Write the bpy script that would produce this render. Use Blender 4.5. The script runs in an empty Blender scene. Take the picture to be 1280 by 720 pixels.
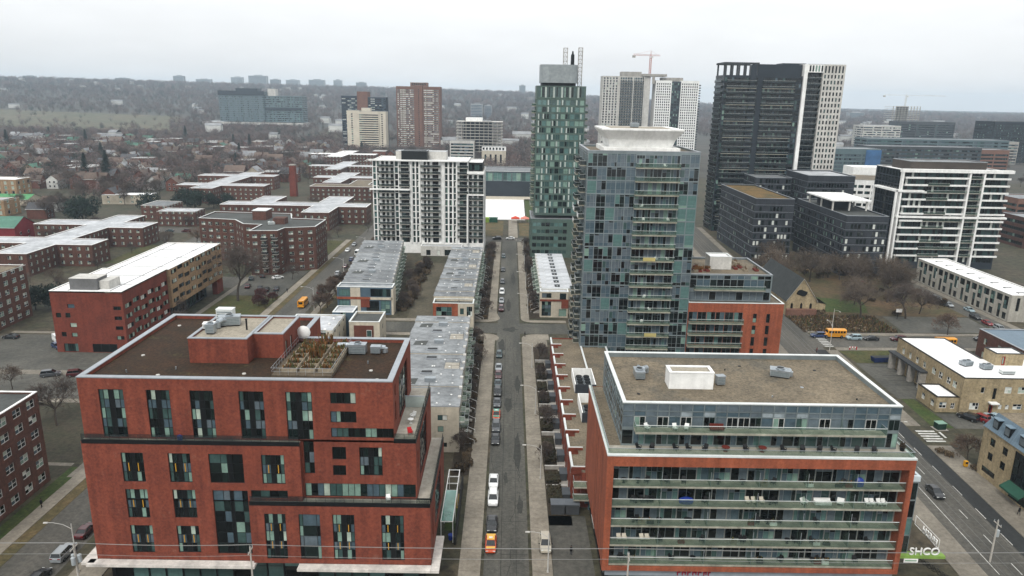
import bpy, math, random
import numpy as np
from mathutils import Vector, Matrix
random.seed(7)
rng = np.random.default_rng(11)
D = bpy.data
sc = bpy.context.scene
COL = sc.collection
PI = math.pi
CAM = (0.0, 0.0, 72.0)

# ------------------------------------------------------------------ materials
MATS = {}
def mat(name, col, col2=None, rough=.85, var=.5, scale=.12, fine=.22, fscale=2.5, metal=0., spec=.3, rnd=0., bump=0., stretch=None, streak=0., stain=None):
    """Principled surface whose colour wanders between col and col2 (large noise), with finer mottling on top."""
    if name in MATS: return MATS[name]
    m = D.materials.new(name); m.use_nodes = True
    nt = m.node_tree; n = nt.nodes; L = nt.links
    b = n['Principled BSDF']
    if col2 is None: col2 = tuple(c*(1-var*.6) for c in col)
    deep = lambda q: tuple(min(.82, 1.18*c**1.2) for c in q)      # keeps pale paint pale and dark stuff properly dark
    col = deep(col); col2 = deep(col2)
    tc = n.new('ShaderNodeTexCoord')
    src = tc.outputs['Object']
    if stretch:
        mp = n.new('ShaderNodeMapping'); mp.inputs['Scale'].default_value = stretch
        L.new(src, mp.inputs['Vector']); src2 = mp.outputs['Vector']
    else: src2 = src
    n1 = n.new('ShaderNodeTexNoise'); n1.inputs['Scale'].default_value = scale; n1.inputs['Detail'].default_value = 5; n1.inputs['Roughness'].default_value = .62
    n2 = n.new('ShaderNodeTexNoise'); n2.inputs['Scale'].default_value = fscale*.45; n2.inputs['Detail'].default_value = 6; n2.inputs['Roughness'].default_value = .78
    L.new(src2, n1.inputs['Vector']); L.new(src, n2.inputs['Vector'])
    r1 = n.new('ShaderNodeMapRange'); r1.inputs[1].default_value = .34; r1.inputs[2].default_value = .66
    L.new(n1.outputs['Fac'], r1.inputs[0])
    mx = n.new('ShaderNodeMix'); mx.data_type = 'RGBA'
    mx.inputs[6].default_value = (*col, 1); mx.inputs[7].default_value = (*col2, 1)
    L.new(r1.outputs[0], mx.inputs[0])
    r2 = n.new('ShaderNodeMapRange'); r2.inputs[1].default_value = .3; r2.inputs[2].default_value = .7
    r2.inputs[3].default_value = 1-fine*1.6; r2.inputs[4].default_value = 1+fine*1.6
    L.new(n2.outputs['Fac'], r2.inputs[0])
    val = r2.outputs[0]
    if rnd:
        oi = n.new('ShaderNodeObjectInfo')
        r3 = n.new('ShaderNodeMapRange'); r3.inputs[3].default_value = 1-rnd; r3.inputs[4].default_value = 1+rnd
        L.new(oi.outputs['Random'], r3.inputs[0])
        mm = n.new('ShaderNodeMath'); mm.operation = 'MULTIPLY'
        L.new(val, mm.inputs[0]); L.new(r3.outputs[0], mm.inputs[1]); val = mm.outputs[0]
    if streak:
        mp3 = n.new('ShaderNodeMapping'); mp3.inputs['Scale'].default_value = (1.1, 1.1, .06); L.new(src, mp3.inputs['Vector'])
        n3 = n.new('ShaderNodeTexNoise'); n3.inputs['Scale'].default_value = 1.0; n3.inputs['Detail'].default_value = 4
        L.new(mp3.outputs['Vector'], n3.inputs['Vector'])
        r4 = n.new('ShaderNodeMapRange'); r4.inputs[1].default_value = .35; r4.inputs[2].default_value = .65; r4.inputs[3].default_value = 1-streak; r4.inputs[4].default_value = 1+streak*.5
        L.new(n3.outputs['Fac'], r4.inputs[0])
        mm = n.new('ShaderNodeMath'); mm.operation = 'MULTIPLY'
        L.new(val, mm.inputs[0]); L.new(r4.outputs[0], mm.inputs[1]); val = mm.outputs[0]
    colour = mx.outputs[2]
    if stain:                                   # patchy weathering with a colour of its own
        n5 = n.new('ShaderNodeTexNoise'); n5.inputs['Scale'].default_value = stain[1]; n5.inputs['Detail'].default_value = 7; n5.inputs['Roughness'].default_value = .68
        mp5 = n.new('ShaderNodeMapping'); mp5.inputs['Location'].default_value = (13, 7, 3); L.new(src, mp5.inputs['Vector']); L.new(mp5.outputs['Vector'], n5.inputs['Vector'])
        r5 = n.new('ShaderNodeMapRange'); r5.inputs[1].default_value = stain[2]; r5.inputs[2].default_value = stain[2]+.12; r5.inputs[4].default_value = stain[3]
        L.new(n5.outputs['Fac'], r5.inputs[0])
        m5 = n.new('ShaderNodeMix'); m5.data_type = 'RGBA'; m5.inputs[7].default_value = (*stain[0], 1)
        L.new(r5.outputs[0], m5.inputs[0]); L.new(colour, m5.inputs[6]); colour = m5.outputs[2]
    vm = n.new('ShaderNodeVectorMath'); vm.operation = 'SCALE'
    L.new(colour, vm.inputs[0]); L.new(val, vm.inputs['Scale'])
    L.new(vm.outputs[0], b.inputs['Base Color'])
    b.inputs['Roughness'].default_value = rough
    b.inputs['Metallic'].default_value = metal
    b.inputs['Specular IOR Level'].default_value = spec
    if bump:
        bp = n.new('ShaderNodeBump'); bp.inputs['Strength'].default_value = bump; bp.inputs['Distance'].default_value = .05
        L.new(n2.outputs['Fac'], bp.inputs['Height']); L.new(bp.outputs[0], b.inputs['Normal'])
    MATS[name] = m
    return m

def glass(name, col, rough=.06, spec=.6, fine=.18):
    m = mat(name, col, rough=rough, var=.35, scale=.5, fine=fine, fscale=1.7, spec=spec)
    return m

# brick and masonry
BRICK_RED = mat('red_brick', (.225,.070,.043), (.175,.054,.035), var=.3, scale=.35, fine=.24, fscale=5, streak=.18, stain=((.34,.20,.15),.55,.60,.30))
BRICK_ORANGE = mat('orange_brick', (.315,.108,.058), (.245,.082,.045), scale=.3, fine=.2, fscale=5, streak=.2, stain=((.20,.07,.04),.4,.56,.5))
BRICK_DULL = mat('old_red_brick', (.135,.068,.050), (.092,.048,.037), scale=.3, rnd=.15, fine=.3, fscale=4, streak=.15)
BRICK_WARM = mat('warm_red_brick', (.19,.055,.036), (.14,.042,.028), scale=.3, fine=.2, fscale=4, streak=.12)
BRICK_TAN = mat('tan_brick', (.33,.235,.145), (.26,.18,.11), scale=.3, fine=.2, fscale=4, streak=.12)
BRICK_YELLOW = mat('yellow_brick', (.36,.30,.20), (.285,.235,.15), scale=.35, fine=.25, fscale=4, streak=.15)
BRICK_DARK = mat('charcoal_brick', (.050,.056,.066), (.036,.040,.048), scale=.3, fine=.2, fscale=3, streak=.12)
BRICK_BROWN = mat('brown_brick', (.20,.115,.085), (.16,.09,.068), scale=.2, fine=.2, fscale=3)
STONE_CREAM = mat('cream_stone', (.46,.43,.37), (.37,.345,.29), scale=.3, fine=.12, fscale=3, streak=.15)
FRAME_P = mat('pale_old_frame', (.30,.285,.26), rough=.6, fine=.1)
CONC = mat('concrete', (.36,.345,.315), (.27,.255,.23), scale=.25, fine=.16, fscale=3, streak=.12)
CONC_PALE = mat('pale_concrete', (.52,.51,.48), (.42,.41,.385), scale=.25, fine=.12, fscale=3, streak=.12)
WHITE = mat('white_paint', (.74,.74,.72), (.64,.64,.62), scale=.3, fine=.07, fscale=2, streak=.08)
WHITE_ROOF = mat('white_roof_membrane', (.78,.78,.77), (.64,.64,.63), scale=.12, fine=.07, fscale=1.5, stain=((.42,.42,.41),.14,.57,.6))
SILVER_ROOF = mat('weathered_pale_roof', (.46,.47,.48), (.31,.32,.33), scale=.14, rnd=.12, fine=.16, stain=((.17,.175,.18),.16,.56,.7), fscale=1.2)
GREY_ROOF = mat('grey_roof_membrane', (.265,.275,.28), (.175,.185,.19), scale=.22, fine=.22, fscale=1.5, rnd=.22, stain=((.10,.11,.115),.3,.56,.6))
GRAVEL = mat('roof_gravel', (.205,.172,.125), (.135,.115,.085), scale=.16, fine=.4, fscale=5, stain=((.085,.078,.062),.11,.53,.75))
GRAVEL_PALE = mat('pale_roof_gravel', (.34,.31,.255), (.27,.245,.20), scale=.14, fine=.22, fscale=6)
SEDUM = mat('sedum_roof', (.056,.029,.014), (.034,.023,.012), scale=.22, fine=.6, fscale=5, rough=.95, stain=((.062,.055,.022),.3,.58,.6))
SEDUM_GOLD = mat('golden_sedum_roof', (.20,.125,.045), (.075,.07,.035), scale=.22, fine=.4, fscale=3, rough=.95)
ROOF_DARK = mat('dark_roof_felt', (.095,.10,.095), (.07,.074,.07), scale=.2, fine=.2, fscale=3)
COPING = mat('grey_metal_coping', (.36,.38,.40), (.30,.32,.34), rough=.45, metal=.3, fine=.08)
COPING_WHITE = mat('white_coping', (.62,.64,.63), (.52,.54,.53), rough=.5, fine=.07)
METAL = mat('galvanised_metal', (.42,.45,.47), (.32,.35,.37), rough=.4, metal=.7, fine=.15)
METAL_DARK = mat('dark_metal', (.013,.015,.016), (.010,.011,.012), rough=.5, metal=.2)
FRAME = mat('dark_window_frame', (.012,.014,.015), rough=.5, fine=.08)
FRAME_G = mat('grey_aluminium_frame', (.27,.31,.32), rough=.4, metal=.4, fine=.08)
FRAME_W = mat('white_window_frame', (.62,.62,.60), rough=.5, fine=.06)
SLAB = mat('balcony_slab', (.36,.345,.29), (.25,.24,.20), scale=.3, fine=.2, fscale=2, streak=.1)
BLUE_CLAD = mat('blue_grey_cladding', (.105,.15,.19), (.08,.12,.15), scale=.3, fine=.1, rough=.5)
GREEN_CLAD = mat('green_metal_roof', (.10,.21,.16), (.075,.165,.125), scale=.3, fine=.12, rough=.6)
# glazing: what is seen in a pane - dark room, blind, curtain, reflections
G_DARK = glass('dark_glass', (.006,.009,.010), spec=.5)
G_DARK2 = glass('deep_green_glass', (.013,.024,.023), spec=.6)
G_TEAL = glass('teal_glass', (.06,.105,.10), spec=.7)
G_BLUE = glass('blue_grey_glass', (.09,.13,.155), spec=.7)
G_STEEL = glass('steel_blue_spandrel', (.135,.165,.185), rough=.12, spec=.6)
G_GREYP = glass('pale_grey_spandrel', (.30,.34,.36), rough=.15)
G_MINT = glass('mint_blind_glass', (.22,.315,.27), spec=.5)
G_PALE = glass('pale_blind_glass', (.40,.46,.40), spec=.5)
G_WHITE = glass('white_blind_glass', (.62,.64,.60), spec=.5)
G_AQUA = glass('aqua_glass', (.12,.205,.195), spec=.7)
YELLOW = mat('yellow_fin', (.50,.30,.045), rough=.5, fine=.1)

def clear_glass(name, tint, alpha):
    m = D.materials.new(name); m.use_nodes = True
    nt = m.node_tree; n = nt.nodes; L = nt.links
    b = n['Principled BSDF']; out = n['Material Output']
    b.inputs['Base Color'].default_value = (*tint, 1); b.inputs['Roughness'].default_value = .08; b.inputs['Specular IOR Level'].default_value = .6
    t = n.new('ShaderNodeBsdfTransparent'); t.inputs['Color'].default_value = (.90,.96,.92,1)
    mx = n.new('ShaderNodeMixShader'); mx.inputs[0].default_value = alpha
    nz = n.new('ShaderNodeTexNoise'); nz.inputs['Scale'].default_value = .35; nz.inputs['Detail'].default_value = 3
    tc = n.new('ShaderNodeTexCoord'); L.new(tc.outputs['Object'], nz.inputs['Vector'])
    mr = n.new('ShaderNodeMapRange'); mr.inputs[1].default_value = .3; mr.inputs[2].default_value = .7; mr.inputs[3].default_value = alpha*.65; mr.inputs[4].default_value = min(1, alpha*1.35)
    L.new(nz.outputs['Fac'], mr.inputs[0]); L.new(mr.outputs[0], mx.inputs[0])
    L.new(t.outputs[0], mx.inputs[1]); L.new(b.outputs[0], mx.inputs[2]); L.new(mx.outputs[0], out.inputs['Surface'])
    MATS[name] = m
    return m
G_RAIL = clear_glass('green_balcony_glass', (.085,.12,.10), .24)
G_RAIL_D = clear_glass('smoky_balcony_glass', (.022,.03,.033), .6)

# ------------------------------------------------------------------ mesh builder
class MB:
    def __init__(s): s.v=[]; s.f=[]; s.m=[]; s.mats=[]
    def mi(s, m):
        for i, x in enumerate(s.mats):
            if x is m: return i
        s.mats.append(m); return len(s.mats)-1
    def quad(s, pts, m):
        k=len(s.v); s.v.extend(tuple(p) for p in pts); s.f.append(tuple(range(k,k+len(pts)))); s.m.append(s.mi(m))
    def box(s, x0,x1,y0,y1,z0,z1, m, skip=''):
        k=len(s.v); i=s.mi(m)
        s.v += [(x0,y0,z0),(x1,y0,z0),(x1,y1,z0),(x0,y1,z0),(x0,y0,z1),(x1,y0,z1),(x1,y1,z1),(x0,y1,z1)]
        for c, q in (('F',(0,1,5,4)),('R',(1,2,6,5)),('K',(2,3,7,6)),('L',(3,0,4,7)),('T',(4,5,6,7)),('B',(3,2,1,0))):
            if c not in skip: s.f.append(tuple(k+a for a in q)); s.m.append(i)
    def obox(s, c, ax, ay, hx, hy, z0, z1, m):
        """box turned by the unit vector (ax, ay)"""
        k=len(s.v); i=s.mi(m); cx,cy=c
        for z in (z0,z1):
            for sx,sy in ((-1,-1),(1,-1),(1,1),(-1,1)):
                s.v.append((cx+ax*hx*sx-ay*hy*sy, cy+ay*hx*sx+ax*hy*sy, z))
        for q in ((0,1,5,4),(1,2,6,5),(2,3,7,6),(3,0,4,7),(4,5,6,7),(3,2,1,0)):
            s.f.append(tuple(k+a for a in q)); s.m.append(i)
    def prism(s, poly, z0, z1, m, mtop=None, bottom=False):
        n=len(poly); k=len(s.v); i=s.mi(m); t=s.mi(mtop or m)
        s.v += [(x,y,z0) for x,y in poly]+[(x,y,z1) for x,y in poly]
        for a in range(n):
            b=(a+1)%n; s.f.append((k+a,k+b,k+n+b,k+n+a)); s.m.append(i)
        s.f.append(tuple(k+n+a for a in range(n))); s.m.append(t)
        if bottom: s.f.append(tuple(k+n-1-a for a in range(n))); s.m.append(i)
    def sheet(s, poly, z, m): s.quad([(x,y,z) for x,y in poly], m)
    def tube(s, p0, p1, r0, r1, n, m, caps=True):
        p0=Vector(p0); p1=Vector(p1); d=(p1-p0)
        if d.length<1e-6: return
        d.normalize(); a=d.orthogonal().normalized(); b=d.cross(a)
        k=len(s.v); i=s.mi(m)
        for p,r in ((p0,r0),(p1,r1)):
            for j in range(n):
                t=2*PI*j/n; q=p+(a*math.cos(t)+b*math.sin(t))*r; s.v.append(tuple(q))
        for j in range(n):
            q=(j+1)%n; s.f.append((k+j,k+q,k+n+q,k+n+j)); s.m.append(i)
        if caps:
            s.f.append(tuple(k+n+j for j in range(n))); s.m.append(i)
            s.f.append(tuple(k+n-1-j for j in range(n))); s.m.append(i)
    def path(s, pts, r, n, m):
        for a,b in zip(pts, pts[1:]): s.tube(a,b,r,r,n,m,True)
    def loft(s, rings, m, caps=True):
        k=len(s.v); i=s.mi(m); n=len(rings[0])
        for r in rings: s.v.extend(tuple(p) for p in r)
        for a in range(len(rings)-1):
            for j in range(n):
                q=(j+1)%n; s.f.append((k+a*n+j,k+a*n+q,k+(a+1)*n+q,k+(a+1)*n+j)); s.m.append(i)
        if caps:
            s.f.append(tuple(k+n-1-j for j in range(n))); s.m.append(i)
            e=k+(len(rings)-1)*n; s.f.append(tuple(e+j for j in range(n))); s.m.append(i)
    def add_mesh(s, me, M):
        k=len(s.v)
        s.v.extend(tuple(M @ v.co) for v in me.vertices)
        idx=[s.mi(x) for x in me.materials]
        for p in me.polygons:
            s.f.append(tuple(k+a for a in p.vertices)); s.m.append(idx[p.material_index])
    def mesh(s, name, smooth=False):
        me=D.meshes.new(name); me.from_pydata(s.v, [], s.f)
        for m in s.mats: me.materials.append(m)
        if s.m: me.polygons.foreach_set('material_index', np.array(s.m, dtype=np.int32))
        if smooth: me.polygons.foreach_set('use_smooth', np.ones(len(s.f), dtype=bool))
        me.update(); return me
    def build(s, name, parent=None, loc=(0,0,0), rz=0, smooth=False):
        return link(name, s.mesh(name, smooth), parent, loc, rz)

def link(name, me, parent=None, loc=(0,0,0), rz=0):
    o=D.objects.new(name, me); COL.objects.link(o); o.location=loc
    if rz: o.rotation_euler=(0,0,rz)
    if parent is not None: o.parent=parent
    return o
def tag(o, label=None, cat=None, group=None, kind=None):
    if label: o['label']=label
    if cat: o['category']=cat
    if group: o['group']=group
    if kind: o['kind']=kind
    return o
def thing(name, label, cat, loc=(0,0,0), rz=0, group=None):
    return tag(link(name, None, None, loc, rz), label, cat, group)
def structure(name, mb, z=0): return tag(mb.build(name, None, (0,0,z)), kind='structure')
def dup(root, loc, rz=0, label=None, group=None, scale=None, recolor=None):
    """copy of a thing with copies of its parts and their sub-parts (mesh data shared)"""
    r=root.copy(); COL.objects.link(r); r.location=loc; r.rotation_euler=(0,0,rz)
    if label: r['label']=label
    if group: r['group']=group
    if scale: r.scale=scale if isinstance(scale, tuple) else (scale,)*3
    for ch in list(root.children):
        c=ch.copy(); COL.objects.link(c); c.parent=r
        if recolor:
            for sl in c.material_slots:
                if sl.link=='OBJECT': sl.material=recolor
        for g in list(ch.children):
            d=g.copy(); COL.objects.link(d); d.parent=c
    return r

# ------------------------------------------------------------------ windows
def W(cols=2, rows=1, dark=(), fin=(), pal='home', fr=None, fw=.07):
    return (cols if isinstance(cols,int) else tuple(cols), rows if isinstance(rows,int) else tuple(rows), tuple(dark), tuple(fin), pal, fr or FRAME, fw)
PAL = {
 'home': ((G_DARK,G_DARK2,G_TEAL,G_MINT,G_PALE,G_BLUE),(3.4,2.2,2,2,.8,1.4)),
 'loft': ((G_DARK,G_DARK2,G_TEAL,G_MINT,G_PALE,G_BLUE),(2.6,2.2,2.4,3.0,1.0,2.2)),
 'dark': ((G_DARK,G_DARK2,G_TEAL,G_MINT),(5,3,1.2,.5)),
 'green': ((G_DARK,G_DARK2,G_TEAL,G_AQUA,G_MINT,G_WHITE),(1.6,2.4,3.4,1.6,1.1,.5)),
 'condo': ((G_DARK,G_DARK2,G_TEAL,G_BLUE,G_STEEL,G_AQUA,G_MINT),(2.6,2.2,2,2,2,1,.6)),
 'soft': ((G_TEAL,G_AQUA,G_MINT,G_DARK2,G_BLUE),(3,2,1.3,2,1)),
 'spandrel': ((G_STEEL,G_BLUE,G_GREYP),(6,3,.8)),
 'steel': ((G_STEEL,G_BLUE,G_DARK,G_TEAL),(4,3,1.2,.8)),
 'white': ((G_WHITE,G_PALE,G_DARK,G_BLUE),(3,1.5,2,1)),
 'blind': ((G_WHITE,G_PALE,G_DARK,G_DARK2,G_BLUE),(2.4,1.5,2,2,1.5)),
 'old': ((G_DARK,G_BLUE,G_PALE,G_MINT,G_WHITE),(3,2,2,1.2,1)),
 'aqua': ((G_AQUA,G_TEAL,G_MINT),(3,1,1)),
}
WCACHE = {}
def _split(n):
    fr = [1/n]*n if isinstance(n,int) else [x/sum(n) for x in n]
    e=[0]
    for x in fr: e.append(e[-1]+x)
    e[-1]=1.
    return e
def win_mesh(w, h, spec, variant):
    w=round(w,2); h=round(h,2); key=(w,h,spec,variant)
    if key in WCACHE: return WCACHE[key]
    cols,rows,dark,fin,pal,fr,fw=spec
    R=random.Random(hash((w,h,variant,pal,str(cols),str(rows))) & 0xffff)
    mb=MB(); ce=_split(cols); re_=_split(rows); gl,wt=PAL[pal]
    t=fw
    mb.box(0,w,-.03,.06,0,t,fr,'KB'); mb.box(0,w,-.03,.06,h-t,h,fr,'KT')
    mb.box(0,t,-.03,.06,t,h-t,fr,'KTBL'); mb.box(w-t,w,-.03,.06,t,h-t,fr,'KTBR')
    for c in ce[1:-1]: mb.box(c*w-t*.4,c*w+t*.4,-.02,.05,t,h-t,fr,'KTB')
    for r in re_[1:-1]:
        for a,b in zip(ce,ce[1:]): mb.box(a*w+t*.41,b*w-t*.41,-.017,.05,r*h-t*.35,r*h+t*.35,fr,'KLR')
    for j,(z0,z1) in enumerate(zip(re_,re_[1:])):
        for i,(a,b) in enumerate(zip(ce,ce[1:])):
            if i in dark: m = METAL_DARK
            elif pal=='loft' and len(re_)>3: m = R.choices((G_BLUE,G_STEEL,G_TEAL,G_DARK),(4,1.5,1.5,2))[0] if j%2 else R.choices((G_MINT,G_PALE,G_DARK,G_DARK2,G_TEAL),(3.0,.5,3.4,2.2,1.6))[0]
            else: m = R.choices(gl,wt)[0]
            y0=.03+R.uniform(-.012,.012); y1=.03+R.uniform(-.012,.012); y2=y1+R.uniform(-.01,.01); y3=y0+(y2-y1)
            mb.quad([(a*w,y0,z0*h),(b*w,y1,z0*h),(b*w,y2,z1*h),(a*w,y3,z1*h)], m)
            if (i,j) in fin: mb.box((a+b)/2*w-.06,(a+b)/2*w+.06,-.06,.0,z0*h+.1,z1*h-.1,YELLOW,'K')
    me=mb.mesh('window'); WCACHE[key]=me; return me

class Bldg:
    """A building: an Empty at its base; walls with real openings, every window a part."""
    def __init__(s, name, label, cat, x, y, z=0, rz=0, group=None, cap=100, wname='window', absolute=True):
        s.off=(-x,-y,-z) if absolute else (0,0,0)
        s.root=thing(name,label,cat,(x,y,z),rz,group); s.wall=MB(); s.roof=MB(); s.cop=MB(); s.wins=[]; s.cap=cap; s.wname=wname
        s.M=Matrix() if absolute else Matrix.Translation((x,y,z)) @ Matrix.Rotation(rz,4,'Z')
    def face(s, O, U, Wd, z0, z1, rects, m, depth=.22, variants=4):
        """wall plane from O along U; rects = (u0,u1,v0,v1,spec or None) in metres, v measured from z=0"""
        mb=s.wall; O=Vector((*O,0)); U=Vector((*U,0)); N=Vector((U.y,-U.x,0)); i=mb.mi(m)
        P=lambda u,v,d=0: tuple(O+U*u+Vector((0,0,v))-N*d)
        rects=[r for r in rects if r[1]>r[0] and r[3]>r[2]]
        us=sorted({0,Wd,*[r[0] for r in rects],*[r[1] for r in rects]}); vs=sorted({z0,z1,*[r[2] for r in rects],*[r[3] for r in rects]})
        us=[u for k,u in enumerate(us) if k==0 or u-us[k-1]>1e-5]; vs=[u for k,u in enumerate(vs) if k==0 or u-vs[k-1]>1e-5]
        for a,b in zip(vs,vs[1:]):
            vm=(a+b)/2; hit=[r for r in rects if r[2]<vm<r[3]]; start=None
            for c,d in zip(us,us[1:]):
                um=(c+d)/2; op=any(r[0]<um<r[1] for r in hit)
                if op:
                    if start is not None: mb.quad([P(start,a),P(c,a),P(c,b),P(start,b)],m); start=None
                elif start is None: start=c
            if start is not None: mb.quad([P(start,a),P(us[-1],a),P(us[-1],b),P(start,b)],m)
        ang=math.atan2(U.y,U.x)
        for k,r in enumerate(rects):
            u0,u1,v0,v1=r[:4]; sp=r[4] if len(r)>4 else None; rm=r[5] if len(r)>5 else m
            dp=depth
            for q in ([P(u0,v0),P(u1,v0),P(u1,v0,dp),P(u0,v0,dp)],[P(u0,v1,dp),P(u1,v1,dp),P(u1,v1),P(u0,v1)],
                      [P(u0,v0),P(u0,v0,dp),P(u0,v1,dp),P(u0,v1)],[P(u1,v0,dp),P(u1,v0),P(u1,v1),P(u1,v1,dp)]): mb.quad(q,rm)
            if sp: s.wins.append((u1-u0,v1-v0,sp,P(u0,v0,dp-.05),ang,random.randrange(variants)))
    def block(s, m, x0,x1,y0,y1,z0,z1, F=(),R=(),L=(),K=(), depth=.22, roof=None, ph=.5, pt=.35, cop=None, skip='', variants=4, bottom=None):
        if 'F' not in skip: s.face((x0,y0),(1,0),x1-x0,z0,z1,[(r[0]-x0,r[1]-x0,*r[2:]) for r in F],m,depth,variants)
        if 'R' not in skip: s.face((x1,y0),(0,1),y1-y0,z0,z1,[(r[0]-y0,r[1]-y0,*r[2:]) for r in R],m,depth,variants)
        if 'K' not in skip: s.face((x1,y1),(-1,0),x1-x0,z0,z1,[(x1-r[1],x1-r[0],*r[2:]) for r in K],m,depth,variants)
        if 'L' not in skip: s.face((x0,y1),(0,-1),y1-y0,z0,z1,[(y1-r[1],y1-r[0],*r[2:]) for r in L],m,depth,variants)
        if bottom: s.wall.quad([(x0,y0,z0),(x0,y1,z0),(x1,y1,z0),(x1,y0,z0)],bottom)
        if roof: s.flat_roof([(x0,y0),(x1,y0),(x1,y1),(x0,y1)],z1,roof,m,ph,pt,cop)
    def flat_roof(s, poly, z1, roof, m, ph=.5, pt=.35, cop=None):
        """roof sheet ph below the wall head, inner parapet faces and a coping on top"""
        n=len(poly); inner=inset(poly,pt)
        s.roof.sheet(inner,z1-ph,roof)
        outer=inset(poly,-.06); inn=inset(poly,pt+.05)
        for a in range(n):
            b=(a+1)%n
            s.wall.quad([(*inner[b],z1-ph),(*inner[a],z1-ph),(*inner[a],z1),(*inner[b],z1)],m)
            c=cop or COPING
            p=[outer[a],outer[b],inn[b],inn[a]]
            s.cop.quad([(*q,z1+.09) for q in p],c)
            s.cop.quad([(*outer[a],z1-.06),(*outer[b],z1-.06),(*outer[b],z1+.09),(*outer[a],z1+.09)],c)
            s.cop.quad([(*inn[b],z1-.03),(*inn[a],z1-.03),(*inn[a],z1+.09),(*inn[b],z1+.09)],c)
    def part(s, name, mb, smooth=False): return mb.build(name,s.root,s.off,0,smooth)
    def finish(s):
        if s.wall.f: s.part('wall',s.wall)
        if s.roof.f: s.part('roof',s.roof)
        if s.cop.f: s.part('coping',s.cop)
        cam=Vector(CAM); q=[]
        for w,h,sp,p,ang,var in s.wins:
            wp=s.M @ Vector(p); nrm=s.M.to_3x3() @ Vector((math.sin(ang),-math.cos(ang),0)); d=cam-wp
            f=d.normalized().dot(nrm); q.append((-w*h*max(f,-.01)/d.length_squared,(w,h,sp,p,ang,var)))
        q.sort(key=lambda t:t[0])
        rest=None
        for k,(_,(w,h,sp,p,ang,var)) in enumerate(q):
            me=win_mesh(w,h,sp,var)
            if k<s.cap: link(s.wname,me,s.root,tuple(a+b for a,b in zip(p,s.off)),ang)
            else:
                rest=rest or MB(); rest.add_mesh(me,Matrix.Translation(p) @ Matrix.Rotation(ang,4,'Z'))
        if rest: tag(s.part('far_windows',rest),kind='stuff')
        return s.root
    def balcony(s, x0,x1,y0,y1,z, rail=None, open_sides='FLR', h=1.08, slab=None, th=.22, sx=0, name='balcony'):
        """slab with its glass guard as a sub-part; open_sides in local terms (F = -y, K = +y)"""
        mb=MB(); mb.box(x0,x1,y0,y1,z-th,z,slab or SLAB); o=s.part(name,mb)
        r=MB(); g=rail or G_RAIL; e=.06
        if 'F' in open_sides: r.box(x0,x1,y0+.02,y0+.05,z+.05,z+h,g,'B'); r.box(x0,x1,y0,y0+e,z+h,z+h+.06,COPING_WHITE)
        if 'K' in open_sides: r.box(x0,x1,y1-.05,y1-.02,z+.05,z+h,g,'B'); r.box(x0,x1,y1-e,y1,z+h,z+h+.05,COPING)
        if 'L' in open_sides: r.box(x0+.02,x0+.05,y0+.07,y1,z+.05,z+h,g,'B'); r.box(x0,x0+e,y0+.07,y1,z+h,z+h+.05,COPING)
        if 'R' in open_sides: r.box(x1-.05,x1-.02,y0+.07,y1,z+.05,z+h,g,'B'); r.box(x1-e,x1,y0+.07,y1,z+h,z+h+.05,COPING)
        if r.f: r.build('railing',o)
        return o

def inset(poly, d):
    n=len(poly); out=[]
    for i in range(n):
        p0=Vector(poly[i-1]); p1=Vector(poly[i]); p2=Vector(poly[(i+1)%n])
        a=(p1-p0).normalized(); b=(p2-p1).normalized(); na=Vector((-a.y,a.x)); nb=Vector((-b.y,b.x))
        k=1+na.dot(nb); out.append(tuple(p1+(na+nb)*(d/k)))
    return out
def grid(u0,u1,n,w,v0,dv,floors,h,spec,skip=None):
    """n windows of width w evenly between u0 and u1 on each floor"""
    st=(u1-u0)/n; out=[]
    for f in range(floors):
        for i in range(n):
            if skip and skip(i,f): continue
            c=u0+st*(i+.5); out.append((c-w/2,c+w/2,v0+dv*f,v0+dv*f+h,spec))
    return out
def railing(mb, pts, z, h=1.05, m=None, glassm=None, bars=1.5):
    m=m or METAL_DARK
    for (x0,y0),(x1,y1) in zip(pts,pts[1:]):
        mb.tube((x0,y0,z+h),(x1,y1,z+h),.03,.03,4,m); mb.tube((x0,y0,z+h*.5),(x1,y1,z+h*.5),.015,.015,3,m)
        n=max(1,int(math.hypot(x1-x0,y1-y0)/bars))
        for k in range(n+1): t=k/n; mb.tube((x0+(x1-x0)*t,y0+(y1-y0)*t,z),(x0+(x1-x0)*t,y0+(y1-y0)*t,z+h),.025,.025,4,m)
        if glassm: mb.quad([(x0,y0,z+.08),(x1,y1,z+.08),(x1,y1,z+h-.05),(x0,y0,z+h-.05)],glassm)
# ------------------------------------------------------------------ camera, light, air
cd=D.cameras.new('camera'); cam=D.objects.new('camera',cd); COL.objects.link(cam); sc.camera=cam
cd.sensor_width=36; cd.lens=36*910/1280; cd.clip_start=.5; cd.clip_end=30000
_p,_r,_y=(math.radians(a) for a in (14.7,1.0,.36))
_fw=Vector((math.sin(_y)*math.cos(_p),math.cos(_y)*math.cos(_p),-math.sin(_p))); _rt=Vector((math.cos(_y),-math.sin(_y),0)); _dn=_fw.cross(_rt)
_R=_rt*math.cos(_r)-_dn*math.sin(_r); _Dn=_rt*math.sin(_r)+_dn*math.cos(_r)
_m=Matrix((_R,-_Dn,-_fw)).transposed().to_4x4(); _m.translation=CAM; cam.matrix_world=_m

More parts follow.
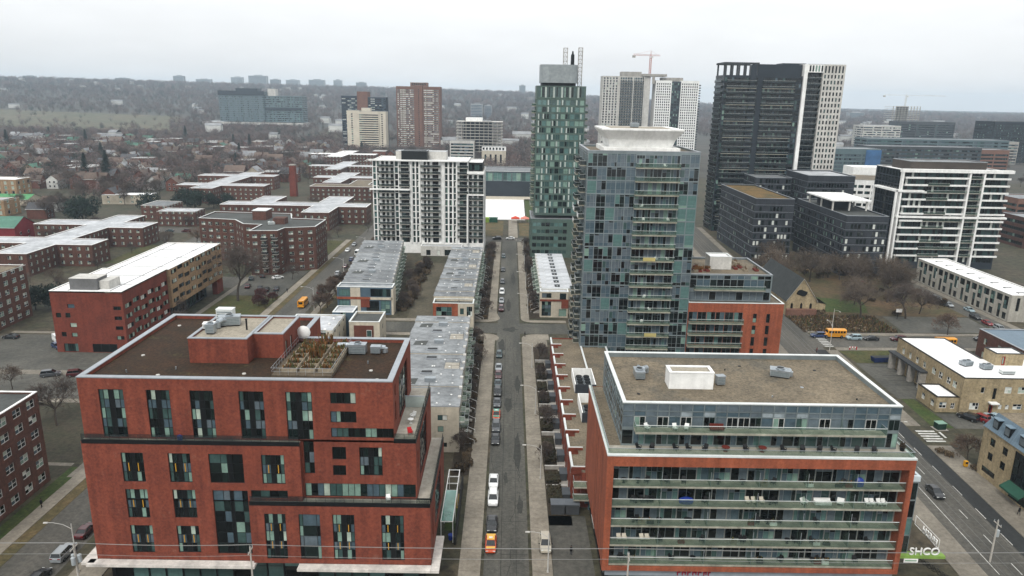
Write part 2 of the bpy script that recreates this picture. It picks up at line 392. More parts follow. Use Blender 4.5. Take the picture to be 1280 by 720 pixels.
w=D.worlds.new('World'); sc.world=w; w.use_nodes=True
nt=w.node_tree; n=nt.nodes; L=nt.links
bg=n['Background']
sky=n.new('ShaderNodeTexSky'); sky.sky_type='NISHITA'; sky.sun_disc=False
SUN_EL=math.radians(48); SUN_AZ=math.radians(200)     # behind the camera, a little to its left
sky.sun_elevation=SUN_EL; sky.sun_rotation=SUN_AZ; sky.dust_density=3
hs=n.new('ShaderNodeHueSaturation'); hs.inputs['Saturation'].default_value=.12
L.new(sky.outputs[0],hs.inputs['Color'])
# overcast deck: an even bright veil with soft uneven cloud
tc=n.new('ShaderNodeTexCoord'); mp=n.new('ShaderNodeMapping'); mp.inputs['Scale'].default_value=(1,1,3.5)
nz=n.new('ShaderNodeTexNoise'); nz.inputs['Scale'].default_value=1.7; nz.inputs['Detail'].default_value=5; nz.inputs['Roughness'].default_value=.55
L.new(tc.outputs['Generated'],mp.inputs['Vector']); L.new(mp.outputs[0],nz.inputs['Vector'])
mr=n.new('ShaderNodeMapRange'); mr.inputs[1].default_value=.3; mr.inputs[2].default_value=.7; mr.inputs[3].default_value=4.9; mr.inputs[4].default_value=6.7
L.new(nz.outputs['Fac'],mr.inputs[0])
sx=n.new('ShaderNodeSeparateXYZ'); L.new(tc.outputs['Generated'],sx.inputs[0])      # an overcast deck is brighter overhead than at the horizon
el=n.new('ShaderNodeMapRange'); el.inputs[1].default_value=.0; el.inputs[2].default_value=1.0; el.inputs[3].default_value=1.0; el.inputs[4].default_value=1.75; L.new(sx.outputs['Z'],el.inputs[0])
mu=n.new('ShaderNodeMath'); mu.operation='MULTIPLY'; L.new(mr.outputs[0],mu.inputs[0]); L.new(el.outputs[0],mu.inputs[1])
cl=n.new('ShaderNodeVectorMath'); cl.operation='SCALE'; cl.inputs[0].default_value=(.985,1.0,1.012); L.new(mu.outputs[0],cl.inputs['Scale'])
mx=n.new('ShaderNodeMix'); mx.data_type='RGBA'; mx.inputs[0].default_value=.88
L.new(hs.outputs[0],mx.inputs[6]); L.new(cl.outputs[0],mx.inputs[7]); L.new(mx.outputs[2],bg.inputs['Color'])
bg.inputs['Strength'].default_value=.1

sl=D.lights.new('sun','SUN'); so=D.objects.new('sun',sl); COL.objects.link(so)
sl.energy=1.2; sl.angle=math.radians(14); sl.color=(1,.965,.91)
_d=Vector((math.sin(SUN_AZ)*math.cos(SUN_EL),math.cos(SUN_AZ)*math.cos(SUN_EL),math.sin(SUN_EL)))
so.rotation_euler=_d.to_track_quat('Z','Y').to_euler(); so.location=(0,-50,300)

sc.view_settings.view_transform='Standard'; sc.view_settings.look='None'; sc.view_settings.gamma=1; sc.view_settings.use_curve_mapping=False
sc.view_settings.exposure=0.74
sc.render.engine='CYCLES'
sc.cycles.use_denoising=True
sc.cycles.max_bounces=6; sc.cycles.diffuse_bounces=2; sc.cycles.glossy_bounces=2; sc.cycles.transmission_bounces=2; sc.cycles.transparent_max_bounces=8; sc.cycles.volume_bounces=1
sc.cycles.caustics_reflective=False; sc.cycles.caustics_refractive=False

hz=MB(); hz.box(-7200,7200,-400,7600,-3,175,MATS.get('x') or WHITE); haze=hz.build('haze'); tag(haze,kind='stuff')
hm=D.materials.new('haze_air'); hm.use_nodes=True; hn=hm.node_tree.nodes; hn.remove(hn['Principled BSDF'])
pv=hn.new('ShaderNodeVolumePrincipled'); pv.inputs['Color'].default_value=(.70,.86,1.0,1); pv.inputs['Density'].default_value=HAZE_DENSITY if 'HAZE_DENSITY' in globals() else .00011
pv.inputs['Anisotropy'].default_value=.1
hm.node_tree.links.new(pv.outputs[0],hn['Material Output'].inputs['Volume']); haze.data.materials.clear(); haze.data.materials.append(hm)

# ------------------------------------------------------------------ terrain
def sstep(a,b,x):
    t=min(1,max(0,(x-a)/(b-a))); return t*t*(3-2*t)
_AZ=[-90,-40,-30,-24,-11,1,8,15,25,36,90]; _HT=[36,35,34,30,24,12,-8,-36,-56,-62,-62]
def ground_h(x,y):
    R=math.hypot(x,y)
    if R<1250 or y<=0: return 0.
    az=math.degrees(math.atan2(x,y)); top=72+float(np.interp(az,_AZ,_HT))
    return top*sstep(1250,4300,R)
GROUND=mat('bare_winter_ground',(.085,.070,.048),(.048,.052,.030),scale=.06,fine=.5,fscale=.9)
FARLAND=mat('far_wooded_land',(.085,.075,.066),(.060,.062,.050),scale=.012,fine=.4,fscale=.07)
g=MB()
ys=[-300,60,300,700,1100]+list(range(1250,4600,210))+[5200,6200,7400]; xs=sorted(set([-6800,-5200,-4000]+list(range(-3200,3201,320))+[4000,5200,6800]))
for y in ys:
    for x in xs: g.v.append((x,y,ground_h(x,y)))
nx=len(xs)
for j in range(len(ys)-1):
    for i in range(nx-1):
        k=j*nx+i; g.f.append((k,k+1,k+nx+1,k+nx)); g.m.append(g.mi(GROUND if ys[j]<400 else FARLAND))
structure('ground',g)

ASPH=mat('asphalt',(.122,.118,.102),(.072,.072,.064),scale=.11,fine=.3,fscale=3,stretch=(1.6,.25,1),stain=((.045,.046,.042),.16,.56,.7))
ASPH2=mat('worn_asphalt',(.13,.122,.106),(.080,.078,.069),scale=.11,fine=.28,fscale=3,stretch=(1.6,.25,1),stain=((.060,.060,.055),.12,.56,.6))
ASPH_D=mat('fresh_asphalt',(.045,.048,.048),(.034,.036,.036),scale=.1,fine=.2,fscale=3,stretch=(1.6,.2,1))
LOT=mat('parking_lot_asphalt',(.125,.12,.105),(.075,.075,.066),scale=.07,fine=.25,fscale=2,stain=((.05,.05,.045),.1,.56,.7))
WALK=mat('sidewalk_concrete',(.275,.25,.208),(.20,.18,.148),scale=.16,fine=.2,fscale=3)
WALK2=mat('grey_sidewalk_concrete',(.235,.215,.18),(.165,.15,.125),scale=.16,fine=.2,fscale=3)
KERB=mat('kerb_concrete',(.30,.28,.24),fine=.15)
GRASS=mat('winter_grass',(.058,.072,.022),(.095,.082,.035),scale=.16,fine=.4,fscale=2.5,rough=.95)
GRASS_G=mat('green_lawn',(.045,.075,.018),(.070,.082,.028),scale=.2,fine=.4,fscale=2.5,rough=.95)
SOIL=mat('planting_soil',(.060,.045,.030),(.040,.032,.022),scale=.3,fine=.4,fscale=3,rough=.95)
DRYGRASS=mat('dry_brown_grass',(.14,.105,.055),(.085,.08,.04),scale=.2,fine=.35,fscale=2.5,rough=.95)
PAINT=mat('road_paint',(.56,.56,.53),(.38,.38,.36),scale=.8,fine=.2,fscale=4)
RAIL=mat('tram_rail_steel',(.16,.155,.15),metal=.4,rough=.4)

def rect(x0,x1,y0,y1): return [(x0,y0),(x1,y0),(x1,y1),(x0,y1)]
def sheet(name,polys,z,m):
    mb=MB()
    for p in polys: mb.sheet(p,z,m)
    return structure(name,mb)
def slab(name,polys,z,m,side=None):
    mb=MB()
    for p in polys: mb.prism(p,-.05,z,side or m,m)
    return structure(name,mb)
# avenue on the right runs a little off the grid
def avx(x,y): return x+.065*(y-105)
AV0,AV1=77.0,89.3
def avrect(x0,x1,y0,y1): return [(avx(x0,y0),y0),(avx(x1,y0),y0),(avx(x1,y1),y1),(avx(x0,y1),y1)]
sheet('main_street',[rect(-3.1,4.1,60,368)],.024,ASPH)
sheet('cross_street',[rect(-68.5,-3.1,218,228.5),rect(4.1,19.5,218,228.5)],.024,ASPH)
sheet('side_street',[rect(-78,-68.5,60,660)],.028,ASPH2)
sheet('north_street',[rect(-68.5,70,368,379)],.024,ASPH2)
sheet('front_street',[rect(-210,-78,66,87),rect(-68.5,-3.1,66,87),rect(4.1,76,66,87)],.024,ASPH)
sheet('avenue',[avrect(AV0,AV1,60,520)],.024,ASPH2)
sheet('avenue_outer_lane',[avrect(AV1-3.4,AV1-.02,60,207)],.030,ASPH_D)
sheet('east_street',[[(avx(AV1,209.5),209.5),(210,212.5),(210,223),(avx(AV1,220.5),220.5)]],.028,ASPH2)
mk=MB()
for x in (79.9,81.4,84.0,85.5): mk.sheet(avrect(x-.05,x+.05,60,420),.032,RAIL)
structure('tram_tracks',mk)
mk=MB()
for k in range(7): y=100+k*8; mk.sheet(avrect(82.65,82.78,y,y+3),.034,PAINT); mk.sheet(avrect(85.95,86.07,y,y+3.5),.036,PAINT)
mk.sheet(avrect(79.0,79.12,100,150),.034,PAINT)
for k in range(5): mk.sheet(avrect(90.3,94.6,146.5+k*1.25,147.1+k*1.25),.036,PAINT)     # crosswalk at the fire hall drive
mk.sheet(avrect(95.3,95.8,148.5,151.5),.036,PAINT)
for k in range(7): mk.sheet([(avx(90.2,210+k*1.5),210+k*1.5),(avx(93,210+k*1.5),210.1+k*1.5),(avx(93,210.7+k*1.5),210.7+k*1.5),(avx(90.2,210.6+k*1.5),210.6+k*1.5)],.034,PAINT)
structure('road_markings',mk)
# tar seams and patches on the main street
mk=MB(); TAR=mat('tar_seam',(.035,.035,.033),fine=.2)
mk.sheet(rect(-.42,-.34,70,214),.029,TAR); mk.sheet(rect(2.05,2.11,75,200),.029,TAR)
for y in (103.5,113,131,150,171,190,206): mk.sheet(rect(-.3,3.9,y,y+.09),.031,TAR)
_pr=random.Random(4)
for cx_,cy_,rx_,ry_ in ((2.6,140,1.0,9),(.6,163,1.1,5),(-1.6,206,1.2,8),(2.9,118,.7,4),(.2,128,.5,3),(3.0,176,.8,6),(1.2,222,2.6,3),(.4,250,.9,9),(2.2,290,.9,12)):
    mk.sheet([(cx_+rx_*_pr.uniform(.55,1.1)*math.cos(a),cy_+ry_*_pr.uniform(.55,1.1)*math.sin(a)) for a in np.linspace(0,2*PI,15)[:-1]],.027,mat('old_oil_stain',(.060,.060,.053),(.047,.048,.043),scale=.4,fine=.3))
for k in range(16):
    x_,y_=_pr.uniform(-2.6,3.6),_pr.uniform(98,208); pts_=[(x_,y_)]
    for j in range(6): x_=min(3.9,max(-2.9,x_+_pr.uniform(-.5,.5))); y_+=_pr.uniform(.6,2.2); pts_.append((x_,y_))
    for (a_,b_),(c_,d_) in zip(pts_,pts_[1:]): mk.sheet([(a_-.035,b_),(a_+.035,b_),(c_+.035,d_),(c_-.035,d_)],.0295+.0001*k,TAR)
structure('asphalt_patches',mk)
# pavements with kerbs
def corner(cx,cy,r,a0,a1,n=6): return [(cx+r*math.cos(math.radians(a0+(a1-a0)*k/n)),cy+r*math.sin(math.radians(a0+(a1-a0)*k/n))) for k in range(n+1)]
slab('sidewalk',[
  [(-7,88),(-3.6,88),(-3.6,211)]+corner(-6.6,213,4.2,-30,90)+[(-60,217.2),(-60,214.8),(-7,214.8)],
  [(4.6,88),(7.8,88),(7.8,212),(13,212),(13,217.2)]+corner(8.8,213,4.2,90,180),
  [(-6.4,232),(-60,232),(-60,229.6)]+corner(-6.6,233.8,4.2,-90,0)+[(-3.6,240),(-3.6,366.8),(-6.4,366.8)],
  [(4.6,236)]+corner(8.8,233.8,4.2,180,270)+[(19.5,229.6),(19.5,232),(7.4,232),(7.4,366.8),(4.6,366.8)],
  rect(7.81,12.2,205.5,211.9),rect(-60,-7,86.8,93),rect(7.8,76,86.8,92.5)],.14,WALK,KERB)
slab('side_street_sidewalk',[rect(-82.8,-80.2,60,366),rect(-66.4,-61.4,86.8,126),rect(-66.4,-64.2,126,217.2),rect(-66.4,-64.2,229.6,366.8)],.14,WALK,KERB)
slab('avenue_sidewalk',[avrect(AV0-4.6,AV0-.05,88,204),avrect(AV1+.05,AV1+5.2,88,144.5),avrect(AV1+.05,AV1+3.4,154.5,206.5),avrect(AV0-3.6,AV0-.05,204,420),avrect(AV1+.05,AV1+3,223.5,420)],.14,WALK2,KERB)
slab('east_street_sidewalk',[[(avx(AV1+3.4,206.6),206.6),(200,209.6),(200,212),(avx(AV1+3.4,209),209)],[(avx(AV1+3,221),221),(200,223.4),(200,225.4),(avx(AV1+3,223.4),223.4)]],.14,WALK2,KERB)
mk=MB(); JO=mat('sidewalk_joint',(.12,.105,.085),fine=.2)
for y in range(90,210,3): mk.sheet(rect(-6.9,-3.75,y,y+.05),.145,JO); mk.sheet(rect(4.75,7.7,y,y+.05),.145,JO)
structure('sidewalk_joints',mk)
sheet('lawn',[rect(-85.4,-82.8,96,130),[(avx(95.2,153.6),153.6),(103.2,153.6),(102.8,170.2),(avx(95.4,170.2),170.2)]],.05,GRASS_G)
sheet('east_lawn',[[(avx(94.5,196),196),(122,196),(121,208),(avx(93,206),206)]],.05,GRASS)
sheet('verge',[rect(-80.2,-78.1,60,366),rect(-64.2,-62.6,229.6,366)],.05,DRYGRASS)
sheet('planting_strip',[rect(-10.6,-7.05,129,214.5),rect(-10.8,-6.45,233,366),rect(7.45,11.2,234,366),rect(7.9,12,112,205)],.05,SOIL)
sheet('lane',[rect(-33.5,-25.3,229,316)],.05,mat('mossy_lane',(.125,.11,.08),(.085,.078,.055),scale=.12,fine=.3,fscale=2))
sheet('parking_lot',[rect(-152,-87,163,210),rect(-104,-83.5,258,297),[(avx(94.6,170.4),170.4),(108.8,170.4),(108.8,195.6),(avx(94,195.6),195.6)],[(103.4,153.4),(125,153.4),(125,161.6),(103.4,161.6)]],.045,LOT)
sheet('bay_apron_marks',[[(99+.065*60,176+k*3.4),(108.6,176+k*3.4),(108.6,176.25+k*3.4),(99+.065*60,176.25+k*3.4)] for k in range(6)],.056,TAR)
sheet('building_yard',[rect(7.9,14.4,92.6,115)],.05,LOT)
# ------------------------------------------------------------------ red brick apartment house (left foreground)
LOFT=W((.85,1.0,1.0,1.1,.9),(1,.85,1.05,.85,1),dark=(2,),pal='loft',fw=.1)
LOFT_S=W((.85,1.0,1.0,1.0,.85),(1.1,1,1.1),dark=(2,),pal='loft',fw=.1)
LOFT_F=W((.85,1.0,1.0,1.0,.85),(1.1,1,1.1),dark=(2,),fin=((1,1),(3,1)),pal='loft',fw=.1)
LOFT_T=W((.85,1.0,1.0,1.0,.85),(1,.8,1,.8,1),dark=(2,),fin=((1,1),(3,1),(1,3),(3,3)),pal='loft',fw=.1)
A=Bldg('brick_apartment_house','stepped red brick apartment house with a brown planted roof at the left front','apartment building',-60,94.6)
yF=95.5
win4=[(-57.4,-53.9),(-50.7,-47.4),(-44.6,-41.3),(-37.7,-34.2)]
top=[(a,b,23.95,31.3,LOFT) for a,b in win4]+[(-31.1,-27.4,23.95,31.3,LOFT),
  (-24.8,-21.2,29.6,31.3,W((1,1,.5,1,1),1,pal='loft')),(-24.9,-21.2,26.7,28.45,W((1,.7,.7,1,1),1,pal='loft')),(-24.9,-15.95,24.4,25.9,W(11,1,pal='loft'))]
A.block(BRICK_RED,-60.2,-16,yF,114.5,23.7,33,F=top,R=[(97.5,98.6,26,29,W(1,3,pal='dark')),(97.5,98.6,29.8,31.6,W(1,1,pal='dark')),(101.5,110.5,24.2,31.3,W(5,4,pal='dark'))],skip='K')
A.block(BRICK_RED,-60.2,-33.8,114.5,126,4.6,33,skip='F')
A.flat_roof([(-60.2,yF),(-16,yF),(-16,114.5),(-33.8,114.5),(-33.8,126),(-60.2,126)],33.05,SEDUM,BRICK_RED,.55,.75,COPING)
# tier below, set back to the right of the lower left block
A.block(BRICK_RED,-29.3,-12.8,yF,115.2,14.5,24,F=[(-29.0,-27.5,18.6,23.7,W(2,3,pal='loft')),(-24.9,-22.9,20.9,22.9,W((1,.5),1,pal='loft')),(-24.9,-23.0,18.35,20,W(2,1,pal='dark')),
  (-21.0,-17.7,18.4,22.9,LOFT_S),(-29.1,-12.95,14.9,17.05,W(18,1,pal='loft'))],R=[(97,98,18.5,21.5,W(1,2,pal='dark')),(100,109,15.5,22.8,W(5,4,pal='dark'))],skip='K')
A.block(BRICK_RED,-36.9,-10.7,94.1,115.8,4.6,14.5,F=[(-34.9,-31.8,5.3,12.8,LOFT_T),(-29.9,-26.8,5.3,12.8,W((.6,2.2,.6),(1.3,1,1,1.2),pal='loft')),(-25,-21.8,5.3,12.8,LOFT_T),(-17.9,-14.6,5.3,12.8,LOFT_T)],
  R=[(97,98.4,7,12,W(1,3,pal='dark')),(101,110,6,12.6,W(5,4,pal='dark'))],skip='KL')
A.wall.quad([(-36.9,115.8,4.6),(-36.9,94.1,4.6),(-36.9,94.1,14.5),(-36.9,115.8,14.5)],BRICK_RED)
left=[(-54.9,-51.7,17.35,22.0,LOFT_F),(-48.2,-45.0,17.35,22.0,LOFT_F),(-42.4,-37.5,17.35,22.0,W((1.4,.8,.6,1.4),3,dark=(2,),pal='dark')),(-34.9,-31.6,17.3,21.95,LOFT_F),
  (-54.9,-51.7,11.5,16.2,LOFT_F),(-48.1,-44.8,11.6,16.2,LOFT_F),(-54.9,-51.6,5.7,10.3,LOFT_F),(-48.1,-44.8,5.8,10.3,LOFT_F),(-42.3,-37.2,5.7,16.2,W((1.4,.9,.5,1.2,.8),6,dark=(2,),pal='loft'))]
A.face((-60.3,94.6),(1,0),31.0,14.5,23.7,[(a+60.3,b+60.3,max(c,14.5),d,s) for a,b,c,d,s in left if c>16.5]+[(-36.7+60.3,-31.4+60.3,15.0,16.3,W(4,1,pal='dark'))]+[(a+60.3,b+60.3,14.5,16.2,None) for a,b in ((-54.9,-51.7),(-48.1,-44.8),(-42.3,-37.2))],BRICK_RED,.25)
A.face((-60.3,94.6),(1,0),23.4,4.6,14.5,[(a+60.3,b+60.3,c,min(d,14.5),None) for a,b,c,d,s in left if c<16.5],BRICK_RED,.25)
for a,b,c,d,s in left:
    if c<16.5: A.wins.append((b-a,d-c,s,(a,94.8,c),0,random.randrange(4)))
A.wall.quad([(-29.3,94.6,14.5),(-29.3,yF,14.5),(-29.3,yF,23.7),(-29.3,94.6,23.7)],BRICK_RED)
A.wall.quad([(-60.3,126,4.6),(-60.3,94.6,4.6),(-60.3,94.6,23.7),(-60.3,126,23.7)],BRICK_RED)
# lower storefront, recessed
SHOP=W(1,(3,1),pal='green')
shop=[(x,x+2.4,.4,3.7,SHOP) for x in np.arange(-58.5,-13.5,2.55)]
A.block(METAL_DARK,-59,-12,95.6,115,0,4.6,F=shop,R=[(y,y+2.4,.4,3.7,SHOP) for y in np.arange(96.5,113,2.6)],skip='K')
# roof-top stair and plant rooms
A.block(BRICK_RED,-47.6,-38.8,103.2,115,32.5,36.4,roof=GRAVEL_PALE,ph=.25,cop=COPING,skip='RK')
A.block(BRICK_RED,-38.8,-34.2,105.8,115,32.5,36.4,R=[(106.8,107.8,32.7,34.9,W(1,1,pal='white')),(109.3,110.3,32.7,34.9,W(1,1,pal='white'))],roof=GRAVEL_PALE,ph=.25,cop=COPING,skip='LK')
A.wall.quad([(-38.8,103.2,32.5),(-38.8,105.8,32.5),(-38.8,105.8,36.4),(-38.8,103.2,36.4)],BRICK_RED)
A.wall.quad([(-34.2,115,32.5),(-47.6,115,32.5),(-47.6,115,36.4),(-34.2,115,36.4)],BRICK_RED)
t=MB()     # terraces: paving, edge band, rails
PAVE=mat('terrace_paving',(.40,.375,.325),(.31,.29,.25),scale=.3,fine=.15)
def terrace(x0,x1,y0,y1,z,edge,rails):
    o=MB(); o.box(x0,x1,y0,y1,z-.3,z,PAVE); o.box(x0-.02,x1+.12,y0-.12,y0,z-.45,z+.18,METAL_DARK)
    if edge: o.box(x1,x1+.12,y0,y1,z-.45,z+.18,METAL_DARK)
    ob=A.part('terrace',o); r=MB(); railing(r,rails,z,1.0,METAL_DARK,G_RAIL_D,1.3)
    rb=r.build('railing',ob)
terrace(-15.95,-12.9,95.6,115,24.08,True,[(-16,95.55),(-12.95,95.55),(-12.95,115)])
terrace(-12.75,-10.8,95.6,115.6,14.6,True,[(-12.7,94.2),(-10.8,94.2),(-10.8,115.5)])
terrace(-36.9,-10.85,94.2,95.5,14.58,False,[(-36.8,94.2),(-10.9,94.2)])
terrace(-60.2,-29.4,94.7,95.45,23.8,False,[(-60.2,94.7),(-29.4,94.7),(-29.4,95.4)])
CANOPY=mat('canopy_concrete',(.60,.57,.53),(.47,.45,.42),scale=.4,fine=.12,streak=.1)
c=MB(); c.box(-61.3,-36.6,93.2,94.55,4.15,4.58,CANOPY); c.box(-62.2,-60.35,93.6,104,4.15,4.58,CANOPY); A.part('canopy',c)
c=MB(); c.box(-30.2,-10.6,92.7,94.05,4.2,4.6,CANOPY); c.box(-10.65,-9.4,92.7,101.6,4.2,4.6,CANOPY); A.part('canopy',c)
for k,(x,y) in enumerate(((-55,99),(-50,98),(-56,106),(-52,119),(-57,121),(-38,99),(-48.5,100.5),(-20,101),(-18.5,97.5),(-21,104))):
    m_=MB(); m_.tube((x,y,32.48),(x,y,32.62+(.3 if k%3==0 else 0)),.3 if k%3 else .1,.28 if k%3 else .1,8,CONC_PALE if k%3 else METAL); A.part('roof_drain',m_)
A.finish()
# things on that roof
def rooftop_unit(x,y,z,sx,sy,sz,label,rz=0,duct=None,fans=0,m=None):
    o=thing('rooftop_unit',label,'air handler',(x,y,z),rz)
    m=m or METAL
    b=MB(); b.box(-sx/2,sx/2,-sy/2,sy/2,.2,sz,m); b.box(-sx/2-.06,sx/2+.06,-sy/2-.06,sy/2+.06,sz,sz+.07,m)
    b.box(-sx/2+.12,sx/2-.12,-sy/2+.12,sy/2-.12,0,.2,METAL_DARK)
    for k in range(4): b.box(-sx/2+.1,sx/2-.1,-sy/2-.025,-sy/2,.35+k*(sz-.5)/4,.35+(k+.55)*(sz-.5)/4,FRAME_G)
    b.build('casing',o)
    for k in range(fans):
        f=MB(); cx=-sx/2+sx*(k+.5)/fans; f.tube((cx,0,sz+.07),(cx,0,sz+.3),.36*min(sy,sx/fans),.40*min(sy,sx/fans),12,METAL); f.tube((cx,0,sz+.301),(cx,0,sz+.305),.32*min(sy,sx/fans),.32*min(sy,sx/fans),12,METAL_DARK); f.build('fan',o)
    if duct:
        d=MB(); d.path([(0,0,sz*.6),(duct[0]*.6,duct[1]*.6,sz*.8),(duct[0],duct[1],sz*.7),(duct[0],duct[1],.1)],.42,10,m); d.build('duct',o)
    return o
rooftop_unit(-44.0,110.5,36.2,3.2,1.6,1.5,'large galvanised air handler with curved duct on the brick stair house roof',.25,(-1.6,-1.4),1)
rooftop_unit(-45.6,113.2,36.2,2.6,1.4,1.9,'tall pale rooftop cooler behind the air handler on the brick stair house',0,None,0,COPING_WHITE)
rooftop_unit(-45.3,106.2,36.2,1.3,1.1,1.5,'small grey metal box unit near the front edge of the stair house roof',0,None,1)
rooftop_unit(-46.4,108.6,36.2,1.9,1.2,.9,'low white vent hood on the stair house roof',.2,None,0,WHITE)
rooftop_unit(-23.4,108.4,32.5,2.6,1.5,1.6,'silver ventilation unit with fat elbow duct beside the roof garden',0,(-3.2,.6),1)
rooftop_unit(-20.6,108.6,32.5,1.5,1.2,1.2,'small silver vent unit at the right of the roof garden duct',0,(1.4,.3),0)
ch=MB(); ch.tube((0,0,0),(0,0,1.7),.14,.14,8,METAL_DARK); ch.tube((0,0,1.7),(0,0,1.8),.22,.22,8,METAL_DARK)
tag(ch.build('vent_pipe',None,(-40.6,108.4,36.15)),'dark upright vent pipe on the brick stair house roof','vent pipe')
d=thing('satellite_dish','large white satellite dish at the back edge of the sedum roof','satellite dish',(-33.2,113.4,32.5))
m_=MB(); m_.tube((0,0,0),(0,0,1.2),.08,.08,8,METAL); m_.build('mast',d)
m_=MB(); rr=[[(r*math.cos(a),-.35+ .28*r*r+ -.1*r, 1.75+r*math.sin(a)) for a in np.linspace(0,2*PI,17)[:-1]] for r in (.05,.5,.85,1.1)]; m_.loft(rr,WHITE,False); m_.loft([[(x,y+.05,z) for x,y,z in q] for q in rr],WHITE,False); m_.build('dish',d)
# roof garden on a raised deck
gd=thing('roof_garden','raised timber roof garden deck with pale planter boxes and a wire guard','roof garden',(-29.2,97.6,32.5))
m_=MB(); m_.box(-4.4,4.2,0,14,.0,.45,mat('pale_deck',(.13,.105,.075),fine=.3)); m_.build('deck',gd)
m_=MB()
for (a,b) in (((-4.4,0),(4.2,0)),((4.2,0),(4.2,14)),((4.2,14),(-4.4,14)),((-4.4,14),(-4.4,0))): railing(m_,[a,b],.45,1.1,METAL,None,1.2)
m_.build('guard_rail',gd)
FR2=mat('pale_timber',(.30,.26,.20),(.21,.18,.135),fine=.25)
for iy in range(6):
    for ix in range(3):
        px,py=-3.3+ix*2.65,1.2+iy*2.1
        p=thing('planter_box','pale timber planter box of dead brown plants in the roof garden','planter',(-29.2+px,97.6+py,32.95),0,'planter boxes in the roof garden')
        b=MB(); b.box(0,2.2,0,.12,0,.6,FR2); b.box(0,2.2,1.38,1.5,0,.6,FR2); b.box(0,.12,.121,1.379,0,.6,FR2); b.box(2.08,2.2,.121,1.379,0,.6,FR2); b.box(.121,2.079,.121,1.379,.0,.5,SOIL); b.build('box',p)
        q=MB(); R=random.Random(iy*9+ix); tall=1.9 if (ix==1 and iy in (2,3)) or (ix==1 and iy==5) else .8
        mm=[mat('dry_rust_stems',(.19,.095,.03),(.13,.07,.03),fine=.3),mat('dull_green_stems',(.085,.095,.035),(.13,.11,.05),fine=.3)]
        for k in range(70 if tall>1 else 38):
            x,y=R.uniform(.15,2.05),R.uniform(.15,1.35); h=R.uniform(.3,1)*tall; a=R.uniform(0,2*PI); l=R.uniform(.05,.4)*h
            wv=Vector((math.cos(a+1.5),math.sin(a+1.5),0))*.05; P0=Vector((x,y,.5)); P1=Vector((x+math.cos(a)*l,y+math.sin(a)*l,.5+h))
            q.quad([P0-wv,P0+wv,P1+wv*1.8,P1-wv*1.8],mm[0 if R.random()<(.75 if tall>1 else .45) else 1])
        q.build('plants',p)
bl=MB(); bl.tube((-51,94.95,23.82),(-51,95.05,24.25),.42,.5,10,mat('blue_plastic',(.02,.06,.32),rough=.4)); bl.tube((-51,95.05,24.25),(-51,95.1,24.5),.5,.3,10,MATS['blue_plastic'])
# items on ledges
ob=MB(); ob.loft([[(.42*math.cos(a)*s_,.30*math.sin(a)*s_,z) for a in np.linspace(0,2*PI,11)[:-1]] for z,s_ in ((0,.8),(.35,1),(.7,.95),(.85,.3))],MATS['blue_plastic'])
tag(ob.build('covered_barbecue',None,(-46.4,95.1,23.8)),'barbecue under a bright blue cover on the upper brick ledge','barbecue')
def chair(name,label,loc,rz,m,group=None,w=.62,lounge=False):
    o=thing(name,label,'chair',loc,rz,group)
    b=MB(); dpt=1.25 if lounge else .58
    b.box(-w/2,w/2,-dpt/2,dpt/2,.38,.48,m); b.build('seat',o)
    b=MB(); k=len(b.v); b.loft([[(-w/2,dpt/2-.08,.46),(w/2,dpt/2-.08,.46),(w/2,dpt/2,.46),(-w/2,dpt/2,.46)],[(-w/2,dpt/2+.14,.98),(w/2,dpt/2+.14,.98),(w/2,dpt/2+.22,.98),(-w/2,dpt/2+.22,.98)]],m); b.build('backrest',o)
    for sx in (-1,1):
        b=MB(); b.box(sx*w/2-.04,sx*w/2+.04,-dpt/2,dpt/2,.64,.70,m); b.box(sx*w/2-.03,sx*w/2+.03,-dpt/2,-dpt/2+.06,.48,.64,m); b.build('armrest',o)
        for sy in (-1,1):
            b=MB(); b.tube((sx*(w/2-.04),sy*(dpt/2-.05),0),(sx*(w/2-.04),sy*(dpt/2-.05),.38),.025,.025,5,m); b.build('leg',o)
    return o
def table(label,loc,r,m,h=.72,group=None):
    o=thing('patio_table',label,'table',loc,0,group)
    b=MB(); b.tube((0,0,h-.05),(0,0,h),r,r,14,m); b.build('tabletop',o)
    b=MB(); b.tube((0,0,0),(0,0,h-.05),.05,.05,6,m); b.tube((0,0,0),(0,0,.04),r*.55,r*.5,10,m); b.build('pedestal',o)
    return o
RED_P=mat('red_plastic',(.42,.02,.025),rough=.4,fine=.1); TANF=mat('cream_wicker',(.58,.54,.46),fine=.12)
chair('patio_chair','red plastic chair on the upper right terrace of the brick house',(-13.9,97.4,24.1),.4,RED_P)
chair('patio_chair','white plastic chair on the upper right terrace of the brick house',(-14.2,103,24.1),-.6,WHITE)
table('small white table on the upper right terrace of the brick house',(-14.3,101.2,24.1),.45,WHITE)
chair('patio_chair','white chair alone on the dark rear ledge above the lower brick block',(-16.9,94.85,14.6),.2,WHITE)
pv=MB(); pv.box(-1.5,1.5,-.12,.12,0,1.8,mat('frosted_screen',(.45,.5,.47),fine=.08)); pv.box(-1.55,1.55,-.14,.14,1.8,1.86,METAL)
tag(pv.build('privacy_screen',None,(-14.4,107.2,24.1)),'frosted privacy screen across the upper right terrace','privacy screen')
# ------------------------------------------------------------------ glass-and-orange-brick block (right foreground)
G=Bldg('glass_apartment_block','broad green glass apartment block in an orange brick frame with gravel roof at right front','apartment building',14.6,93.8)
X0,X1=14.6,58.6; yB=119.5
G.block(BRICK_ORANGE,X0,X1,93.8,yB,21.4,23.0,bottom=CONC,skip='')
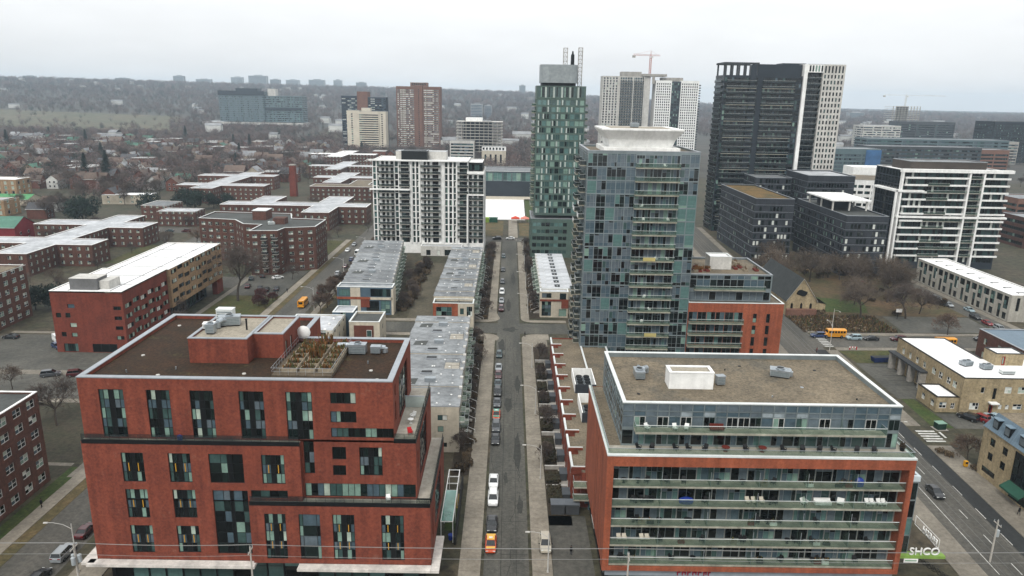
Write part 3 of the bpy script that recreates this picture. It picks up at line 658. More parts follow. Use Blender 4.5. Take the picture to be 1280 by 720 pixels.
# left wall hangs over the ground floor; narrow slots split it into vertical bands
sl_=[(y,y+.16,5.05,21.2,None,METAL_DARK) for y in (98.6,100.5,103.8,105.6)]
G.face((X0,yB),(0,-1),yB-93.8,5,21.4,[(yB-a[1],yB-a[0],*a[2:]) for a in sl_],BRICK_ORANGE,.12)
G.wall.box(X0+.001,X0+.95,93.8,95.75,5,21.4,BRICK_ORANGE,'LTB')
G.wall.box(X1-.75,X1,93.8,95.75,5,21.4,BRICK_ORANGE,'TB')
G.wall.box(X0,X1,93.8,95.75,4.3,5.0,BRICK_ORANGE,'')
G.face((X1,95.75),(0,1),yB-95.75,5,21.4,[],BRICK_ORANGE)
G.face((X1,yB),(-1,0),X1-X0,5,21.4,[],BRICK_ORANGE)
BAY=[W((1,1.4),(1.15,.6),pal='condo',fr=FRAME_G,fw=.06),W((1.2,1.2),1,pal='condo',fr=FRAME_G,fw=.06),W(3,(1,1),pal='condo',fr=FRAME_G,fw=.055),W((.8,1.6,.8),(2,.5),pal='condo',fr=FRAME_G,fw=.06)]
nb=17; bx0,bx1=X0+1.0,X1-.85; bw=(bx1-bx0)/nb
op=[]
for f in range(5):
    for i in range(nb): op.append((bx0+i*bw+.03,bx0+(i+1)*bw-.03,5.35+f*3.2+.1,5.35+f*3.2+2.72,BAY[(i*7+f*3)%4]))
G.face((X0+.95,95.75),(1,0),X1-X0-1.7,5,21.4,[(a-X0-.95,b-X0-.95,c,d,s) for a,b,c,d,s in op],CONC,.12)
for f in range(5):
    z=5.35+f*3.2; nu=6; uw=(bx1-bx0)/nu
    for i in range(nu): G.balcony(bx0+i*uw+.0,bx0+(i+1)*uw-.0,94.0,95.72,z,None,'F',1.1,SLAB,.26)
    for i in range(1,nu):
        m_=MB(); m_.box(bx0+i*uw-.02,bx0+i*uw+.02,94.12,95.7,z+.02,z+2.3,MATS['green_balcony_glass']); m_.box(bx0+i*uw-.03,bx0+i*uw+.03,94.08,94.12,z+.02,z+2.33,COPING); G.part('divider',m_)
# two-storey glass penthouse set back behind a terrace
PX0,PX1,PY0,PY1=16.9,57.2,97.0,118.6
PB=W(1,(.42,.42,.25),pal='steel',fr=FRAME_G,fw=.05)
n2=24; pw=(PX1-PX0)/n2; op=[]
for i in range(n2):
    a,b=PX0+i*pw+.03,PX0+(i+1)*pw-.03
    if i==n2-1: b=PX1-.02
    op.append((a,b,28.55,29.6,W(1,1,pal='spandrel',fr=FRAME_G,fw=.045))); op.append((a,b,27.75,28.5,W(1,1,pal='spandrel',fr=FRAME_G,fw=.045)))
    k=i%4
    sp=W(2,1,pal='dark',fr=FRAME_W,fw=.06) if k==1 or (i%7==3) else (W(2,1,pal='condo',fr=FRAME_G,fw=.05) if k==3 else W(1,1,pal='spandrel',fr=FRAME_G,fw=.045))
    op.append((a,b,26.0,27.7,sp)); op.append((a,b,23.3,25.6,W(2 if k%2 else 1,1,pal='condo',fr=FRAME_G,fw=.05)))
lw=[(y,y+1.75,z0,z1,W(1,1,pal='steel' if (k+int(z0))%3 else 'condo',fr=FRAME_G,fw=.045)) for k,y in enumerate(np.arange(PY0+.1,PY1-1.7,1.8)) for z0,z1 in ((28.55,29.6),(27.75,28.5),(26.0,27.7),(24.7,25.9),(23.3,24.6))]
G.block(FRAME_G,PX0,PX1,PY0,PY1,23.0,29.8,F=op,L=lw,R=lw,depth=.06,roof=GRAVEL,ph=.75,pt=.45,cop=COPING_WHITE)
nu=6; x0,x1=18.6,54.6; uw=(x1-x0)/nu
for i in range(nu): G.balcony(x0+i*uw,x0+(i+1)*uw,95.3,97.0,25.98,None,'F'+('L' if i==0 else '')+('R' if i==nu-1 else ''),1.05,SLAB,.28)
for i in range(1,nu):
    m_=MB(); m_.quad([(x0+i*uw,95.4,26),(x0+i*uw,97,26),(x0+i*uw,97,28),(x0+i*uw,96.7,28)],G_RAIL); G.part('divider',m_)
    m_=MB(); m_.quad([(x0+i*uw,94.9,23.1),(x0+i*uw,97,23.1),(x0+i*uw,97,25.6),(x0+i*uw,96.2,25.4)],G_RAIL); G.part('divider',m_)
m_=MB(); m_.box(X0+.35,X1-.35,94.15,97,23.0,23.06,PAVE); m_.box(X0+.35,PX0,97,yB-.3,23.0,23.06,GRAVEL); m_.box(PX1,X1-.35,97,yB-.3,23.0,23.06,PAVE); G.part('terrace',m_)
m_=MB()
m_.box(X0-.06,X1+.06,93.72,94.15,23.0,23.25,COPING_WHITE); m_.box(X0-.06,X0+.35,94.151,yB,23.0,23.25,COPING_WHITE); m_.box(X1-.35,X1+.06,94.151,yB,23.0,23.25,COPING_WHITE); G.part('parapet_coping',m_)
m_=MB()
m_.box(X0+.1,X1-.1,94.2,94.23,23.27,24.0,G_RAIL); m_.box(X0+.1,X1-.1,94.18,94.25,24.0,24.05,COPING); m_.box(X0+.2,X0+.23,94.3,yB,23.27,24.0,G_RAIL); m_.box(X0+.17,X0+.26,94.3,yB,24.0,24.05,COPING); m_.box(X1-.23,X1-.2,94.3,yB,23.27,24.0,G_RAIL); m_.box(X1-.26,X1-.17,94.3,yB,24.0,24.05,COPING)
G.part('terrace_rail',m_)
# ground floor shops and sign band
G.block(METAL_DARK,X0+.8,X1-.5,95.0,yB-1,0,4.3,F=[(x,x+2.6,.3,3.1,SHOP) for x in np.arange(X0+1.2,X1-3.2,2.75)],L=[(y,y+2.4,.4,3.4,SHOP) for y in np.arange(97,117,3)],skip='K')
m_=MB(); m_.box(X0+.6,X1-.3,94.5,94.95,3.0,4.28,mat('grey_sign_band',(.30,.33,.36),fine=.08)); G.part('sign_band',m_)
# glazed stair with a pale blue frame at the far right end
m_=MB()
GF=mat('pale_blue_frame',(.52,.58,.60),fine=.06)
for x0_,x1_,y0_,y1_ in ((58.65,62.6,98.5,98.9),(58.65,62.6,104.6,105),(62.2,62.6,98.9,104.6)): m_.box(x0_,x1_,y0_,y1_,17.0,17.9,GF)
m_.box(58.65,62.2,98.9,104.6,16.9,17.1,GREY_ROOF); G.part('stair_roof',m_)
SG=[(a,a+1.2,z,z+2.9,W(1,1,pal='green',fr=FRAME_G,fw=.05)) for a in (58.75,60,61.25) for z in np.arange(4.8,15,3.02)]
SR=[(a,a+1.35,z,z+2.9,W(1,1,pal='green',fr=FRAME_G,fw=.05)) for a in (98.8,100.2,101.6,103) for z in np.arange(4.8,15,3.02)]
G.block(FRAME_G,58.65,62.5,98.6,104.8,4.6,16.9,F=SG,R=SR,depth=.07,skip='L',bottom=CONC)
for k,(x,y) in enumerate(((22,114),(30,112),(39,114.5),(40,101.5),(51,113),(52.5,101),(46,105.5),(36,112.5),(20,102))):
    m_=MB(); m_.tube((x,y,29.05),(x,y,29.3 if k%2 else 29.12),.12 if k%2 else .28,.1 if k%2 else .28,8,METAL_DARK if k%3 else METAL); G.part('roof_drain',m_)
G.finish()
rooftop_unit(21.2,108.8,29.05,1.5,2.6,1.3,'grey gravel roof cooler left of the white plant box',.0,(1.5,2.0),1)
rooftop_unit(33.4,106.2,29.05,1.3,1.0,1.5,'small dark grey unit right of the white plant box on gravel roof',.15)
rooftop_unit(44.2,110.2,29.05,3.0,1.8,1.2,'silver ducted unit alone at the right of the gravel roof',-.35,(1.6,.6),1)
wb=Bldg('plant_room','white open-topped plant enclosure standing on the gravel roof','plant room',24.8,104.2,29.05)
wb.block(WHITE,25.0,31.8,104.2,107.2,29.05,31.7,roof=GRAVEL_PALE,ph=.12,pt=.4,cop=WHITE); wb.finish()
def text_mesh(s,size,ext):
    c=D.curves.new('lettering','FONT'); c.body=s; c.size=size; c.extrude=ext
    o=D.objects.new('lettering',c); COL.objects.link(o); bpy.context.view_layer.update()
    me=D.meshes.new_from_object(o.evaluated_get(bpy.context.evaluated_depsgraph_get())); D.objects.remove(o); return me
sg=thing('store_sign','white letters SHCO above a lime green canopy edge by the glass block','sign',(58.7,99.0,4.6))
m_=MB(); m_.box(.1,9.4,-1.2,0,-.35,.1,mat('lime_green_canopy',(.25,.38,.10),fine=.08)); m_.build('canopy',sg)
m_=MB(); m_.box(3.0,5.2,-1.28,-1.22,-1.0,-.36,WHITE); m_.box(3.2,5.0,-1.30,-1.285,-.75,-.6,mat('sign_green',(.05,.25,.10))); m_.build('panel',sg)
me=text_mesh('SHCO',1.75,.08); me.materials.append(WHITE); o=link('lettering',me,sg,(3.75,-1.0,.22)); o.rotation_euler=(PI/2,0,0)
me=text_mesh('FRESH',1.5,.08); me.materials.append(WHITE); o2=link('lettering',me,sg,(9.2,1.0,.4)); o2.rotation_euler=(PI/2,0,PI/2)
m_=MB(); m_.path([(9.25,.6,.25),(9.25,7.4,.25),(9.25,7.4,1.8),(9.25,.6,1.8),(9.25,.6,.25)],.05,5,WHITE); m_.build('letter_frame',sg)
rs=thing('shop_sign','dark red raised shop lettering on the grey ground floor band','sign',(26,94.4,3.25))
m_=MB(); R=random.Random(3); MG=mat('magenta_letters',(.30,.01,.05),rough=.4)
x=0
for k in range(7):
    wd=R.uniform(.45,.7); m_.box(x,x+.16,-.05,.09,0,1.0,MG); m_.box(x+.161,x+wd,-.05,.09,.82,1.0,MG); m_.box(x+.161,x+wd*.9,-.05,.09,.42,.58,MG)
    if k%2: m_.box(x+wd-.15,x+wd+.01,-.05,.09,.1,.8,MG)
    x+=wd+.22
m_.build('letters',rs)
# balcony furniture
z1=5.35+3*3.2+.01
bench_i=0
chair('wicker_armchair','white wicker armchair left of the white sofa on a lower balcony',(43.9,95.0,z1),.5,WHITE,w=.95)
so_=thing('wicker_sofa','white wicker sofa between two white armchairs on a lower balcony','sofa',(46.6,95.1,z1))
for nm,bx in (('seat',(-1.2,1.2,-.45,.45,.15,.45)),('backrest',(-1.2,1.2,.25,.45,.45,.9)),('armrest',(-1.2,-1,-.45,.25,.45,.65)),('armrest',(1.0,1.2,-.45,.25,.45,.65))):
    b=MB(); b.box(*bx,WHITE); b.build(nm,so_)
chair('wicker_armchair','white wicker armchair right of the white sofa on a lower balcony',(49.2,95.0,z1),-.5,WHITE,w=.95)
for k,x in enumerate((53.2,53.9,54.9,55.6)): chair('patio_chair','white low-backed chair in the row near the right balcony end',(x,95.0,z1),.1,WHITE,'white chairs near the right balcony end')
for k,x in enumerate((35.6,36.5,37.7)): chair('patio_chair','cream folding chair in the row of three on a middle balcony',(x,95.0,z1),.1,TANF,'cream chairs on a middle balcony')
tb=MB(); tb.loft([[(1.1*math.cos(a)*s_,.5*math.sin(a)*s_,z) for a in np.linspace(0,2*PI,13)[:-1]] for z,s_ in ((0,.9),(.4,1),(.75,.9),(.95,.4))],MATS['blue_plastic'])
tag(tb.build('tarpaulin_heap',None,(26.6,95.0,z1)),'bright blue tarpaulin over furniture on the left balconies','tarpaulin')
tb=MB(); tb.loft([[(.75*math.cos(a)*s_,.45*math.sin(a)*s_,z) for a in np.linspace(0,2*PI,11)[:-1]] for z,s_ in ((0,.9),(.5,1),(1.0,.85),(1.3,.4))],MATS['blue_plastic'])
tag(tb.build('covered_furniture',None,(51.5,95.0,5.35+4*3.2)),'blue covered furniture stack on the top brick-framed balcony','furniture cover')
for k,x in enumerate((15.6+.9,17.3,19.9,20.7)): chair('patio_chair','grey folding chair on the low left balcony',(x+.6,95.0,5.35+3.2+.01),.1,TANF,'grey chairs on the low left balcony')
rsf=thing('garden_sofa','dark red slatted garden sofa on the penthouse balcony','sofa',(30.4,96.1,26.0))
RS=mat('rust_red_timber',(.17,.035,.022),fine=.15)
for nm,bx in (('seat',(-1,1,-.35,.35,.25,.42)),('backrest',(-1,1,.25,.35,.42,1.0)),('armrest',(-1.05,-.95,-.35,.3,.42,.65)),('armrest',(.95,1.05,-.35,.3,.42,.65))):
    b=MB(); b.box(*bx,RS); b.build(nm,rsf)
chair('patio_chair','white chair at the left end of the penthouse balcony',(20.4,96.0,26.0),.6,WHITE)
chair('patio_chair','tall white chair in the middle left of the penthouse balcony',(24.4,96.0,26.0),.2,WHITE)
chair('patio_chair','white chair beside the glass divider on the penthouse balcony',(26.0,96.0,26.0),-.4,WHITE)
BLK=mat('black_rattan',(.02,.02,.022),rough=.6); 
R=random.Random(5)

for f in range(5):
    for k in range(15):
        x=bx0+1.2+R.random()*(bx1-bx0-2.4)
        if f==3 and (24.5<x<29 or 34<x<38.5 or 42.5<x<57): continue
        if f==1 and x<22.5: continue
        if f==4 and 50<x<53: continue
        if k>10:
            m=(RS,FR2,WHITE,BLK)[(k+f)%4]; nm=('rust red','pale timber','white','black')[(k+f)%4]
            o=thing('balcony_planter',nm+' planter box with dry stems on a glass balcony of the front block','planter',(x,94.6,5.36+f*3.2),0,nm+' planters on the front balconies')
            b=MB(); b.box(-.5,.5,-.18,.18,0,.45,m); b.build('box',o); b=MB()
            for j in range(12): a_=R.uniform(-.45,.45); h_=R.uniform(.2,.7); e_=R.uniform(-.12,.12); b.quad([(a_-.04,0,.45),(a_+.04,0,.45),(a_+.06+e_,e_,.45+h_),(a_-.06+e_,e_,.45+h_)],MATS['dull_green_stems'] if j%3 else MATS['dry_rust_stems'])
            b.build('plants',o)
        elif R.random()<.55: chair('patio_chair','dark patio chair standing on a glass balcony of the front block',(x,94.95,5.36+f*3.2),R.uniform(-1,1),BLK if R.random()<.7 else METAL_DARK,'dark patio chairs on the front balconies')
        else: table('small dark balcony table on the front glass block',(x,94.95,5.36+f*3.2),.42,BLK,.7,'small tables on the front balconies')
for k in range(14):
    x=19+k*2.6+R.uniform(-.6,.6)
    m=R.choice([BLK,BLK,RS,BLK])
    if m is RS: table('rust coloured table on the terrace behind the orange parapet',(x,95.6,23.07),.6,RS,.72,'rust tables on the roof terrace')
    else: chair('patio_chair','black chair on the terrace behind the orange parapet',(x,95.6,23.07),R.uniform(-1,1),BLK,'black chairs on the roof terrace')
pt=thing('potted_shrub','dark potted shrub at the right corner of the penthouse terrace','potted plant',(57.9,96.6,23.06))
b=MB(); b.tube((0,0,0),(0,0,.5),.28,.36,10,METAL_DARK); b.build('pot',pt)
b=MB()
for k in range(60):
    a,h=R.uniform(0,2*PI),R.uniform(.4,1.3); r=R.uniform(0,.45); c_=Vector((r*math.cos(a),r*math.sin(a),h)); u=Vector((R.uniform(-1,1),R.uniform(-1,1),R.uniform(-1,1)))*.14; v=u.orthogonal().normalized()*.1
    b.quad([c_-u-v,c_+u-v,c_+u+v,c_-u+v],SOIL)
b.build('foliage',pt)
# ------------------------------------------------------------------ tall glass tower (centre) and its brick podium
T=Bldg('glass_tower','tall blue green glass apartment tower with stacked balconies and a white flared roof house','apartment tower',19.8,187)
FH=3.45; NF=17; tz=NF*FH
TX0,TX1,TY0,TY1=19.8,48.4,187,211
op=[]
CP=[W((1,1),(.85,1.5,.35),pal='steel',fr=FRAME_G,fw=.07),W((1,1),(.7,1.6,.4),pal='condo',fr=FRAME_G,fw=.07),W((1,1,.6),(.9,1.5,.3),pal='steel',fr=FRAME_G,fw=.07),W((1,1),(.9,1.5,.4),pal='dark',fr=FRAME_G,fw=.07),W(1,(.5,2),pal='aqua',fr=FRAME_G,fw=.07)]
R=random.Random(21)
for f in range(NF):
    z=f*FH
    for i in range(5):
        a=TX0+.12+i*2.46; k=(3 if R.random()<.6 else 0) if i in (1,) else R.choices((0,1,2,3,4),(4,2.5,3,.7,.9))[0]
        op.append((a,a+2.42,z+.12,z+FH-.06,CP[k]))
    for i in range(5):
        a=32.2+i*2.24; op.append((a+.04,a+2.2,z+.12,z+FH-.35,W(R.choice((2,3)),(1,.4) if R.random()<.3 else 1,pal='condo',fr=FRAME_G,fw=.07)))
    for i in range(2):
        a=43.5+i*2.44; op.append((a,a+2.38,z+.12,z+FH-.06,CP[R.choices((0,1,4,3),(2,2,2,1))[0]]))
lf=[]
for f in range(NF):
    z=f*FH
    for i in range(9):
        a=TY0+.15+i*2.63; lf.append((a,a+2.58,z+.12,z+FH-.1,CP[R.choices((0,1,2,3,4),(2,3,2,3,.6))[0]]))
T.block(FRAME_G,TX0,TX1,TY0,TY1,0,tz+.6,F=op,L=lf,depth=.08,roof=GRAVEL,ph=.5,pt=.5,cop=COPING,variants=4)
for f in range(1,NF):
    T.balcony(32.1,43.4,185.5,186.98,f*FH+.05,None,'FLR',1.1,SLAB,.28)
    T.balcony(18.3,19.78,190.2,195.2,f*FH+.05,G_RAIL_D,'FLK',1.1,SLAB,.28)
    T.balcony(18.3,19.78,202.5,208.0,f*FH+.05,G_RAIL_D,'FLK',1.1,SLAB,.28)
m_=MB(); m_.box(24.2,44.0,190.5,208,tz+.1,tz+1.2,WHITE)
ri=lambda x0,x1,y0,y1,z:[(x0,y0,z),(x1,y0,z),(x1,y1,z),(x0,y1,z)]
m_.loft([ri(26,42.2,192.5,206,tz+1.2),ri(25.5,42.8,191.6,206.8,tz+3.2),ri(23.6,44.6,189.8,208.5,tz+5.6),ri(23.6,44.6,189.8,208.5,tz+6.0)],WHITE)
m_.box(26,42,192.3,206,tz+6.0,tz+6.06,GRAVEL_PALE)
for k in range(4):
    xx=27.5+k*4.4; m_.quad([(xx,191.55,tz+3.3),(xx+.35,191.55,tz+3.3),(xx+2.0,190.2,tz+5.2),(xx+1.6,190.2,tz+5.2)],METAL_DARK)
T.part('roof_house',m_)
T.finish()
rooftop_unit(33,198,tz+6.06,2.2,1.6,1.1,'grey unit on the white flared roof house of the tower',0,None,1)
R=random.Random(31)
for f in range(1,NF):
    for k in range(2):
        x=33+R.random()*9
        chair('patio_chair','dark chair on a front balcony of the tall glass tower',(x,186.3,f*FH+.06),R.uniform(-1,1),BLK if R.random()<.75 else WHITE,'chairs on the tower balconies')
bn=MB(); bn.box(-1.6,1.6,-.02,.02,0,.95,mat('yellowed_cloth',(.46,.40,.18),fine=.15)); tag(bn.build('cloth_screen',None,(38.4,185.44,3*FH+.1)),'yellowish cloth screen tied to a low tower balcony rail','cloth screen')
tag(dup(bn and D.objects['cloth_screen'],(36.8,185.44,9*FH+.1)),'pale cloth screen tied to a balcony rail halfway up the tower')
tag(D.objects['cloth_screen'],'yellowish cloth screen tied to a low tower balcony rail')
Q=Bldg('podium_block','orange brick and glass podium block attached behind the tall glass tower','apartment building',48.6,187.5)
op=[]
for f in range(5):
    for i in range(6): a=48.8+i*2.45; op.append((a,a+2.35,1+f*3.3+.1,1+f*3.3+2.8,W(2,1,pal='condo',fr=FRAME_G,fw=.07)))
for x in (66.2,69.8): 
    for f in range(5): op.append((x,x+1.0,1+f*3.3,1+f*3.3+2.5,W(1,2,pal='dark',fr=FRAME)))
Q.block(BRICK_ORANGE,48.6,74.2,187.5,214,0,19.6,F=op,roof=GRAVEL,ph=.2,cop=COPING_WHITE)
op=[(48.9+i*1.82,48.9+i*1.82+1.76,z0,z1,W(1,1,pal='steel' if (i*3+int(z0))%4 else 'dark',fr=FRAME_G,fw=.05)) for i in range(12) for z0,z1 in ((19.9,22.2),(23.2,25.6),(25.7,26.7))]
Q.block(FRAME_G,48.6,71.0,189.3,211,19.6,27,F=op,R=[(190+i*2.1,192+i*2.1,z0,z1,W(1,1,pal='steel',fr=FRAME_G,fw=.05)) for i in range(9) for z0,z1 in ((19.9,22.2),(23.2,26.6))],depth=.08,roof=GRAVEL,ph=.5,cop=COPING)
for f in range(1,5): Q.balcony(48.8,63.4,186.1,187.48,1+f*3.3,None,'FR',1.1,SLAB,.26)
Q.balcony(50,69,187.9,189.3,23.0,None,'FLR',1.05,SLAB,.26)
Q.block(CONC_PALE,56,62,197,202,26.6,30.2,roof=WHITE_ROOF,ph=.2,cop=COPING_WHITE)
Q.finish()
R=random.Random(8)
for k in range(16):
    x,y=R.choice([(R.uniform(50,55),R.uniform(192,208)),(R.uniform(63,70),R.uniform(191,208))])
    p=thing('roof_planter','timber roof planter with brown dead plants beside the podium roof house','planter',(x,y,26.5),R.choice((0,PI/2)),'planters on the podium roof')
    b=MB(); b.box(-1.3,1.3,-.5,.5,0,.5,RS if k%2 else FR2); b.build('box',p)
    q=MB()
    for j in range(30):
        a=R.uniform(-1.2,1.2); c_=R.uniform(-.4,.4); h=R.uniform(.2,.9); e=R.uniform(-.2,.2); q.quad([(a-.05,c_,.5),(a+.05,c_,.5),(a+.1+e,c_+e,.5+h),(a-.1+e,c_+e,.5+h)],mat('dry_rust_stems',(.19,.095,.03)))
    q.build('plants',p)
# ------------------------------------------------------------------ helpers for the middle distance
def facade_poly(B, poly, z0, z1, m, spec, fh, bay, ww, wh, sill=.9, depth=.18, start=None, faces=None, variants=4, skipf=None):
    n=len(poly); nf=max(1,int(round((z1-z0-.3)/fh)))
    for a in range(n):
        p,q=poly[a],poly[(a+1)%n]; Ln=math.hypot(q[0]-p[0],q[1]-p[1]); U=((q[0]-p[0])/Ln,(q[1]-p[1])/Ln)
        N=(U[1],-U[0]); mid=((p[0]+q[0])/2,(p[1]+q[1])/2); vis=N[0]*(CAM[0]-mid[0])+N[1]*(CAM[1]-mid[1])>0
        k=max(1,int((Ln-.6)/bay)); rc=[]
        if vis and Ln>2.2 and (faces is None or a in faces):
            rc=grid(.3,Ln-.3,k,min(ww,(Ln-.6)/k-.2),z0+sill,fh,nf,wh,spec,skipf)
        B.face(p,U,Ln,z0,z1,rc,m,depth,variants)
def place_poly(pts,cx,cy,ang):
    c,s=math.cos(math.radians(ang)),math.sin(math.radians(ang)); return [(cx+x*c-y*s,cy+x*s+y*c) for x,y in pts]
def mk_building(name,label,cat,poly,z1,m,spec,fh,bay,ww,wh,roof,cop=None,ph=.5,sill=.9,group=None,cap=100,z0=0,skipf=None,base=0.,done=True,depth=.18):
    cx=sum(p[0] for p in poly)/len(poly); cy=sum(p[1] for p in poly)/len(poly)
    B=Bldg(name,label,cat,cx,cy,base,group=group,cap=cap)
    facade_poly(B,poly,z0+base,z1+base,m,spec,fh,bay,ww,wh,sill,skipf=skipf,depth=depth)
    B.flat_roof(poly,z1+base+.02,roof,m,ph,.35,cop or COPING)
    if done: B.finish()
    return B
OLD=W(2,(1,1),pal='old',fr=FRAME_P,fw=.09)
# ------------------------------------------------------------------ rows of townhouses
def townhouse(name,label,Lx,Ly,z1,wallm,roofm,front,group,balc=True,stairs=True,style=0,var=0):
    """unit with its street wall at local x=0 facing +x, running back to x=-Lx; y from 0 to Ly"""
    B=Bldg(name,label,'house',0,0,group=group)
    gl=W(2,(1,1.4),pal='green',fr=FRAME_G,fw=.07)
    R=[(.4,2.2,.4,2.7,W(1,1,pal='dark')),(2.7,Ly-.4,.8,2.7,gl),(.4,Ly-.5,3.8,6.0,gl),(.4,2.3,7.1,9.2,gl),(2.9,Ly-.4,7.1,9.2,gl)]
    Lw=[(.4,2.2,3.8,6.0,gl),(2.9,Ly-.4,3.8,6.0,gl),(.4,2.2,7.1,9.0,gl),(2.9,Ly-.4,7.1,9.0,gl)]
    F=[]
    if front==1: F=[(-4.4,-3.2,4.6,5.9,W(1,1,pal='green')),(-4.4,-2.4,7.2,8.4,W(2,1,pal='green')),(-4.2,-2.5,1.2,2.2,W(1,1,pal='dark'))]
    B.block(wallm,-Lx,0,.0,Ly,0,z1,F=F,R=R,L=Lw,depth=.15)
    m=MB(); m.box(-Lx-.12,.14,-.0,Ly,z1,z1+.16,roofm); m.box(-Lx-.16,.18,-.004,Ly+.004,z1+.02,z1+.12,COPING if style!=2 else COPING_WHITE,'TB'); B.part('roof',m)
    RV=random.Random(var*7+int(Lx)); zr=z1+.16
    for k in range((2,4,3)[var]):
        x,y=RV.uniform(-Lx+1.5,-1.5),RV.uniform(.7,Ly-.7); m=MB(); m.tube((x,y,zr-.02),(x,y,zr+.14),.19,.17,8,COPING_WHITE); m.tube((x,y,zr+.14),(x,y,zr+.24),.24,.08,8,WHITE); B.part('roof_vent',m)
    if var==0: m=MB(); m.box(-Lx*.62,-Lx*.46,Ly*.3,Ly*.72,zr,zr+.05,METAL_DARK); m.box(-Lx*.63,-Lx*.45,Ly*.27,Ly*.299,zr,zr+.35,COPING); B.part('roof_well',m)
    if var==1: m=MB(); m.box(-Lx*.55,-Lx*.55+2.4,Ly*.35,Ly*.35+1.3,zr,zr+.9,METAL); B.part('roof_box',m); m=MB(); m.sheet([(-Lx*.9,.6),(-Lx*.68,.5),(-Lx*.66,Ly*.8),(-Lx*.88,Ly*.7)],zr+.006,ROOF_DARK); B.part('roof_patch',m)
    if var==2: m=MB(); m.sheet([(-Lx*.3,.4),(-1.0,.4),(-1.0,Ly-.4),(-Lx*.3,Ly-.4)],zr+.006,PAVE); B.part('roof_terrace',m); m=MB(); railing(m,[(-Lx*.3,.4),(-1.0,.4),(-1.0,Ly-.4),(-Lx*.3,Ly-.4)],zr,1.0,METAL_DARK,None,1.4); B.part('terrace_rail',m)
    if balc:
        B.balcony(.02,1.7,.5,Ly-1.3,3.5,G_RAIL,'FKR',1.05,CONC_PALE,.3)
        B.balcony(.02,1.1,.5,Ly-2.3,6.8,G_RAIL,'FKR',1.05,CONC_PALE,.25)
    m=MB(); m.box(-.5,.16,Ly-.9,Ly-.1,z1-1.4,z1+.55,CONC_PALE); B.part('chimney',m)
    if stairs:
        s=MB()
        for k in range(5): s.box(.02,2.2-k*.4,Ly-1.25,Ly-.15,k*.22,(k+1)*.22,CONC)
        B.part('steps',s)
        r=MB(); r.tube((.3,Ly-1.28,2.1),(3.0,Ly-1.28,.9),.045,.045,4,WHITE); r.tube((3.0,Ly-1.28,0),(3.0,Ly-1.28,.9),.04,.04,4,WHITE); B.part('handrail',r)
    B.off=(0,0,0)
    return B.finish()
CREAM_W=mat('cream_panel',(.50,.46,.38),(.42,.385,.32),scale=.3,fine=.1,streak=.1)
# nearest row, left of the street
u0=townhouse('townhouse','nearest grey-roofed townhouse of the row, its cream end wall facing the brick house',15,5.15,10.2,CREAM_W,GREY_ROOF,1,None)
u0.location=(-9.6,138.4,0)
u1=townhouse('townhouse','grey-roofed townhouse in the cream row left of the street beside the parked cars',15,5.15,10.2,CREAM_W,GREY_ROOF,0,'townhouses in the near left row')
UV=[u1]+[townhouse('townhouse',l_,15,5.15,10.2,CREAM_W,GREY_ROOF,0,g_,var=v_) for v_,l_,g_ in ((1,'grey-roofed townhouse with a metal roof box in the row beside the parked cars','roof box townhouses in the near left row'),(2,'grey-roofed townhouse with a railed roof deck in the row beside the parked cars','roof deck townhouses in the near left row'))]; US=set()
for k in range(1,12):
    q=(0,1,0,2,0,0,1,2,0,1,0)[k-1]; o=UV[q] if q not in US else dup(UV[q],(0,0,0)); US.add(q)
    o.location=(-9.6-.10*k-(.25 if k%3==0 else 0),138.4+5.17*k,(0,.3,.3,0,0,.35,.35,.35,.1,.1,.4)[k-1])
# row beyond the cross street
v0=townhouse('townhouse','far row end townhouse with a roof terrace over red and cream end walls',13,5.6,9.2,CREAM_W,GREY_ROOF,0,None)
v0.location=(-10.9,227.5,0)
v1=townhouse('townhouse','grey-roofed townhouse in the row beyond the cross street, left of the main road',13,5.6,9.2,CREAM_W,GREY_ROOF,0,'townhouses in the far left row')
VV=[v1]+[townhouse('townhouse',l_,13,5.6,9.2,CREAM_W,GREY_ROOF,0,g_,var=v_) for v_,l_,g_ in ((1,'grey-roofed townhouse with a metal roof box in the row beyond the cross street','roof box townhouses in the far left row'),(2,'grey-roofed townhouse with a railed roof deck in the row beyond the cross street','roof deck townhouses in the far left row'))]; US=set()
for k in range(1,14):
    q=(0,2,0,0,1,0,2,0,1,0,0,2,0)[k-1]; o=VV[q] if q not in US else dup(VV[q],(0,0,0)); US.add(q); o.location=(-10.9,227.5+5.62*k,(0,.3,0)[k%3])
EF=Bldg('row_end_house','red and cream end house with glass bays and a roof terrace beyond the cross street','house',-23.5,223.2)
gl4=W(3,2,pal='green',fr=FRAME_G,fw=.08)
EF.block(BRICK_ORANGE,-23.6,-15.7,222,227.3,0,8.4,F=[(-22.6,-17.6,4.2,7.2,gl4),(-22,-18.5,.5,3.2,gl4)],L=[(223,226,4,7,gl4)],skip='K')
EF.block(CREAM_W,-15.65,-10.7,222,227.3,0,8.4,F=[(-15.0,-13.8,4.8,6.8,W(1,1,pal='dark')),(-12.9,-11.1,4.2,7.4,gl4),(-14.5,-12.8,.5,3,W(1,1,pal='dark'))],R=[(223,226,4,7,gl4)],skip='K')
EF.flat_roof([(-23.6,222),(-10.7,222),(-10.7,227.3),(-23.6,227.3)],8.45,ROOF_DARK,CREAM_W,.7,.3,COPING_WHITE); EF.finish()
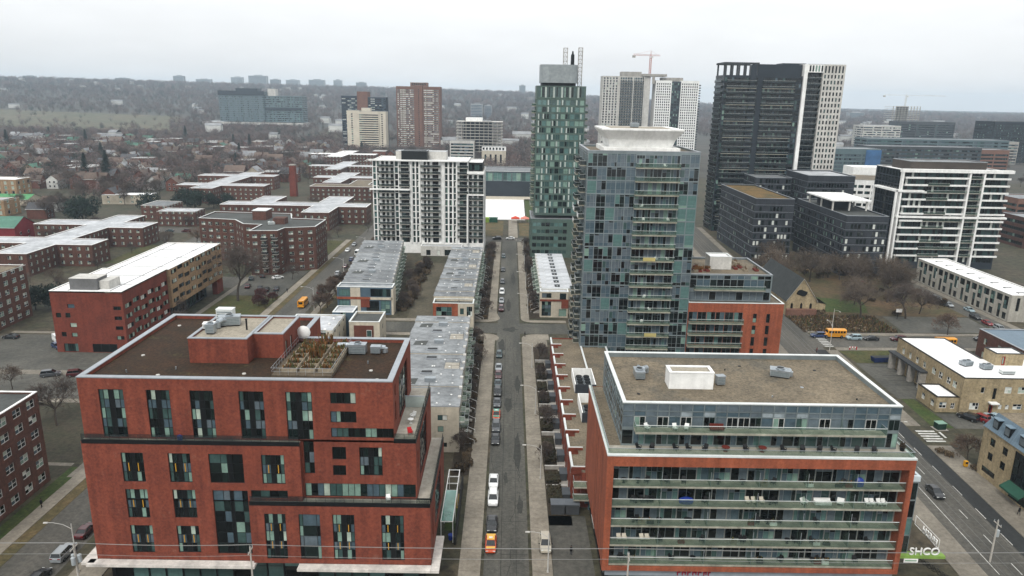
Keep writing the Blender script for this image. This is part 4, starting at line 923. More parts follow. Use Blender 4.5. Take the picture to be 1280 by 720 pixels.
# wide row next to the side street
w1=townhouse('townhouse','grey-roofed townhouse with red rear fins in the row by the side street',17,6.0,9.6,CREAM_W,GREY_ROOF,0,'townhouses in the side street row',balc=True,stairs=False)
w2=townhouse('townhouse','grey-roofed townhouse with a metal roof box in the row by the side street',17,6.0,9.6,CREAM_W,GREY_ROOF,0,'roof box townhouses in the side street row',stairs=False,var=1); US=set()
for k in range(0,12):
    q=(0,0,1,0,0,1,0,0,0,1,0,0)[k]; o=(w1,w2)[q] if q not in US else dup((w1,w2)[q],(0,0,0)); US.add(q); o.location=(-39.8-.62*k*.9,241.6+6.02*k,.15*(k%2)+(.35 if k>7 else 0))
R=random.Random(2)
FF=Bldg('row_end_house','blue, cream and brick end house at the near end of the side street row','house',-57.5,235.5)
FF.block(BLUE_CLAD,-57.2,-38.6,236,241.5,0,9.6,F=[(-56.6,-52.8,6.4,8.8,W(3,1,pal='aqua')),(-46,-39.3,6.3,9.0,W(5,1,pal='green')),(-56.6,-53.2,.8,5.2,W(3,2,pal='aqua')),(-42.6,-39.6,.6,5.0,W(2,3,pal='aqua')),(-47.5,-43.2,.6,4.8,W(3,2,pal='dark'))],R=[(237,240.5,1,5,gl4)],roof=GREY_ROOF,ph=.25,cop=COPING_WHITE)
m_=MB(); m_.box(-52.7,-49.4,235.85,235.99,.2,9.4,CREAM_W); m_.box(-57.3,-46,235.7,235.84,5.4,6.2,BRICK_ORANGE); m_.box(-49.3,-46.4,235.84,235.98,2.6,5.39,BRICK_RED); m_.box(-46,-38.6,235.7,235.98,5.3,6.1,CREAM_W); m_.box(-39.0,-38.3,235.7,241,.1,9.0,CREAM_W); FF.part('cladding_panel',m_); FF.finish()
# three little roofs behind the red house
g1=mk_building('house','low house with a pale grey roof dotted with white vents behind the brick house',None or 'house',[(-63,192.4),(-48.4,192.4),(-48.4,209),(-63,209)],8,CREAM_W,OLD,3,4,1.6,1.6,SILVER_ROOF,COPING_WHITE,.2)
for k in range(9):
    v=MB(); x,y=-61+(k%3)*5,194.5+(k//3)*5.2; v.tube((x,y,7.8),(x,y,8.2),.35,.35,8,WHITE); v.tube((x,y,8.2),(x,y,8.4),.4,.15,8,WHITE); g1.part('roof_vent',v)
BX=mk_building('house','cream framed house with a brown brick front and dark roof terrace behind the roof garden','house',[(-46,202.4),(-37.1,202.4),(-37.1,213),(-46,213)],8,CREAM_W,OLD,3.4,40,1.6,1.6,ROOF_DARK,COPING_WHITE,.6,done=False)
m_=MB(); m_.box(-44.6,-38.9,202.2,202.39,1.5,6.9,mat('brown_facing_brick',(.15,.06,.042),fine=.2)); BX.part('brick_panel',m_)
m_=MB(); m_.box(-40.9,-39.4,202.05,202.19,3.6,5.6,FRAME_W); m_.box(-40.8,-39.5,202.0,202.05,3.7,5.5,G_TEAL); BX.part('window',m_); BX.finish()
mk_building('house','small blue-grey house with pale roof between the two low houses','house',[(-52.5,209.8),(-46.3,209.8),(-46.3,216.5),(-52.5,216.5)],8.6,BLUE_CLAD,OLD,3,4,1.6,1.6,SILVER_ROOF,COPING_WHITE,.2)
# right-hand row beyond the crossing
j1=townhouse('townhouse','pale-roofed townhouse in the row right of the main road below the green tower',11,5.6,9,CREAM_W,SILVER_ROOF,0,'townhouses in the right row',style=2)
for k in range(0,10):
    o=j1 if k==0 else dup(j1,(0,0,0)); o.rotation_euler=(0,0,PI); o.location=(11.2,246+5.62*k,.1*(k%2))
JF=Bldg('row_end_house','cream and red end house right of the crossing with tall blue windows','house',11,236)
JF.block(CREAM_W,11,20.5,236,240.3,0,9,F=[(11.6,14.8,6.8,8.5,W(2,1,pal='condo')),(11.6,14.8,.5,5.6,W(3,4,pal='condo')),(17.6,19.8,6.3,8.5,W(1,1,pal='dark')),(17.4,20,.4,3,W(1,1,pal='dark'))],L=[(237,239.5,4,8,gl4)],roof=SILVER_ROOF,ph=.25,cop=COPING_WHITE,skip='K')
m_=MB(); m_.box(10.9,20.6,235.8,235.98,5.7,6.35,BRICK_RED); m_.box(18.2,20.6,235.8,235.98,3.3,5.69,BRICK_RED); JF.part('brick_panel',m_); JF.finish()
# ------------------------------------------------------------------ low row of brick townhouses right of the street, on one gravel podium
K_=Bldg('podium_row','low brown-roofed row of brick houses with saw-tooth white parapets right of the street','terraced houses',12.1,118)
ny=10; ky=7.55; zt=7.0
poly=[]
for k in range(ny):
    y=118+k*ky; poly+=[(13.9,y),(13.9,y+1.9),(12.2,y+1.9),(12.2,y+ky)]
poly.append((19.9,118+ny*ky)); poly.append((19.9,118))
poly=poly[::-1]
poly=[p for i,p in enumerate(poly) if i==0 or math.hypot(p[0]-poly[i-1][0],p[1]-poly[i-1][1])>.01]
facade_poly(K_,poly,0,zt,BRICK_RED,W(2,1,pal='condo',fr=FRAME_G),3.3,2.6,1.9,2.1,.7)
K_.roof.sheet(poly,zt-.35,GRAVEL)
for k in range(ny):
    y=118+k*ky; m_=MB()
    m_.box(12.1,12.5,y+1.8,y+ky-.05,zt-.35,zt+.22,COPING_WHITE); m_.box(12.501,14.9,y+1.8,y+2.02,zt-.35,zt+.22,COPING_WHITE); m_.box(12.1,14.9,y+1.6,y+1.79,zt-1.3,zt+.1,BRICK_RED); K_.part('parapet_coping',m_)
K_.finish()
K2=Bldg('podium_block_low','dark glass side of the gravel-roofed podium between low row and glass block','podium',19.95,112)
K2.block(BLUE_CLAD,19.95,27,121,193.5,0,zt-.1,roof=GRAVEL,ph=.3,cop=COPING_WHITE); K2.block(BLUE_CLAD,15.2,19.9,117.2,117.9,0,6.9,F=[(15.3+i*1.15,16.35+i*1.15,.2+j*1.7,1.8+j*1.7,W(1,1,pal='dark',fr=FRAME,fw=.05)) for i in range(4) for j in range(4)],depth=.05,skip='K'); [K2.balcony(12.3,15.1,115.6,117.9,z_,G_RAIL,'FL',1.1,SLAB,.25) for z_ in (2.9,5.4)]; K2.block(CONC,15.4,18.6,110.6,113.6,0,1.2,roof=SOIL,ph=.3,cop=CONC_PALE); K2.finish()
for (x,y,nx_,ny_,lab) in ((15.8,155.0,4,3,'larger white-walled pen of black cooling fans on the gravel podium'),(15.9,139.5,3,3,'smaller white-walled pen of black cooling fans beside the orange brick wall')):
    o=thing('cooling_fan_pen',lab,'cooling plant',(x,y,zt-.4)); wx,wy=4.8,10.5
    b=MB(); 
    for q in ((0,wx,0,.2,0,2.2),(0,wx,wy-.2,wy,0,2.2),(0,.2,.201,wy-.201,0,2.2),(wx-.2,wx,.201,wy-.201,0,2.2)): b.box(*q,WHITE if q[2]>0 or q[3]>1 else BRICK_DARK)
    b.build('wall',o)
    for i in range(2):
        for j in range(nx_):
            f=MB(); cx,cy=1.5+i*1.75,2.0+j*1.75; f.box(cx-.8,cx+.8,cy-.8,cy+.8,0,1.2,METAL); f.tube((cx,cy,1.2),(cx,cy,1.5),.68,.7,14,METAL_DARK); f.build('fan',o)
R=random.Random(77)
SHED=mat('dark_grey_shed',(.075,.08,.085),fine=.15); HEDGE=mat('dark_evergreen_hedge',(.042,.042,.026),(.062,.050,.032),scale=.8,fine=.5,fscale=5,rough=.95)
def leafy(mb,x0,x1,y0,y1,z0,z1,n,m,R,s=.14):
    for k in range(n):
        c_=Vector((R.uniform(x0,x1),R.uniform(y0,y1),z0+(z1-z0)*R.random()**.7)); u=Vector((R.gauss(0,1),R.gauss(0,1),R.gauss(0,.8))).normalized(); v=u.orthogonal().normalized()
        u=u*s*R.uniform(.6,1.4); v=v*s*R.uniform(.5,1.1); mb.quad([c_-u-v,c_+u-v,c_+u+v,c_-u+v],m)
hp=None
for k in range(ny):
    y=118+k*ky+.5
    if hp is None:
        hp=thing('hedge','dark clipped hedge in a front yard of the low brick row','hedge',(8.1,y,.05),0,'dark hedges in front of the low row')
        b=MB(); leafy(b,0,2.6,.2,5.2,.1,1.25,1500,HEDGE,R,.16); b.build('foliage',hp)
        b=MB()
        for j in range(14): x_,y_=R.uniform(.2,2.4),R.uniform(.4,5); b.tube((x_,y_,0),(x_,y_,.7),.03,.02,4,SOIL)
        b.build('stem',hp)
        sh=thing('yard_shed','dark grey flat garden store in a front yard of the low brick row','shed',(10.75,y+1.2,.05),0,'grey garden stores in front of the low row')
        b=MB(); b.box(0,1.35,0,2.4,0,1.45,SHED); b.build('body',sh); b=MB(); b.box(-.08,1.42,-.1,2.5,1.45,1.55,mat('slate_lid',(.10,.11,.12),fine=.12)); b.build('lid',sh)
        fw_=thing('yard_wall','low pale garden wall between front yards of the low brick row','garden wall',(8.0,y+5.6,.05),0,'garden walls in front of the low row')
        b=MB(); b.box(0,3.9,0,.25,0,.75,CONC); b.build('wall',fw_); b=MB(); b.box(-.04,3.94,-.04,.29,.75,.85,CONC_PALE); b.build('cap',fw_)
    else:
        dup(hp,(8.1,y,.05),0,scale=(R.uniform(.75,1.05),R.uniform(.6,1.05),R.uniform(.45,1.15))); dup(sh,(10.75,y+1.2,.05)); dup(fw_,(8.0,y+5.6,.05))
for k,x in enumerate((8.4,11.0)):
    o=thing('utility_box',('left','right')[k]+' one of two big grey cabinets at the near end of the low row','cabinet',(x,115.4,.05))
    b=MB(); b.box(0,2.4,0,1.9,0,1.9,SHED); b.build('body',o); b=MB(); b.box(-.1,2.5,-.1,2.0,1.9,2.05,mat('pale_slate_lid',(.15,.165,.18),fine=.1)); b.build('lid',o)
# ------------------------------------------------------------------ glass-roofed pergola by the left pavement
pg=thing('pergola','white steel pergola with green glass panels beside the brick house','pergola',(-10.4,106.6,0))
m_=MB()
for x in (0,1.95): 
    for y in (0,5.7,11.4,17.1): m_.tube((x,y,0),(x,y,3.9),.06,.06,6,WHITE)
m_.build('post',pg); m_=MB()
for x in (0,1.95): m_.box(x-.07,x+.07,-.1,17.3,3.9,4.05,WHITE)
for k in range(8): m_.box(.071,1.879,k*2.45-.06,k*2.45+.06,3.9,4.04,WHITE)
m_.build('frame',pg); m_=MB(); m_.box(.05,1.9,0,9.7,4.06,4.09,clear_glass('pergola_glass',(.17,.35,.30),.7)); m_.build('glass_roof',pg)
gb=MB(); gb.box(-8.2,-7.9,106,126,0,1.4,mat('dark_fence',(.03,.03,.03))); tag(gb.build('fence'),'low dark fence between the pergola yard and the pavement','fence')
sheet('garden_bed',[rect(-10.2,-8.3,110,117)],.06,GRASS_G); sheet('painted_yard',[rect(-10.2,-8.3,117,122)],.06,mat('ochre_paving',(.36,.25,.06),(.20,.16,.06),scale=.5,fine=.25))
o=MB(); o.tube((-8.9,107.6,0),(-8.9,107.6,.9),.38,.42,10,MATS['blue_plastic']); tag(o.build('recycling_barrel'),'blue barrel at the near end of the pergola yard','barrel')
# ------------------------------------------------------------------ white mid-rise with dark balconies
H_=Bldg('white_midrise','white fourteen-storey apartment block with vertical fins and dark balconies','apartment building',-63,337)
DW=W(2,1,pal='dark',fr=FRAME,fw=.08); GW=W(2,(1,.35),pal='green',fr=FRAME,fw=.08)
fh=2.93; nf=13; op=[]
cols=[(-62.6,-59.9,'g'),(-58.8,-57.5,'w'),(-56.8,-55.6,'w'),(-54.6,-53.2,'d'),(-52.6,-51.2,'w'),(-49.9,-46.2,'d'),(-44.6,-43.5,'g'),(-42.8,-41.8,'g'),(-39.4,-36.6,'d'),(-35.4,-32.6,'d'),(-29.6,-28.4,'g'),(-27.6,-26.4,'d'),(-25.6,-24.6,'g'),(-22.9,-19.4,'d'),(-18.6,-17.2,'w'),(-16.4,-14.9,'g'),(-14.0,-12.0,'d')]
for f in range(nf):
    for a,b,k in cols:
        if f>=11 and a>-19: continue
        op.append((a,b,5.0+f*fh+.1,5.0+f*fh+2.72,{'d':DW,'g':GW,'w':W(1,1,pal='dark',fr=FRAME,fw=.08)}[k]))
H_.block(WHITE,-63,-19,337,362,0,43,F=[o for o in op if o[0]<-19.5],roof=WHITE_ROOF,ph=.4,cop=WHITE,depth=.5,skip='R')
H_.block(WHITE,-19,-11.6,337.1,362,0,38.5,F=[o for o in op if o[0]>-19.5 and o[2]<37],R=[(338+i*4,340.6+i*4,5+f*fh,7.7+f*fh,GW) for i in range(6) for f in range(11)],roof=PAVE,ph=.2,cop=WHITE,depth=.5,skip='L')
H_.face((-19,362),(0,-1),25,38.5,43,[],WHITE); H_.face((-19,337),(0,1),25,38.4,43.0,[],WHITE)
H_.block(METAL_DARK,-18.9,-12.5,341,360,38.4,42.4,F=[(-18.6+i*1.2,-17.5+i*1.2,38.7,41.4,W(1,1,pal='green')) for i in range(5)],roof=WHITE_ROOF,ph=.2,cop=WHITE,skip='L')
for f in range(1,nf):
    z=5.0+f*fh
    for a,b in ((-59.9,-53.0),(-50.6,-45.8),(-40.6,-31.6),(-23.8,-18.9),(-18.2,-11.9)):
        if f>=11 and a>-19: continue
        H_.balcony(a,b,335.6,336.98,z,G_RAIL_D,'FLR',1.1,CONC,.25)
m_=MB()
for x in (-45.3,-43.15,-41.3,-38.0,-30.4,-28.0,-26.0,-24.2,-19.1,-61.0,-50.8): m_.box(x-.28,x+.28,336.45,336.97,4.8,42.9 if x<-19.2 else 42.9,WHITE)
m_.box(-64.2,-45.6,335.3,336.4,29.6,30.3,WHITE); m_.box(-64.2,-18.9,335.2,336.44,42.92,43.5,WHITE); m_.box(-19.4,-11.4,335.2,336.44,37.6,38.3,WHITE); m_.box(-19.4,-11.4,335.2,336.44,27.7,28.3,WHITE); m_.box(-19.5,-18.9,335.4,336.4,5,27.7,WHITE)
H_.part('facade_fin',m_)
H_.block(METAL_DARK,-50.5,-38.5,344,352,42.6,47,roof=ROOF_DARK,ph=.3); H_.block(CONC_PALE,-54,-30,350,358,42.6,46.4,roof=WHITE_ROOF,ph=.2)
H_.block(CONC_PALE,-40.5,-21.5,331,336.9,0,4.6,F=[(-38,-36,.3,2.8,W(1,1,pal='old')),(-33,-31.5,.3,2.8,W(1,1,pal='old')),(-29.5,-26.5,.2,3,W(1,1,pal='dark')),(-25,-22,.2,3,W(1,1,pal='dark'))],roof=SILVER_ROOF,ph=.4,cop=WHITE)
H_.finish()
# ------------------------------------------------------------------ slender green glass tower
I_=Bldg('slender_glass_tower','slender dark green glass tower with white panels and a rounded roof drum','apartment tower',11.5,334)
IF=mat('dark_green_frame',(.105,.150,.130),fine=.12,rough=.5)
op=[]; fh=3.02; R=random.Random(9)
WG=W(1,1,pal='soft',fr=IF,fw=.09); WWH=W(1,1,pal='white',fr=FRAME_W,fw=.09); WD=W(1,1,pal='dark',fr=FRAME,fw=.09)
for f in range(17):
    for i in range(10):
        a=12.0+i*2.1; op.append((a,a+1.95,20+f*fh+.45,20+f*fh+2.8,R.choices((WG,W(1,1,pal='aqua',fr=IF,fw=.08),W(2,1,pal='soft',fr=IF,fw=.08)),(3,1,3))[0]))
lo=[(a,a+1.9,1+f*3.2+.8,1+f*3.2+2.6,R.choice((WG,WD,WG))) for f in range(5) for a in np.arange(11,27,2.0)]
lf=[(y,y+2,20+f*fh+.5,20+f*fh+2.8,WG) for f in range(17) for y in np.arange(335,352,2.3)]
I_.block(IF,11.5,33.4,334,354,19.4,77,F=op+[(12.0+i*3.5,15.2+i*3.5,72.2,76.6,W((1.2,.5,1.2),1,pal='green',fr=IF,fw=.1)) for i in range(6)],L=lf,depth=.12,roof=GREY_ROOF,ph=.4,cop=IF)
I_.block(IF,10.2,30,331.5,356,0,18.2,F=lo,L=[(y,y+2,1+f*3.2+.8,1+f*3.2+2.6,WG) for f in range(5) for y in np.arange(333,354,2.4)],depth=.12,roof=GREY_ROOF,ph=.3,cop=COPING)
m_=MB()
for f in range(17):
    R2=random.Random(f*3)
    for x in sorted(R2.sample(range(10),4)): m_.box(12.3+x*2.1,12.95+x*2.1,333.7,333.96,20+f*fh+.5,20+f*fh+2.75,mat('pale_green_panel',(.42,.47,.44),fine=.08))
for i in range(5): m_.box(15.2+i*3.6,16.0+i*3.6,333.7,333.96,72,76.6,MATS['pale_green_panel'])
I_.part('white_panel',m_)
for f in range(1,17): I_.balcony(9.9,11.48,337,343,20+f*fh,G_RAIL,'FLK',1.05,SLAB,.25)
for f in range(1,17): I_.balcony(9.9,11.48,347,352,20+f*fh,G_RAIL,'FLK',1.05,SLAB,.25)
for f in range(1,17,1): I_.balcony(33.42,35,338,343,20+f*fh,G_RAIL,'FRK',1.05,SLAB,.25)
def rrect(x0,x1,y0,y1,r,z,n=5):
    o=[]
    for cx,cy,a0 in ((x1-r,y0+r,-90),(x1-r,y1-r,0),(x0+r,y1-r,90),(x0+r,y0+r,180)):
        for k in range(n+1): a=math.radians(a0+90*k/n); o.append((cx+r*math.cos(a),cy+r*math.sin(a),z))
    return o
m_=MB(); DR=mat('ribbed_grey_metal',(.33,.355,.36),(.27,.295,.30),scale=.5,fine=.1,rough=.45,metal=.3)
m_.loft([rrect(13.6,29.2,336,351,3.5,77),rrect(13.6,29.2,336,351,3.5,78.4)],METAL_DARK); m_.loft([rrect(13,29.8,335.2,352,4,78.4),rrect(13,29.8,335.2,352,4,86.2)],DR)
for k in range(15): x=16.9+k*.65; m_.box(x,x+.08,335.08,335.2,78.5,86,DR)
I_.part('roof_drum',m_); I_.finish()
for k,(x,hh,lab) in enumerate(((24.6,10.5,'left-hand lattice mast with round dishes behind the rounded roof drum'),(31.4,17.5,'taller right-hand lattice mast beside the rounded roof drum'))):
    o=thing('lattice_mast',lab,'mast',(x,346,77.0 if k else 86.2)); hh=hh if k else 7.5
    hh=17 if k else 7.6
    m_=MB()
    for dx in (-.9,.9):
        for dy in (-.9,.9): m_.tube((dx,dy,0),(dx,dy,hh),.12,.12,4,CONC)
    n_=int(hh/1.7)
    for j in range(n_):
        z=j*hh/n_; zz=(j+1)*hh/n_
        for a,b in (((-.9,-.9),(.9,-.9)),((.9,-.9),(.9,.9)),((.9,.9),(-.9,.9)),((-.9,.9),(-.9,-.9))): m_.tube((*a,zz),(*b,zz),.12,.12,3,CONC); m_.tube((*a,z),(*b,zz),.09,.09,3,CONC)
    m_.build('lattice',o)
o=MB(); o.tube((27.8,345,86.2),(27.8,345,91),.9,.8,10,METAL_DARK); o.tube((27.8,345,91),(27.8,345,92.5),.5,.3,8,METAL_DARK); tag(o.build('flue'),'dark flue stack between the two lattice masts','flue')
# ------------------------------------------------------------------ dark tower and the white gridded slab behind it
Mt=Bldg('dark_glass_tower','tall black glass apartment tower with stacked balconies and an open roof frame','apartment tower',110.3,410)
BF=mat('black_cladding',(.038,.048,.060),(.030,.038,.048),fine=.1,rough=.4)
fh=2.92; nf=29; op=[]; lf=[]; R=random.Random(4)
BW=[W(2,1,pal='dark',fr=FRAME,fw=.09),W(2,1,pal='condo',fr=FRAME,fw=.09),W((1,.6),1,pal='dark',fr=FRAME,fw=.09)]
for f in range(nf):
    for i in range(16):
        if i==7: continue
        a=115.9+i*2.62; op.append((a,a+2.45,f*fh+.5,f*fh+2.65,R.choices(BW,(3,3.2,2))[0]))
    for i in range(6): a=410.6+i*2.7; lf.append((a,a+2.5,f*fh+.5,f*fh+2.65,R.choices(BW,(4,1,2))[0]))
Mt.block(BF,115.5,158,410,427,0,85.4,F=op,L=lf,depth=.15,roof=ROOF_DARK,ph=.3,cop=BF)
for f in range(1,nf):
    for a,b in ((117,133),(136.5,154)): Mt.balcony(a,b,408.5,409.98,f*fh,G_RAIL_D,'FLR',1.1,METAL_DARK if f%3 else SLAB,.25)
    Mt.balcony(114.5,115.48,412,425,f*fh,G_RAIL_D,'FLK',1.1,METAL_DARK,.25)
m_=MB()
for x in (115.8,119.4,123,126.6,130.6): m_.box(x,x+.8,410.2,411,85.5,91.2,SHED); m_.box(x,x+.8,425.8,426.6,85.5,91.2,SHED)
m_.box(115.2,134,410,411.4,91.2,92.2,SHED); m_.box(115.2,134,425.4,426.8,91.2,92.2,SHED); m_.box(115.2,116.5,411.4,425.4,91.2,92.2,SHED)
Mt.part('roof_frame',m_)
Mt.block(BF,134,158,412,427,85.4,91.4,roof=ROOF_DARK,ph=.3,cop=BF); m_=MB(); m_.box(129.5,132.5,409.2,409.99,0,91,BF); m_.box(150,163,420,430,91.4,92.6,BF); Mt.part('cladding_fin',m_); Mt.finish()
Nn=Bldg('white_gridded_slab','white gridded apartment slab with a black recessed strip right of the dark tower','apartment tower',158.2,409)
op=[]
for f in range(28):
    for i in range(6): a=169.2+i*1.86; op.append((a,a+.95,3+f*3.02,3+f*3.02+1.9,W(1,1,pal='dark',fr=FRAME,fw=.08)))
op+=[(169.2+i*1.86,170.15+i*1.86,87.4,91.0,W(1,1,pal='dark')) for i in range(6)]
Nn.block(CONC_PALE,168.5,180.4,409,424,0,91.8,F=op,R=[(411+i*4,413+i*4,3+f*3.02,5.2+f*3.02,W(1,1,pal='dark')) for i in range(4) for f in range(28)],depth=.3,roof=WHITE_ROOF,ph=.4,cop=WHITE)
Nn.block(BF,160.2,168.5,411.5,430,0,88,F=[(160.8+i*2.5,163.0+i*2.5,3+f*3.02,5.4+f*3.02,BW[0]) for i in range(3) for f in range(28)],depth=.2,skip='R')
Nn.block(WHITE,158.3,160.2,409,430,0,91.8,skip='K'); Nn.block(WHITE,160.2,168.5,409,411.4,87.6,91.8,F=[(160.8+i*1.6,161.8+i*1.6,88,91.2,W(1,1,pal='dark')) for i in range(5)],roof=WHITE_ROOF,ph=.2,bottom=WHITE)
for f in range(1,28): Nn.balcony(160.3,168.4,410.2,411.48,2.4+f*3.02,G_RAIL_D,'F',1.1,METAL_DARK,.22); Nn.balcony(180.42,181.3,411.5,422,2.4+f*3.02,G_RAIL_D,'FRK',1.1,METAL_DARK,.22)
Nn.finish()
# ------------------------------------------------------------------ pair of pale towers behind the glass tower
Lp=Bldg('pale_tower','grey and white apartment tower with a balcony front behind the glass tower','apartment tower',109.5,900)
gw=lambda: R.choices((W(1,1,pal='dark',fr=FRAME_W,fw=.12),W(2,1,pal='blind',fr=FRAME,fw=.12)),(3,1))[0]
op=[]
for f in range(30):
    for i in range(5): op.append((110.6+i*3.6,112.6+i*3.6,8+f*2.98,10.2+f*2.98,gw()))
    for i in range(10): op.append((130+i*3.0,132.4+i*3.0,8+f*2.98,10.4+f*2.98,W(2,1,pal='condo',fr=FRAME,fw=.12)))
Lp.block(CONC_PALE,109.5,166,900,925,0,98,F=op,L=[(901+i*4,903+i*4,8+f*2.98,10.2+f*2.98,W(1,1,pal='dark')) for i in range(5) for f in range(30)],depth=.3,roof=GREY_ROOF,ph=.4,cop=CONC)
for f in range(1,29): Lp.balcony(131,145,898.6,899.98,7.8+f*2.98,G_RAIL_D,'FLR',1.1,CONC,.3); Lp.balcony(147,158,898.6,899.98,7.8+f*2.98,G_RAIL_D,'FLR',1.1,CONC,.3)
m_=MB(); m_.box(132,156,905,920,98,103.5,CONC); m_.box(156,185,898,918,98.4,101.2,CONC); m_.box(168,171,898.2,900,90,98.4,CONC); Lp.part('roof_house',m_); m_=MB()
for x in (130,146,159): m_.box(x-.7,x+.3,898.4,899.98,6,98,CONC_PALE)
Lp.part('facade_fin',m_); Lp.finish()
Lq=Bldg('pale_tower','white gridded tower with a black central window strip behind the glass tower','apartment tower',172.4,898)
op=[]
for f in range(28):
    for i in list(range(7))+list(range(12,20)): op.append((173.6+i*2.5,175.1+i*2.5,8+f*3,10.1+f*3,W(1,1,pal='dark',fr=FRAME_W,fw=.1)))
Lq.block(WHITE,172.4,191.5,898,920,0,94,F=[o for o in op if o[0]<190.6],depth=.3,roof=WHITE_ROOF,ph=.4,cop=WHITE)
Lq.block(WHITE,202.6,224,898,920,0,94,F=[o for o in op if o[0]>203],depth=.3,roof=WHITE_ROOF,ph=.4,cop=WHITE)
Lq.block(BF,191.5,202.6,899.5,920,0,93,F=[(192.2+i*3.4,195.2+i*3.4,8+f*3,10.4+f*3,BW[0]) for i in range(3) for f in range(28)],roof=ROOF_DARK,ph=.3)
m_=MB(); m_.box(180,206,905,916,93.4,97.5,CONC); Lq.part('roof_house',m_)
for f in range(1,28): Lq.balcony(224.02,226.5,899,918,7.6+f*3,G_RAIL_D,'FRK',1.1,METAL_DARK,.3)
Lq.finish()
# ------------------------------------------------------------------ dark mid-rises on the right
def strips(x0,x1,z0,fh,nf,n,ww,wh,R,specs,wts,p=1.):
    return [(x0+(x1-x0)*(i+.5)/n-ww/2,x0+(x1-x0)*(i+.5)/n+ww/2,z0+f*fh,z0+f*fh+wh,R.choices(specs,wts)[0]) for f in range(nf) for i in range(n) if R.random()<p]
R=random.Random(12)
BL=W(1,1,pal='blind',fr=FRAME,fw=.08); DK=W(1,1,pal='dark',fr=FRAME,fw=.08)
def dark_midrise(name,label,x0,x1,y0,y1,z1,roof,lightp):
    B=Bldg(name,label,'apartment building',x0,y0); nf=int((z1-1)/3.2)
    op=strips(x0+.3,x1-.3,1.2,3.2,nf,int((x1-x0)/1.5),1.15,2.1,R,(BL,DK),(lightp,1),.72)
    lf=strips(y0+.5,y1-.5,1.2,3.2,nf,int((y1-y0)/2.6),1.3,1.9,R,(BL,DK),(lightp*.35,1),.8)
    B.block(BRICK_DARK,x0,x1,y0,y1,0,z1,F=op,L=lf,depth=.15,roof=roof,ph=.5,cop=COPING)
    m_=MB()
    for f in range(1,nf+1): z=.75+f*3.2; m_.box(x0-.04,x1+.04,y0-.05,y0-.001,z,z+.10,METAL); m_.box(x0-.05,x0-.001,y0,y1,z,z+.10,METAL)
    B.part('string_course',m_); return B
dark_midrise('charcoal_midrise','charcoal brick mid-rise with a golden planted roof behind the brick podium',112.2,130,330,386,29.3,SEDUM_GOLD,2.6).finish()
O2=dark_midrise('charcoal_midrise','charcoal brick mid-rise with a white raised roof canopy behind the park trees',142.5,160.3,304,358,26,ROOF_DARK,1.6)
m_=MB(); m_.box(141.5,159,318,346,30.2,30.8,WHITE)
for x in (142.6,150,157.5):
    for y in (319,331,344): m_.box(x-.3,x+.3,y-.3,y+.3,26,30.2,CONC_PALE)
O2.part('roof_canopy',m_); m_=MB(); m_.box(146,156,330,344,26,30.2,BRICK_DARK); O2.part('roof_house',m_); O2.finish()
dark_midrise('charcoal_tall_block','taller blank charcoal block between the golden roof and the raised canopy',131,150,388,420,33,GREY_ROOF,.2).finish()
dark_midrise('charcoal_rear_block','charcoal block with pale roof boxes in front of the white gridded slab',152,176,372,402,36,SILVER_ROOF,.2).finish()
mk_building('striped_midrise','white mid-rise with rows of dark window bands left of the white balcony block','apartment building',[(186,398),(214,392),(217,430),(188,436)],31.5,WHITE,W(2,1,pal='dark',fr=FRAME,fw=.08),3.3,3.2,2.7,1.6,GRAVEL,COPING_WHITE)
# white balcony block
RB=Bldg('white_balcony_block','fourteen-storey glass block wrapped in bold white balcony bands at the right','apartment building',172,321)
fh=3.15; op=[]; RG=[W(2,1,pal='green',fr=FRAME,fw=.08),W(2,1,pal='dark',fr=FRAME,fw=.08)]
for f in range(13):
    for i in range(19): op.append((173+i*2.4,175.2+i*2.4,3+f*fh+.1,3+f*fh+2.75,R.choices(RG,(2.4,1.4))[0]))
RB.block(BF,172.5,219,321,345,0,44,F=op,L=[(322+i*2.8,324.5+i*2.8,3+f*fh,5.7+f*fh,RG[1]) for i in range(8) for f in range(13)],depth=.2,roof=WHITE_ROOF,ph=.4,cop=WHITE)
for f in range(1,13):
    for a,b,s_ in ((173.2,183.5,1),(183.5,193,0),(193,201.4,f%2),(201.6,207.4,0),(208,219.6,1)):
        if f in (4,8,12) and a<200: s_=1
        RB.balcony(a+.05,b-.05,319.5,320.97,2.9+f*fh,WHITE if s_ else G_RAIL,'FLR',.5 if s_ else 1.05,WHITE if s_ else CONC,.28)
m_=MB()
for x in (171.6,201.0,207.3): m_.box(x,x+.75,319.2,320.96,0,44.2,WHITE)
m_.box(171.2,220.2,318.9,320.97,43.2,44.6,WHITE); m_.box(171.2,220.4,319,320.97,23.2,24.0,WHITE); m_.box(169.6,182,318.8,320.97,34.6,35.4,WHITE); m_.box(169.5,170.3,318.8,319.7,.1,35.4,WHITE); m_.box(169.5,170.3,339,340,.1,34.6,WHITE); m_.box(169.5,170.3,319.71,340,34.61,35.4,WHITE); m_.box(170.301,172.4,321,340,34.6,35.4,WHITE)
RB.part('white_band',m_); RB.block(mat('brown_metal_screen',(.085,.072,.062),fine=.1),178,212,326,342,43.6,47.4,roof=GREY_ROOF,ph=.3); RB.finish()
